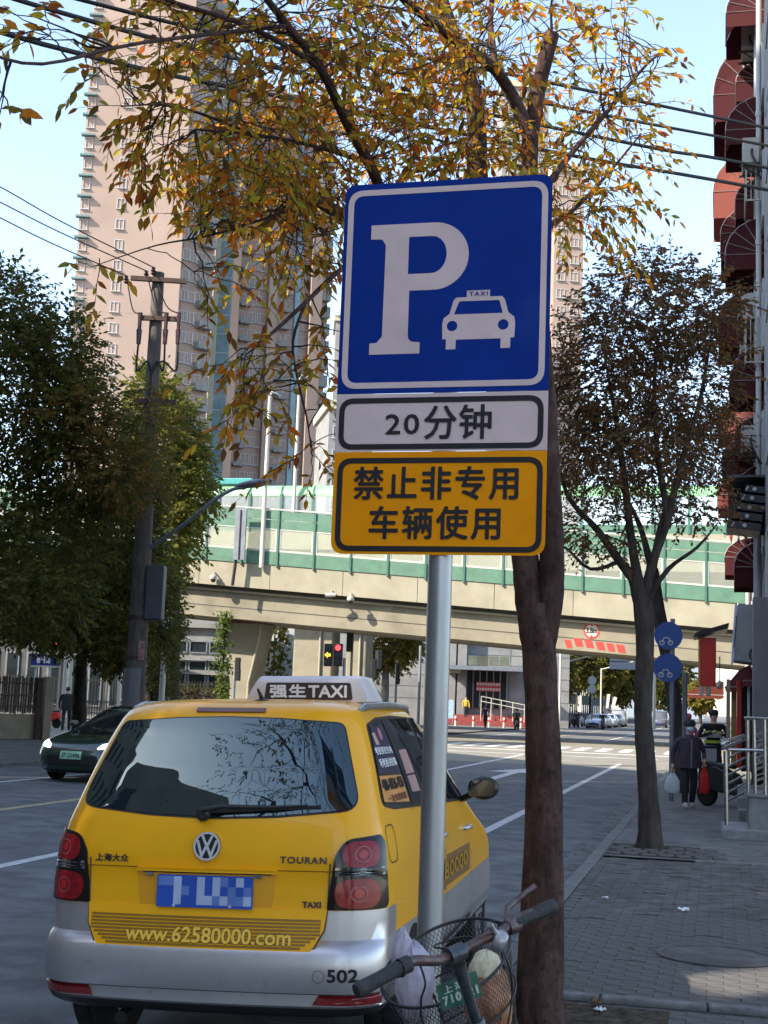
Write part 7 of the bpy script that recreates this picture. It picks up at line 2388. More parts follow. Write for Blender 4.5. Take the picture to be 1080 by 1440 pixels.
# red hanging sign box
redbox = pm('red_box_sign', (.62, .03, .02), .45, var=.06)
sB = 34.0
a, b = PS(985, 965, sB), PS(1007, 897, sB)
e = empty('red_sign_box', ST(sB, a.dot(TV), a.z), -S_HEAD, 'bright red box sign hanging out over the pavement', 'shop sign')
W_ = b.dot(TV) - a.dot(TV); H_ = b.z - a.z
m = MB(); m.box((W_ / 2, .7, H_ / 2), (W_, 1.4, H_)); m.build('case', redbox, e, bevel=.02)
m = MB(); m.prism([(-.18, H_), (W_ + .25, H_ + .22), (W_ + .3, H_ + .36), (-.1, H_ + .12)], lambda x, z, d: Vector((x, d, z)), -.1, 1.5); m.build('roof', blk, e)
m = MB(); m.box((-.03, .7, H_ / 2), (.05, 1.38, H_ * .96)); m.build('lit_edge', pm('amber_lit_side', (.6, .28, .08), .5, var=.1), e)  # sunlit side of the box painted on as an amber strip
for x, w_ in ((.0, .10), (.16, .12)):
    m = MB(); m.box((x + .02, .2, -.12), (w_, .3, .2)); m.build('lamp', frame_w, e, bevel=.02)
# hood awnings and long brown awning with scalloped edge
def hood(s_, u0, u1, v0, v1, label, mat, ext=1.6):
    a, b = PS(u0, v1, s_), PS(u1, v0, s_)
    e = empty('shop_awning', ST(s_, b.dot(TV), a.z), -S_HEAD, label, 'awning', 'shop awnings over the pavement')
    W_ = b.dot(TV) - a.dot(TV); H_ = b.z - a.z
    m = MB(); n = 6
    prof_ = [(-W_, 0), (-W_ * .98, .03), (-W_ * .45, H_ * .75), (0, H_)]
    m.loft([[Vector((x, y, z)) for x, z in prof_] for y in (0, ext)], closed=False)
    m.add([Vector((x, 0, z)) for x, z in prof_] + [Vector((0, 0, 0))], [tuple(range(len(prof_) + 1))])
    m.build('cover', mat, e, fix=False)
    k = 9; vs = []
    for j in range(k * 4 + 1):
        y = ext * j / (k * 4); d = .10 + .05 * abs(math.sin(j * PI / 4))
        vs += [Vector((-W_, y, 0)), Vector((-W_ - .01, y, -d))]
    v = MB(); v.add(vs, [(2 * j, 2 * j + 1, 2 * j + 3, 2 * j + 2) for j in range(k * 4)])
    vs = []
    for j in range(17):
        x = -W_ + W_ * j / 16; d = .09 + .04 * abs(math.sin(j * PI / 4)); vs += [Vector((x, -.005, 0)), Vector((x, -.01, -d))]
    v.add(vs, [(2 * j, 2 * j + 1, 2 * j + 3, 2 * j + 2) for j in range(16)])
    v.build('scalloped_edge', mat, e, fix=False)
    m = MB(); m.tube([(-W_, 0, .0), (-W_, ext, 0)], .018, 6); m.tube([(-W_, 0, 0), (0, 0, 0)], .015, 6); m.build('frame_tube', awn_fr, e)
pinkaw = leaf_mat('pink_hood_cloth', [(.22, .06, .07), (.22, .06, .07)], .2, .7)
brown = leaf_mat('brown_awning_cloth', [(.13, .035, .022), (.13, .035, .022)], .15, .7)
hood(29.4, 1046, 1072, 928, 957, 'dusty pink shop hood under the grey duct box, closer one', pinkaw, 1.0)
hood(31.2, 1020, 1056, 934, 966, 'dusty pink shop hood just left of the grey pillar, further one', pinkaw, 1.2)
hood(45.0, 961, 1018, 958, 976, 'long dark brown awning with scalloped edge over the corner shop', brown, 4.5)
# grey pillar, shop front panels beneath
pil = pm('pillar_grey', (.20, .205, .21), .7, var=.1, scale=2)
def panel(name, s_, u0, u1, v0, v1, mat, label, cat, dep=.25):
    a, b = PS(u0, v1, s_), PS(u1, v0, s_)
    e = empty(name, ST(s_, a.dot(TV), max(0, a.z)), -S_HEAD, label, cat)
    m = MB(); m.box(((b - a).dot(TV) / 2, dep / 2, (b.z - max(0, a.z)) / 2), ((b - a).dot(TV), dep, b.z - max(0, a.z))); m.build('panel', mat, e, bevel=.01)
    return e
panel('pillar', 26.5, 1059, 1100, 840, 1130, pil, 'plain grey pillar at the right edge behind the stair rail', 'pillar', .6)
panel('shop_post', 30.0, 1021, 1027, 955, 1085, wall_r, 'sunlit cream post beside the red door panel', 'post')
panel('door_panel', 30.3, 1036, 1043, 957, 1080, redbox, 'narrow red door panel left of the dark shop front', 'door panel')
panel('shop_facade', 30.6, 1042, 1062, 955, 1085, blk, 'dark shop front between the red panel and the grey pillar', 'shop front')
panel('shop_post', 31.5, 1028, 1036, 955, 1082, pm('ochre_post', (.36, .22, .08), .7, var=.15), 'ochre post of the shop front left of the red panel', 'post')
p_ = PS(1053, 955, 29.6)
m = MB(); m.tube([ST(29.6, p_.dot(TV), 0), ST(29.6, p_.dot(TV), p_.z)], .03, 8); tag(m.build('awning_post', pipe_m, smooth=50), 'thin pale pipe propping the closer pink hood', 'post')
p_ = PS(1012, 963, 31.8); e = empty('hanging_lamp', p_, 0, 'small pale hanging lamp below the duct box', 'lamp')
m = MB(); m.ball((0, 0, 0), (.07, .07, .10), 12, 8); m.build('shade', frame_w, e, smooth=60)
m = MB(); m.tube([(0, 0, .09), (0, 0, .62)], .012, 6); m.build('cord', wire_k, e)
# --- stair with steel railings at the right edge
stone_st = pm('stair_granite', (.16, .165, .17), .7, var=.15, scale=8, bump=.15, bscale=120)
stone_lt = pm('stair_tread', (.26, .265, .27), .65, var=.12, scale=8)
inox = pm('stainless_tube', (.42, .41, .40), .25, metal=.95, var=.12, scale=6)
cs = GP(1014, 1180); s_, t_ = cs.dot(SV), cs.dot(TV)
stair = empty('entrance_stair', ST(s_, t_), -S_HEAD, 'dark stone entrance stair block with a pale lower tread', 'stair')
tb = PS(1053, 1172, s_ + .05)
bx = tb.dot(TV) - t_
m = MB(); m.box((1.2, .72, .06), (2.4, 1.44, .12)); m.build('lower_slab', stone_st, stair, bevel=.008)
m = MB(); m.box((.98, .76, .127), (1.92, 1.32, .014)); m.build('tread', stone_lt, stair)
zt_ = PS(1060, 1121, s_ + .05).z
m = MB(); m.box((bx + 1.0, .75, zt_ / 2 + .065), (2.0, 1.30, zt_ - .13)); m.build('upper_block', stone_st, stair, bevel=.008)
m = MB(); m.box((bx + 1.0 - .02, .74, zt_ + .016), (2.05, 1.36, .03)); m.build('coping', stone_st, stair, bevel=.006)
for k in range(3):
    m = MB(); m.box((bx - .0 + .14, 1.9 + .3 * k, .2 + .16 * k), (.5, .32, .16 + .0)); m.build('step', stone_lt, stair)
rail_e = empty('stair_railing', ST(s_, t_), -S_HEAD, 'stainless steel railing with sloping tubes on the entrance stair', 'railing')
def lp(u, v, ds): 
    p = PS(u, v, s_ + ds); return Vector((p.dot(TV) - t_, ds, p.z))
posts = [((1022, 1160), (1020, 1056), .12), ((1052, 1117), (1051, 1012), .35), ((1062, 1118), (1060, 1012), .30), ((1076, 1118), (1075, 1012), .2)]
for (a, b, d) in posts:
    m = MB(); m.tube([lp(*a, d), lp(*b, d)], .024 if d > .15 else .030, 14); m.build('post', inox, rail_e, smooth=50)
def rail(pts, r=.022):
    m = MB(); m.tube(pts, r, 10); m.build('rail', inox, rail_e, smooth=50)
rail([lp(1014, 1047, .12), lp(1018, 1044, .14), lp(1047, 1035, .8)], .028)
rail([lp(1016, 1053, .12), lp(1047, 1040, .8)], .022)
rail([lp(1024, 1054, .12), lp(1073, 1055, .2)], .022)
rail([lp(1047, 1010, .35), lp(1100, 1012, .2)], .026)
for k in range(6):
    v = 1062 + k * 12
    rail([lp(1024, v + 4, .14), lp(1047, v - 8, .8)], .014)
    if k < 5: rail([lp(1062, 1035 + k * 16, .4), lp(1095, 1021 + k * 16, 1.2)], .017); rail([lp(1062, 1044 + k * 16, .4), lp(1095, 1030 + k * 16, 1.2)], .012)
# distant houses on both sides beyond the crossing
far_w = pm('far_house', (.13, .13, .13), .85, var=.1, scale=.3)
def far_house(s0, s1, t, dep, h, label, mat=far_w, side=1):
    e = empty('far_house', ST(s0, t), -S_HEAD, label, 'house', 'houses beyond the crossing')
    L_ = s1 - s0
    m = MB(); m.box((side * dep / 2, L_ / 2, h / 2), (dep, L_, h)); m.build('wall', mat, e)
    nx = int(L_ / 4)
    for k in range(int(h / 3.2)):
        for i in range(nx):
            m = MB(); m.box((-side * .02, (i + .5) * L_ / nx, 1.8 + 3.2 * k), (.08, 1.6, 1.5)); m.build('window', darkgl, e)
    m = MB(); m.box((side * (dep / 2 - .2), -.02, h - .2), (dep + .4, .3, .4)); m.build('cornice', ivory, e)
far_house(82, 120, 4.2, 10, 9, 'low grey shop row behind the corner shop awning')
far_house(124, 190, 4.0, 12, 15, 'grey house row far down the right side of the street')
far_house(200, 330, 4.5, 14, 22, 'tall far house row near the road end, right side')
far_house(190, 330, -24, 14, 18, 'far house row behind the roadside trees, left side', side=-1)
e, L_ = fbuild('far_building', 'pale bluish building closing the far end of the road', 880, 990, 470, 24, pm('haze_blue_far', (.30, .34, .40), .9, var=.05, scale=.1), 10)  # distance haze is put into the wall's bluish colour
# ------------------------------------------------------------------ cars
glass_c = pm('car_glass', (.012, .016, .018), .02, var=.1, ior=1.9)
def make_car(name, label, cat, loc, rz, paint, lv, group=None, L=4.5, wheel_r=.32, wb=(.85, 3.6), half=.8, lamps=True, detail=True, head_on=False, plate=None, kw=None):
    e = empty(name, loc, rz, label, cat, group)
    sh = Shell(lv, **(kw or dict(bul=.06, a=.3, b=.25, fbul=.14, fa=.42, fb=.45, plan=.03)))
    me = sh.body([l[0] for l in lv], nq=(5, 6, 18, 7, 5) if detail else (2, 3, 8, 3, 2))
    b = link('body', me, e); me.materials.append(paint); me.materials.append(blk)
    for p in me.polygons:
        p.material_index = 1 if p.center.z < .24 else 0; p.use_smooth = True
    for wy in wb:
        for sg in (-1, 1):
            cm = MB(); cm.lathe((sg * half, wy, wheel_r), [(0, -.22), (wheel_r + .05, -.22), (wheel_r + .05, .22), (0, .22)], 20, 'X'); co = cm.build('cutter', blk)
            md = b.modifiers.new('arch', 'BOOLEAN'); md.operation = 'DIFFERENCE'; md.object = co; md.solver = 'FAST' if not detail else 'EXACT'; md.material_mode = 'TRANSFER'
    bpy.context.evaluated_depsgraph_get().update()
    bake(b)
    for o in [o for o in bpy.data.objects if o.name.startswith('cutter')]: bpy.data.objects.remove(o)
    b.data.polygons.foreach_set('use_smooth', [True] * len(b.data.polygons)); b.data.set_sharp_from_angle(angle=R(40))
    for wy in wb:
        for sg in (-1, 1): wheel(e, (sg * (half - .08), wy, wheel_r), wheel_r, .2, sg, wheel_r * .64)
    zt = lv[-1][0]
    zb_, z1 = kw_belt(lv), zt - .10
    F_, R_, Sd = sh.front, sh.rear, sh.side
    wz = lambda z: sh.par(z)[0]
    ws = [(-(wz(zb_) - .12), zb_ + .02, .06), ((wz(zb_) - .12), zb_ + .02, .06), ((wz(z1) - .10), z1, .08), (-(wz(z1) - .10), z1, .08)]
    patch(rpoly(ws), F_, .006, rings=5, step=.06).build('windscreen', glass_c, e, smooth=50)
    patch(rpoly(ws), R_, .006, rings=5, step=.06).build('rear_window', glass_c, e, smooth=50)
    for sg in (-1, 1):
        f = (lambda sg: (lambda y, z, o=0.0: Sd(y, z, o, sg)))(sg)
        yr0, yf0 = sh.par(zb_)[1] + .35, sh.par(zb_)[2] - .55
        yr1, yf1 = sh.par(z1)[1] + .45, sh.par(z1)[2] - .5
        ym = (yr0 + yf0) / 2
        patch(rpoly([(yr0, zb_ + .03, .05), (ym - .04, zb_ + .02, .02), (ym - .04, z1, .02), (yr1, z1 - .02, .08)]), f, .006, rings=4, step=.1).build('side_window', glass_c, e, smooth=50)
        patch(rpoly([(ym + .04, zb_ + .02, .02), (yf0, zb_ + .02, .03), (yf1, z1 - .02, .05), (ym + .04, z1, .02)]), f, .006, rings=4, step=.1).build('side_window', glass_c, e, smooth=50)
        m = MB(); c = f(yf0 - .12, zb_ + .08, .12); m.ball(c, (.10, .07, .07), 10, 8); m.build('mirror', paint, e, smooth=60)
        if lamps:
            g = (lambda sg: (lambda x, z, o=0.0: F_(sg * x, z, o)))(sg)
            patch(rpoly([(.46, .62, .03), (.80, .66, .05), (.84, .78, .05), (.55, .72, .03)]), g, .010).build('headlight', lit_head if head_on else clear_l, e, smooth=50)
            g2 = (lambda sg: (lambda x, z, o=0.0: R_(sg * x, z, o)))(sg)
            patch(rpoly([(.48, .78, .02), (.82, .78, .04), (.80, .92, .04), (.52, .90, .03)]), g2, .010).build('tail_light', red_m, e, smooth=50)
    patch(rpoly([(-.5, .32, .03), (.5, .32, .03), (.56, .50, .05), (-.56, .50, .05)]), F_, .006).build('grille', blk, e, smooth=50)
    patch(rpoly([(-.22, .44, .005), (.22, .44, .005), (.22, .58, .005), (-.22, .58, .005)]), F_, .014, rings=2).build('number_plate', plate or plate_blue, e)
    return e, sh
def kw_belt(lv):
    # the belt line: where the body starts to lean in
    for i in range(1, len(lv)):
        if lv[i][3] - lv[i - 1][3] < -.35 and lv[i][0] > .8: return lv[i][0]
    return .95
lit_head = pm('lit_headlight', (.9, .9, .9), .2, emit=(1, 1, .97, 1.3))
dgreen = pm('dark_green_paint', (.010, .030, .016), .25, var=.05, coat=1.0)
plate_green = pm('plate_green', (.30, .55, .36), .5, var=.1)
LV_SED = [(.18, .78, .2, 4.42), (.24, .84, .05, 4.5), (.34, .87, .0, 4.55), (.5, .885, .0, 4.56), (.62, .885, .02, 4.50), (.72, .88, .05, 4.38), (.80, .87, .10, 4.15), (.87, .86, .18, 3.75), (.93, .85, .26, 3.35), (.96, .83, .32, 3.2), (1.0, .80, .40, 3.06), (1.1, .755, .62, 2.82), (1.2, .70, .86, 2.60), (1.3, .635, 1.1, 2.38), (1.36, .58, 1.28, 2.22), (1.40, .50, 1.45, 2.05), (1.42, .36, 1.6, 1.85)]
# dark green car coming toward the camera on the other side
gc0 = GP(92, 1092, ROAD_Z)
car_h = S_HEAD + PI
gcl = ST(27.5 + 0, -11.25, ROAD_Z)
# place so that the front sits at the photographed spot: car origin is its rear, heading back along the street
fp = ST(24.2, -11.75, ROAD_Z)
gcl = fp + SV * 4.56
gcar, gsh = make_car('green_car', 'dark green saloon with lit headlight coming along the other lane behind the taxi', 'car', gcl, -S_HEAD + PI, dgreen, LV_SED, head_on=True, plate=plate_green)
lettering('lettering', '沪·DH96', lambda x, z, o: gsh.front(-x, z, o), -.19, .19, .465, .555, black_print, gcar, bold=.03, depth=.017)
# parked pale car behind the railing
silver2 = pm('silver_paint', (.33, .33, .33), .35, metal=.4, var=.05, coat=.6)
white_c = pm('white_car_paint', (.55, .56, .58), .3, var=.03, coat=.8)
p = PP(148, 988, 74); p.z = 0
make_car('parked_car', 'pale grey parked car behind the iron railing', 'car', p + Vector((.8, 4.2, 0)), PI + .12, silver2, LV_SED, detail=False)
# cars waiting beyond the crossing
LV_VAN = [(.2, .82, .1, 4.6), (.3, .88, .02, 4.7), (.6, .9, 0, 4.72), (.85, .9, .02, 4.6), (.98, .89, .03, 4.3), (1.05, .88, .04, 4.05), (1.4, .84, .07, 3.75), (1.75, .78, .12, 3.4), (1.88, .70, .22, 3.2), (1.93, .5, .5, 2.8)]
qs_ = [(134, -11.45, 'white_c', 'first pale car waiting behind the cyclist in dark clothes'), (140.5, -11.35, 'white_c', 'second white car in the waiting queue'), (147.5, -11.2, 'white_c', 'third white car in the waiting queue'), (155, -11.0, 'silver2', 'fourth silver car, last before the van')]
first = None
for i, (s_, t_, mt, lab) in enumerate(qs_):
    loc = ST(s_ + 4.5, t_, ROAD_Z)
    if first is None:
        first, _ = make_car('waiting_car', lab, 'car', loc, -S_HEAD + PI, white_c, LV_SED, 'cars waiting beyond the crossing', detail=False)
    else:
        c = copy_tree(first); c.location = loc; c['label'] = lab
        if mt == 'silver2':
            for ch in children(c):
                if ch.type == 'MESH' and ch.name.startswith('body'):
                    ch.data = ch.data.copy(); ch.data.materials[0] = silver2
make_car('white_van', 'pale van towering behind the waiting cars', 'van', ST(166, -11.1, ROAD_Z), -S_HEAD + PI, silver2, LV_VAN, 'cars waiting beyond the crossing', detail=False)
c, _ = make_car('oncoming_car', 'dark car driving away on the right of the far road', 'car', ST(170, -6.6, ROAD_Z), -S_HEAD + PI, pm('grey_car_paint', (.08, .085, .09), .3, coat=.8), LV_VAN, detail=False)
c2 = copy_tree(first); c2.location = ST(235, -6.3, ROAD_Z); c2['label'] = 'tiny white car far away near the road end'; c2['group'] = 'cars waiting beyond the crossing'

# ------------------------------------------------------------------ people
skin_m = pm('skin', (.52, .32, .24), .6, var=.06)
hair_m = pm('dark_hair', (.015, .012, .011), .6)
def skin_body(name, J, E, mats, zone, parent, sub=2):
    """one continuous figure: joints J {name: (pos, radius)}, edges E; zone(edge name) -> material index"""
    names = list(J)
    bm = bmesh.new()
    me = bpy.data.meshes.new(name)
    me.from_pydata([J[n][0] for n in names], [(names.index(a), names.index(b)) for a, b in E], [])
    o = link(name, me, parent)
    md = o.modifiers.new('skin', 'SKIN'); md.use_smooth_shade = True
    for i, n in enumerate(names):
        r = J[n][1]
        me.skin_vertices[0].data[i].radius = (r, r) if not hasattr(r, '__len__') else r
    me.skin_vertices[0].data[names.index('pelvis')].use_root = True
    if sub:
        s2 = o.modifiers.new('sub', 'SUBSURF'); s2.levels = sub; s2.render_levels = sub
    bpy.context.evaluated_depsgraph_get().update()
    bake(o)
    for m in mats: o.data.materials.append(m)
    segs = [(Vector(J[a][0]), Vector(J[b][0]), zone(a, b)) for a, b in E]
    for p in o.data.polygons:
        c = p.center; best = 1e9
        for a, b, z in segs:
            ab = b - a; t = max(0, min(1, (c - a).dot(ab) / max(1e-9, ab.length_squared))); d = (c - a - ab * t).length
            if d < best: best = d; p.material_index = z
        p.use_smooth = True
    return o
def person(label, loc, rz, h=1.7, coat=None, trouser=None, shoe=None, pose='walk', seated=False, hat=None, mask=False, hair=True, wide=1.0, group=None, sub=1, vest=None, coat_skirt=False, lean=0.0, arms=None, face=True, big=1.0):
    """x right, y forward (the way the figure faces)"""
    k = h / 1.72
    e = empty('person', loc, rz, label, 'person', group)
    st = {'walk': .16, 'stand': .02, 'ride': 0}[pose]
    J = {}
    def j(n, x, y, z, r): J[n] = (Vector((x * k * (wide if abs(x) > .03 else 1), (y + lean * max(0, z - .9)) * k, z * k)), (r * k) if not hasattr(r, '__len__') else tuple(q * k for q in r))
    pz = .92 if not pose == 'ride' else .80
    j('pelvis', 0, 0, pz, (.145 * wide, .11)); j('waist', 0, .0, pz + .16, (.14 * wide, .105)); j('chest', 0, .01, pz + .38, (.16 * wide, .115)); j('neck', 0, .0, pz + .53, .055); j('head', 0, .02, pz + .66, (.078 * big, .092 * big)); j('crown', 0, .02, pz + .74 * big ** .2, (.07 * big, .085 * big))
    for s, nm in ((-1, 'l'), (1, 'r')):
        if pose == 'ride':
            j('hip' + nm, s * .09, .03, pz - .03, .085); j('knee' + nm, s * .10, .32, pz - .24 + .12 * s, .062); j('ankle' + nm, s * .10, .20, .12 + .12 * (1 + s), .045); j('toe' + nm, s * .10, .34, .08 + .12 * (1 + s), .04)
        else:
            j('hip' + nm, s * .09, 0, .86, .088); j('knee' + nm, s * .10, .05 + s * st * .5, .48, .078); j('ankle' + nm, s * .095, -.02 + s * st, .085, .060); j('toe' + nm, s * .105, .13 + s * st, .038, .042)
        A = arms[0 if s < 0 else 1] if arms else None
        if A: sh_, el_, ha_ = A
        elif pose == 'ride': sh_, el_, ha_ = (.20, 0, pz + .47), (.25, .22, pz + .26), (.22, .46, pz + .22)
        else: sh_, el_, ha_ = (.20, 0, pz + .47), (.26, -s * st * .3, pz + .2), (.26, .08 - s * st * .6, pz - .04)
        j('sho' + nm, s * sh_[0], sh_[1], sh_[2], .062); j('elb' + nm, s * el_[0], el_[1], el_[2], .048); j('wri' + nm, s * ha_[0], ha_[1], ha_[2], .034)
        dv = (Vector(ha_) - Vector(el_)).normalized() * .09
        j('hand' + nm, s * (ha_[0] + dv.x), ha_[1] + dv.y, ha_[2] + dv.z, (.036, .022))
    E = [('pelvis', 'waist'), ('waist', 'chest'), ('chest', 'neck'), ('neck', 'head'), ('head', 'crown')]
    for nm in 'lr': E += [('pelvis', 'hip' + nm), ('hip' + nm, 'knee' + nm), ('knee' + nm, 'ankle' + nm), ('ankle' + nm, 'toe' + nm), ('chest', 'sho' + nm), ('sho' + nm, 'elb' + nm), ('elb' + nm, 'wri' + nm), ('wri' + nm, 'hand' + nm)]
    def zone(a, b):
        if b.startswith('toe'): return 3
        if b.startswith(('hip', 'knee', 'ankle')): return 2
        if b.startswith('hand') or a == 'neck' or a == 'head': return 0
        return 1
    body_ = skin_body('body', J, E, [skin_m, coat, trouser, shoe or blk], zone, e, sub)
    hc = J['head'][0] + Vector((0, .0, .025 * k))
    if hair:
        m = MB(); m.ball(hc + Vector((0, -.02 * k, .025 * k)), (.088 * k, .100 * k, .098 * k), 14, 10)
        m.v = [p for p in m.v]
        o = m.build('hair', hair_m, e, smooth=60)
        if face:
            # keep the face free of hair
            for v in o.data.vertices:
                if v.co.y > hc.y + .03 * k and v.co.z < hc.z + .055 * k: v.co.y = hc.y + .02 * k
    if face:
        for s in (-1, 1):
            m = MB(); m.ball(hc + Vector((s * .03 * k, .083 * k, .008 * k)), .010 * k, 8, 6); m.build('eye', blk, e)
            m = MB(); m.ball(hc + Vector((s * .082 * k, .0, -.005 * k)), (.012 * k, .02 * k, .03 * k), 8, 6); m.build('ear', skin_m, e, smooth=60)
        m = MB(); m.loft([[hc + Vector((x * k, y * k, z * k)) for x, y, z in ((-.012, .084, -.028), (0, .108, -.03), (.012, .084, -.028))], [hc + Vector((x * k, y * k, z * k)) for x, y, z in ((-.006, .084, .012), (0, .090, .012), (.006, .084, .012))]], caps=True); m.build('nose', skin_m, e, smooth=60)
        if not mask:
            m = MB(); m.box(hc + Vector((0, .084 * k, -.052 * k)), (.04 * k, .012 * k, .008 * k)); m.build('mouth', pm('lips', (.3, .12, .10), .6) if 'lips' not in MATS else MATS['lips'], e)
    if mask:
        m = MB(); m.ball(hc + Vector((0, .055 * k, -.038 * k)), (.070 * k * big, .056 * k * big, .052 * k * big), 14, 10); m.build('face_mask', pm('mask_blue', (.42, .58, .68), .8, var=.08) if 'mask_blue' not in MATS else MATS['mask_blue'], e, smooth=60)
    if hat:
        m = MB(); kk = k * big; m.lathe(hc + Vector((0, -.005 * k, .02 * k)), [(.098 * kk, .0), (.106 * kk, .03 * kk), (.102 * kk, .080 * kk), (.075 * kk, .115 * kk), (.0, .125 * kk)], 18); m.build('hat', hat, e, smooth=60)
    if coat_skirt:
        m = MB(); rings = []
        for z, wx, wy in ((pz + .02, .222, .180), (pz + .12, .205, .165), (pz + .26, .190, .150), (pz + .38, .188, .145), (pz + .45, .172, .128), (pz + .49, .135, .11), (pz + .535, .075, .08)):
            rings.append([Vector((wx * wide * k * math.cos(a * PI / 10) * (1 + .03 * math.sin(3 * a)), (wy * math.sin(a * PI / 10) + lean * max(0, z - .9) + .005) * k, (z - .14 * (z < pz + .03)) * k)) for a in range(20)])
        m.loft(rings); m.build('coat', coat, e, smooth=60)
    if vest:
        m = MB()
        for z0, z1, mt in ((pz + .10, pz + .16, 0), (pz + .22, pz + .30, 1), (pz + .30, pz + .36, 0)):
            rings = [[Vector((.185 * wide * k * math.cos(a * PI / 10), (.142 * math.sin(a * PI / 10) + .005) * k, z * k)) for a in range(20)] for z in (z0, z1)]
            m.loft(rings, mi=mt)
        m.build('reflective_vest', vest, e, smooth=60)
    return e, J, k
purple = pm('plum_coat', (.050, .034, .055), .8, var=.25, scale=18, bump=.2, bscale=60)
blackc = pm('black_cloth', (.014, .014, .016), .8, var=.2, scale=14)
navy = pm('navy_cloth', (.025, .03, .06), .8, var=.2, scale=14)
olive = pm('olive_cloth', (.05, .05, .035), .8, var=.2, scale=14)
yellowc = pm('yellow_cloth', (.60, .36, .03), .8, var=.12, scale=14)
redc = pm('red_cloth', (.45, .03, .04), .8, var=.15, scale=14)
greyc = pm('grey_cloth', (.10, .10, .105), .8, var=.2)
shoe_w = pm('pale_shoe', (.40, .38, .36), .7, var=.1)
hatm = pm('dark_hat', (.035, .028, .032), .8, var=.3, scale=30)
hi_vis = pm('hi_vis', (.42, .60, .04), .6, var=.06)
refl_m = pm('reflective_tape', (.55, .56, .58), .4, var=.05)
# the woman with bags, walking toward the camera
wp = GP(968, 1137)
wom, J, k = person('elderly woman in plum coat, dark hat and mask with white and red bags', wp, PI + .06, 1.50, purple, blackc, shoe_w, 'walk', hat=hatm, mask=True, coat_skirt=True, wide=1.18, lean=.05, sub=2, big=1.14,
           arms=[((.18, 0, 1.36), (.275, -.05, 1.10), (.25, .06, .97)), ((.18, 0, 1.36), (.275, -.05, 1.08), (.29, .05, .86))])
m = MB(); m.span((0, .19 * k, .80 * k), (0, .205 * k, 1.36 * k), .022, .012); m.build('coat_zip', pm('zip_grey', (.20, .17, .2), .5), wom)
m = MB(); m.tube([Vector((.085 * k * math.cos(a * PI / 8), (.075 * math.sin(a * PI / 8) + .03) * k, 1.435 * k)) for a in range(17)], .028 * k, 6); m.build('collar', purple, wom, smooth=50)
for q in (-1, 1):
    m = MB(); m.span((q * .13 * k, .175 * k, .98 * k), (q * .07 * k, .19 * k, 1.05 * k), .016, .02); m.build('pocket', blackc, wom)
for s in (-1, 1):   # fingers closed round the bag handles
    nm = 'l' if s < 0 else 'r'
    hp = J['hand' + nm][0]
    m = MB()
    for q in range(4): m.tube([hp + Vector((s * .012, .03 - .018 * q, -.005)), hp + Vector((s * .03, .03 - .018 * q, -.035)), hp + Vector((0, .03 - .018 * q, -.05)), hp + Vector((-s * .018, .03 - .018 * q, -.035))], [.010, .009, .008, .007], 6)
    m.tube([hp + Vector((-s * .01, .03, .0)), hp + Vector((-s * .03, .035, -.02)), hp + Vector((-s * .02, .02, -.04))], [.011, .010, .008], 6)
    m.build('fingers', skin_m, wom, smooth=60)
def carry_bag(name, s, w_, h, d, mat, label):
    nm = 'l' if s < 0 else 'r'
    hp = J['hand' + nm][0]
    wpnt = wom.location + Matrix.Rotation(wom.rotation_euler.z, 3, 'Z') @ Vector((hp.x, hp.y, hp.z - .05))
    e = empty(name, (wpnt.x, wpnt.y, wpnt.z - h - .03), wom.rotation_euler.z, label, 'bag')
    rb_ = random.Random(int(h * 100)); m = MB(); rings = []
    for f, kx in ((0.0, .55), (.03, .82), (.15, 1.0), (.4, 1.02), (.62, .92), (.8, .68), (.93, .42), (1.0, .30)):
        ring = []
        for q in range(24):
            an = 2 * PI * q / 24; c_, s_ = math.cos(an), math.sin(an)
            sx = math.copysign(abs(c_) ** .6, c_); sy = math.copysign(abs(s_) ** .6, s_)
            cr_ = 1 + .10 * math.sin(5 * an + 9 * f) * (f > .02) + rb_.uniform(-.05, .05)
            ring.append(Vector((w_ / 2 * kx * sx * cr_, d / 2 * (kx * .9 + .1) * sy * cr_, f * h)))
        rings.append(ring)
    m.loft(rings, caps=True)
    m.build('bag_body', mat, e, smooth=50)
    for q in (-1, 1):
        m = MB(); m.tube(smooth_path([(q * w_ * .2, 0, h * .92), (q * w_ * .1, 0, h + .02), (0, 0, h + .05)], 4), .010, 5); m.build('handle', mat, e)
redbag = leaf_mat('red_bag', [(.55, .04, .04), (.55, .04, .04)], .3, .4)
whitebag = leaf_mat('white_shopping_bag', [(.62, .68, .70), (.62, .68, .70)], .35, .4)
carry_bag('red_bag', -1, .18, .44, .10, redbag, 'tall red shopping bag held by the woman in the plum coat')
carry_bag('white_bag', 1, .25, .34, .13, whitebag, 'white plastic bag held by the woman in the plum coat')
# the guard in a reflective vest, further back
gp_ = GP(1003, 1112); 
gd = ST(31.5, .0); gd = Vector((PS(1003, 1080, 31.5).x, PS(1003, 1080, 31.5).y, 0))
person('guard in black with a yellow reflective vest standing behind the woman', gd, PI + .1, 1.72, blackc, blackc, blk, 'stand', hat=hatm, wide=1.15, vest=[hi_vis, refl_m], sub=2,
       arms=[((.20, 0, 1.40), (.30, .02, 1.15), (.10, .22, 1.22)), ((.20, 0, 1.40), (.30, .02, 1.15), (.08, .22, 1.25))])
# person with a pink hood behind the woman
pk = PS(966, 1080, 33.5); pk.z = 0
pinkc = pm('pink_cloth', (.65, .10, .25), .8, var=.1)
person('person in a pink hood mostly hidden behind the woman', pk, PI, 1.62, pinkc, blackc, blk, 'stand', hat=pinkc, sub=1)
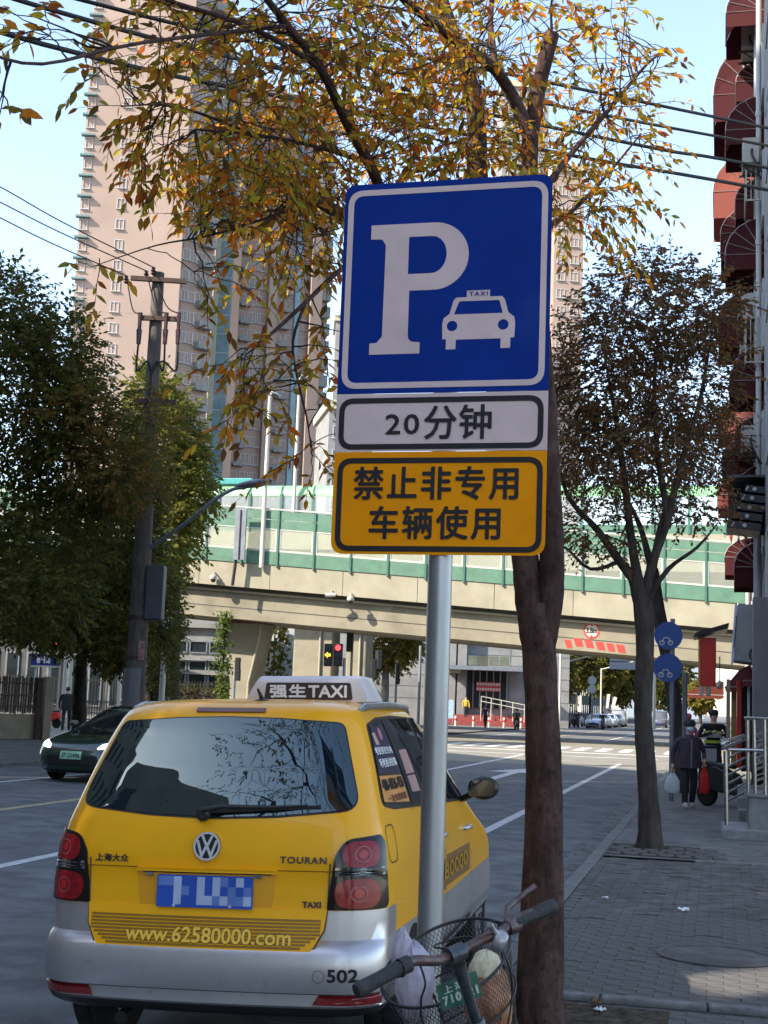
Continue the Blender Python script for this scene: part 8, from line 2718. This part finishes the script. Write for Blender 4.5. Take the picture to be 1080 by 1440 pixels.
# man in black walking on the far pavement, seen from behind
mp = GP(92, 1028)
person('man in black walking away on the far pavement by the fence', mp, .15, 1.80, blackc, blackc, blk, 'walk', wide=1.15, sub=2, coat_skirt=True)
# person in red behind the cars
rp_ = PS(287, 1000, 80); rp_.z = 0
person('person in a red scarf behind the taxi roof', rp_, PI * .6, 1.66, redc, olive, blk, 'walk', sub=1)
def scooter(label, loc, rz, col, group=None, box=None, sc=1.0, cat='scooter'):
    e = empty('scooter', loc, rz, label, cat, group); e.scale = (sc, sc, sc)
    for y, nm in ((-.62, 'rear'), (.62, 'front')):
        w_ = empty('wheel', (0, y, .22)); w_.parent = e
        T = MB(); T.lathe((0, 0, 0), [(.13, -.045), (.19, -.05), (.22, -.02), (.22, .02), (.19, .05), (.13, .045)], 20, 'X'); T.build('tyre', tyre_m, w_, smooth=40)
        T = MB(); T.lathe((0, 0, 0), [(0.0, -.03), (.13, -.035), (.13, .035), (0, .03)], 16, 'X'); T.build('rim', rim_m, w_, smooth=40)
    m = MB(); m.loft([[Vector((x, y, z)) for x, y, z in ((-.12, -.75, .45), (.12, -.75, .45), (.10, -.75, .68), (-.10, -.75, .68))], [Vector((x, y, z)) for x, y, z in ((-.17, -.35, .28), (.17, -.35, .28), (.14, -.35, .72), (-.14, -.35, .72))], [Vector((x, y, z)) for x, y, z in ((-.15, -.02, .24), (.15, -.02, .24), (.13, .0, .60), (-.13, .0, .60))], [Vector((x, y, z)) for x, y, z in ((-.15, .1, .22), (.15, .1, .22), (.15, .12, .30), (-.15, .12, .30))], [Vector((x, y, z)) for x, y, z in ((-.15, .38, .22), (.15, .38, .22), (.15, .36, .30), (-.15, .36, .30))]], caps=True); m.build('body', col, e, smooth=50, bevel=.02)
    m = MB(); m.loft([[Vector((x, y, z)) for x, y, z in ((-.16, .40, .26), (.16, .40, .26), (.14, .46, .28), (-.14, .46, .28))], [Vector((x, y, z)) for x, y, z in ((-.19, .44, .6), (.19, .44, .6), (.15, .56, .6), (-.15, .56, .6))], [Vector((x, y, z)) for x, y, z in ((-.12, .34, .95), (.12, .34, .95), (.10, .44, .98), (-.10, .44, .98))]], caps=True); m.build('front_shield', col, e, smooth=50, bevel=.02)
    m = MB(); m.loft([[Vector((x, -.72, z)) for x, z in ((-.11, .70), (.11, .70), (.09, .78), (-.09, .78))], [Vector((x, -.05, z)) for x, z in ((-.13, .70), (.13, .70), (.11, .77), (-.11, .77))]], caps=True); m.build('seat', blk, e, bevel=.02)
    m = MB(); m.tube([(-.32, .22, 1.02), (-.15, .32, 1.0), (.15, .32, 1.0), (.32, .22, 1.02)], .018, 8); m.tube([(0, .36, .95), (0, .6, .25)], .03, 8); m.build('handlebar', blk, e, smooth=40)
    m = MB(); m.ball((0, .50, .84), (.08, .05, .06), 10, 8); m.build('headlight', clear_l, e, smooth=60)
    for s in (-1, 1):
        m = MB(); m.tube([(s * .22, .28, 1.0), (s * .28, .25, 1.16)], .008, 5); m.ball((s * .29, .25, 1.2), (.055, .02, .04), 8, 6); m.build('mirror', blk, e)
    if box:
        m = MB(); m.box((0, -.78, .90), (.46, .42, .26)); m.build('delivery_box', box, e, bevel=.03)
        m = MB(); m.box((0, -.78, 1.05), (.48, .44, .05)); m.build('box_lid', navy, e, bevel=.02)
    return e
def rider(label, u, s, rz, coat, bike_col, hat=None, group='riders and scooters beyond the crossing', wide=1.1):
    p = PS(u, 1000, s); p.z = ROAD_Z
    scooter(label.replace('rider', 'scooter of the rider'), p, rz, bike_col, group)
    person(label, p + Vector((-math.sin(rz) * -.0, 0, 0)) , rz, 1.72, coat, blackc, blk, 'ride', hat=hat, wide=wide, group='people beyond the crossing', sub=1)
rider('rider in dark clothes before the first waiting car', 848, 128, -S_HEAD + PI, blackc, greyc, hatm)
rider('rider in olive seen from behind near the ramp railing', 727, 106, -S_HEAD + .3, olive, greyc, hatm)
rider('rider in black at the left of the motorbike group', 797, 132, -S_HEAD + PI - .3, blackc, blk, hatm)
rider('rider in navy in the middle of the motorbike group', 811, 134, -S_HEAD + PI - .2, navy, blk, hatm)
# parked motorbikes, small, beyond the crossing
for i, (u, s_) in enumerate(((819, 138), (824, 139), (829, 141), (804, 140))):
    p = PS(u, 1000, s_); p.z = 0
    scooter(['white scooter parked right of the riders', 'grey scooter parked behind the white one', 'pale scooter beside the yellow bin', 'dark scooter between the two riders'][i], p, -S_HEAD + PI + .3 * (i % 2), [white_c, greyc, silver2, blk][i], 'riders and scooters beyond the crossing')
p = PS(836, 1000, 140); p.z = 0
e = empty('yellow_bin', p, -S_HEAD, 'ochre box bin behind the parked motorbikes', 'bin')
m = MB(); m.box((0, 0, .6), (.9, .7, 1.2)); m.build('bin_body', pm('ochre_bin', (.38, .22, .05), .7, var=.1), e, bevel=.03)
m = MB(); m.box((0, 0, 1.23), (1.0, .8, .08)); m.build('lid', grey_m, e, bevel=.02)
for i, (u0, u1, v0, v1, lab) in enumerate(((812, 818, 978, 1001, 'white upright board behind the riders'), (853, 857, 976, 996, 'leaning white board behind the waiting cars'), (861, 866, 980, 996, 'second white board by the van'))):
    a, b = PS(u0, v1, 150), PS(u1, v0, 150)
    e = empty('upright_board', Vector((a.x, a.y, max(0, a.z))), -S_HEAD, lab, 'board', 'white boards by the motorbikes')
    m = MB(); m.box(((b - a).dot(TV) / 2, 0, (b.z - a.z) / 2), ((b - a).dot(TV), .08, b.z - a.z), M=Matrix.Rotation(.12 * i, 3, 'Y')); m.build('board_face', white_p, e)
    m = MB(); m.tube([(0, .1, -.1), (0, .1, b.z - a.z)], .04, 6); m.build('prop', grey_m, e)
# people before the stone building
for u, s_, rz_, ct, lab in ((655, 112, PI, yellowc, 'man in a yellow jacket on the red steps'), (683, 104, .4, navy, 'person in dark blue walking before the red steps')):
    p = PS(u, 1000, s_); p.z = .66 if ct is yellowc else 0
    person(lab, p, rz_, 1.70, ct, blackc, blk, 'walk', group='people beyond the crossing', sub=1)
# delivery scooter parked by the stair, red scooter by the bamboo fence
p = GP(1006, 1140); p = Vector((PS(1004, 1130, 25.5).x, PS(1004, 1130, 25.5).y, 0))
scooter('parked delivery scooter with a white and navy box beside the stair', p + TV * .38 + SV * .3, -S_HEAD - 2.2, blk, None, white_c)
p = PS(63, 1010, 56); p.z = 0
scooter('red scooter parked behind the bamboo fence post', p, 1.2, redbox)
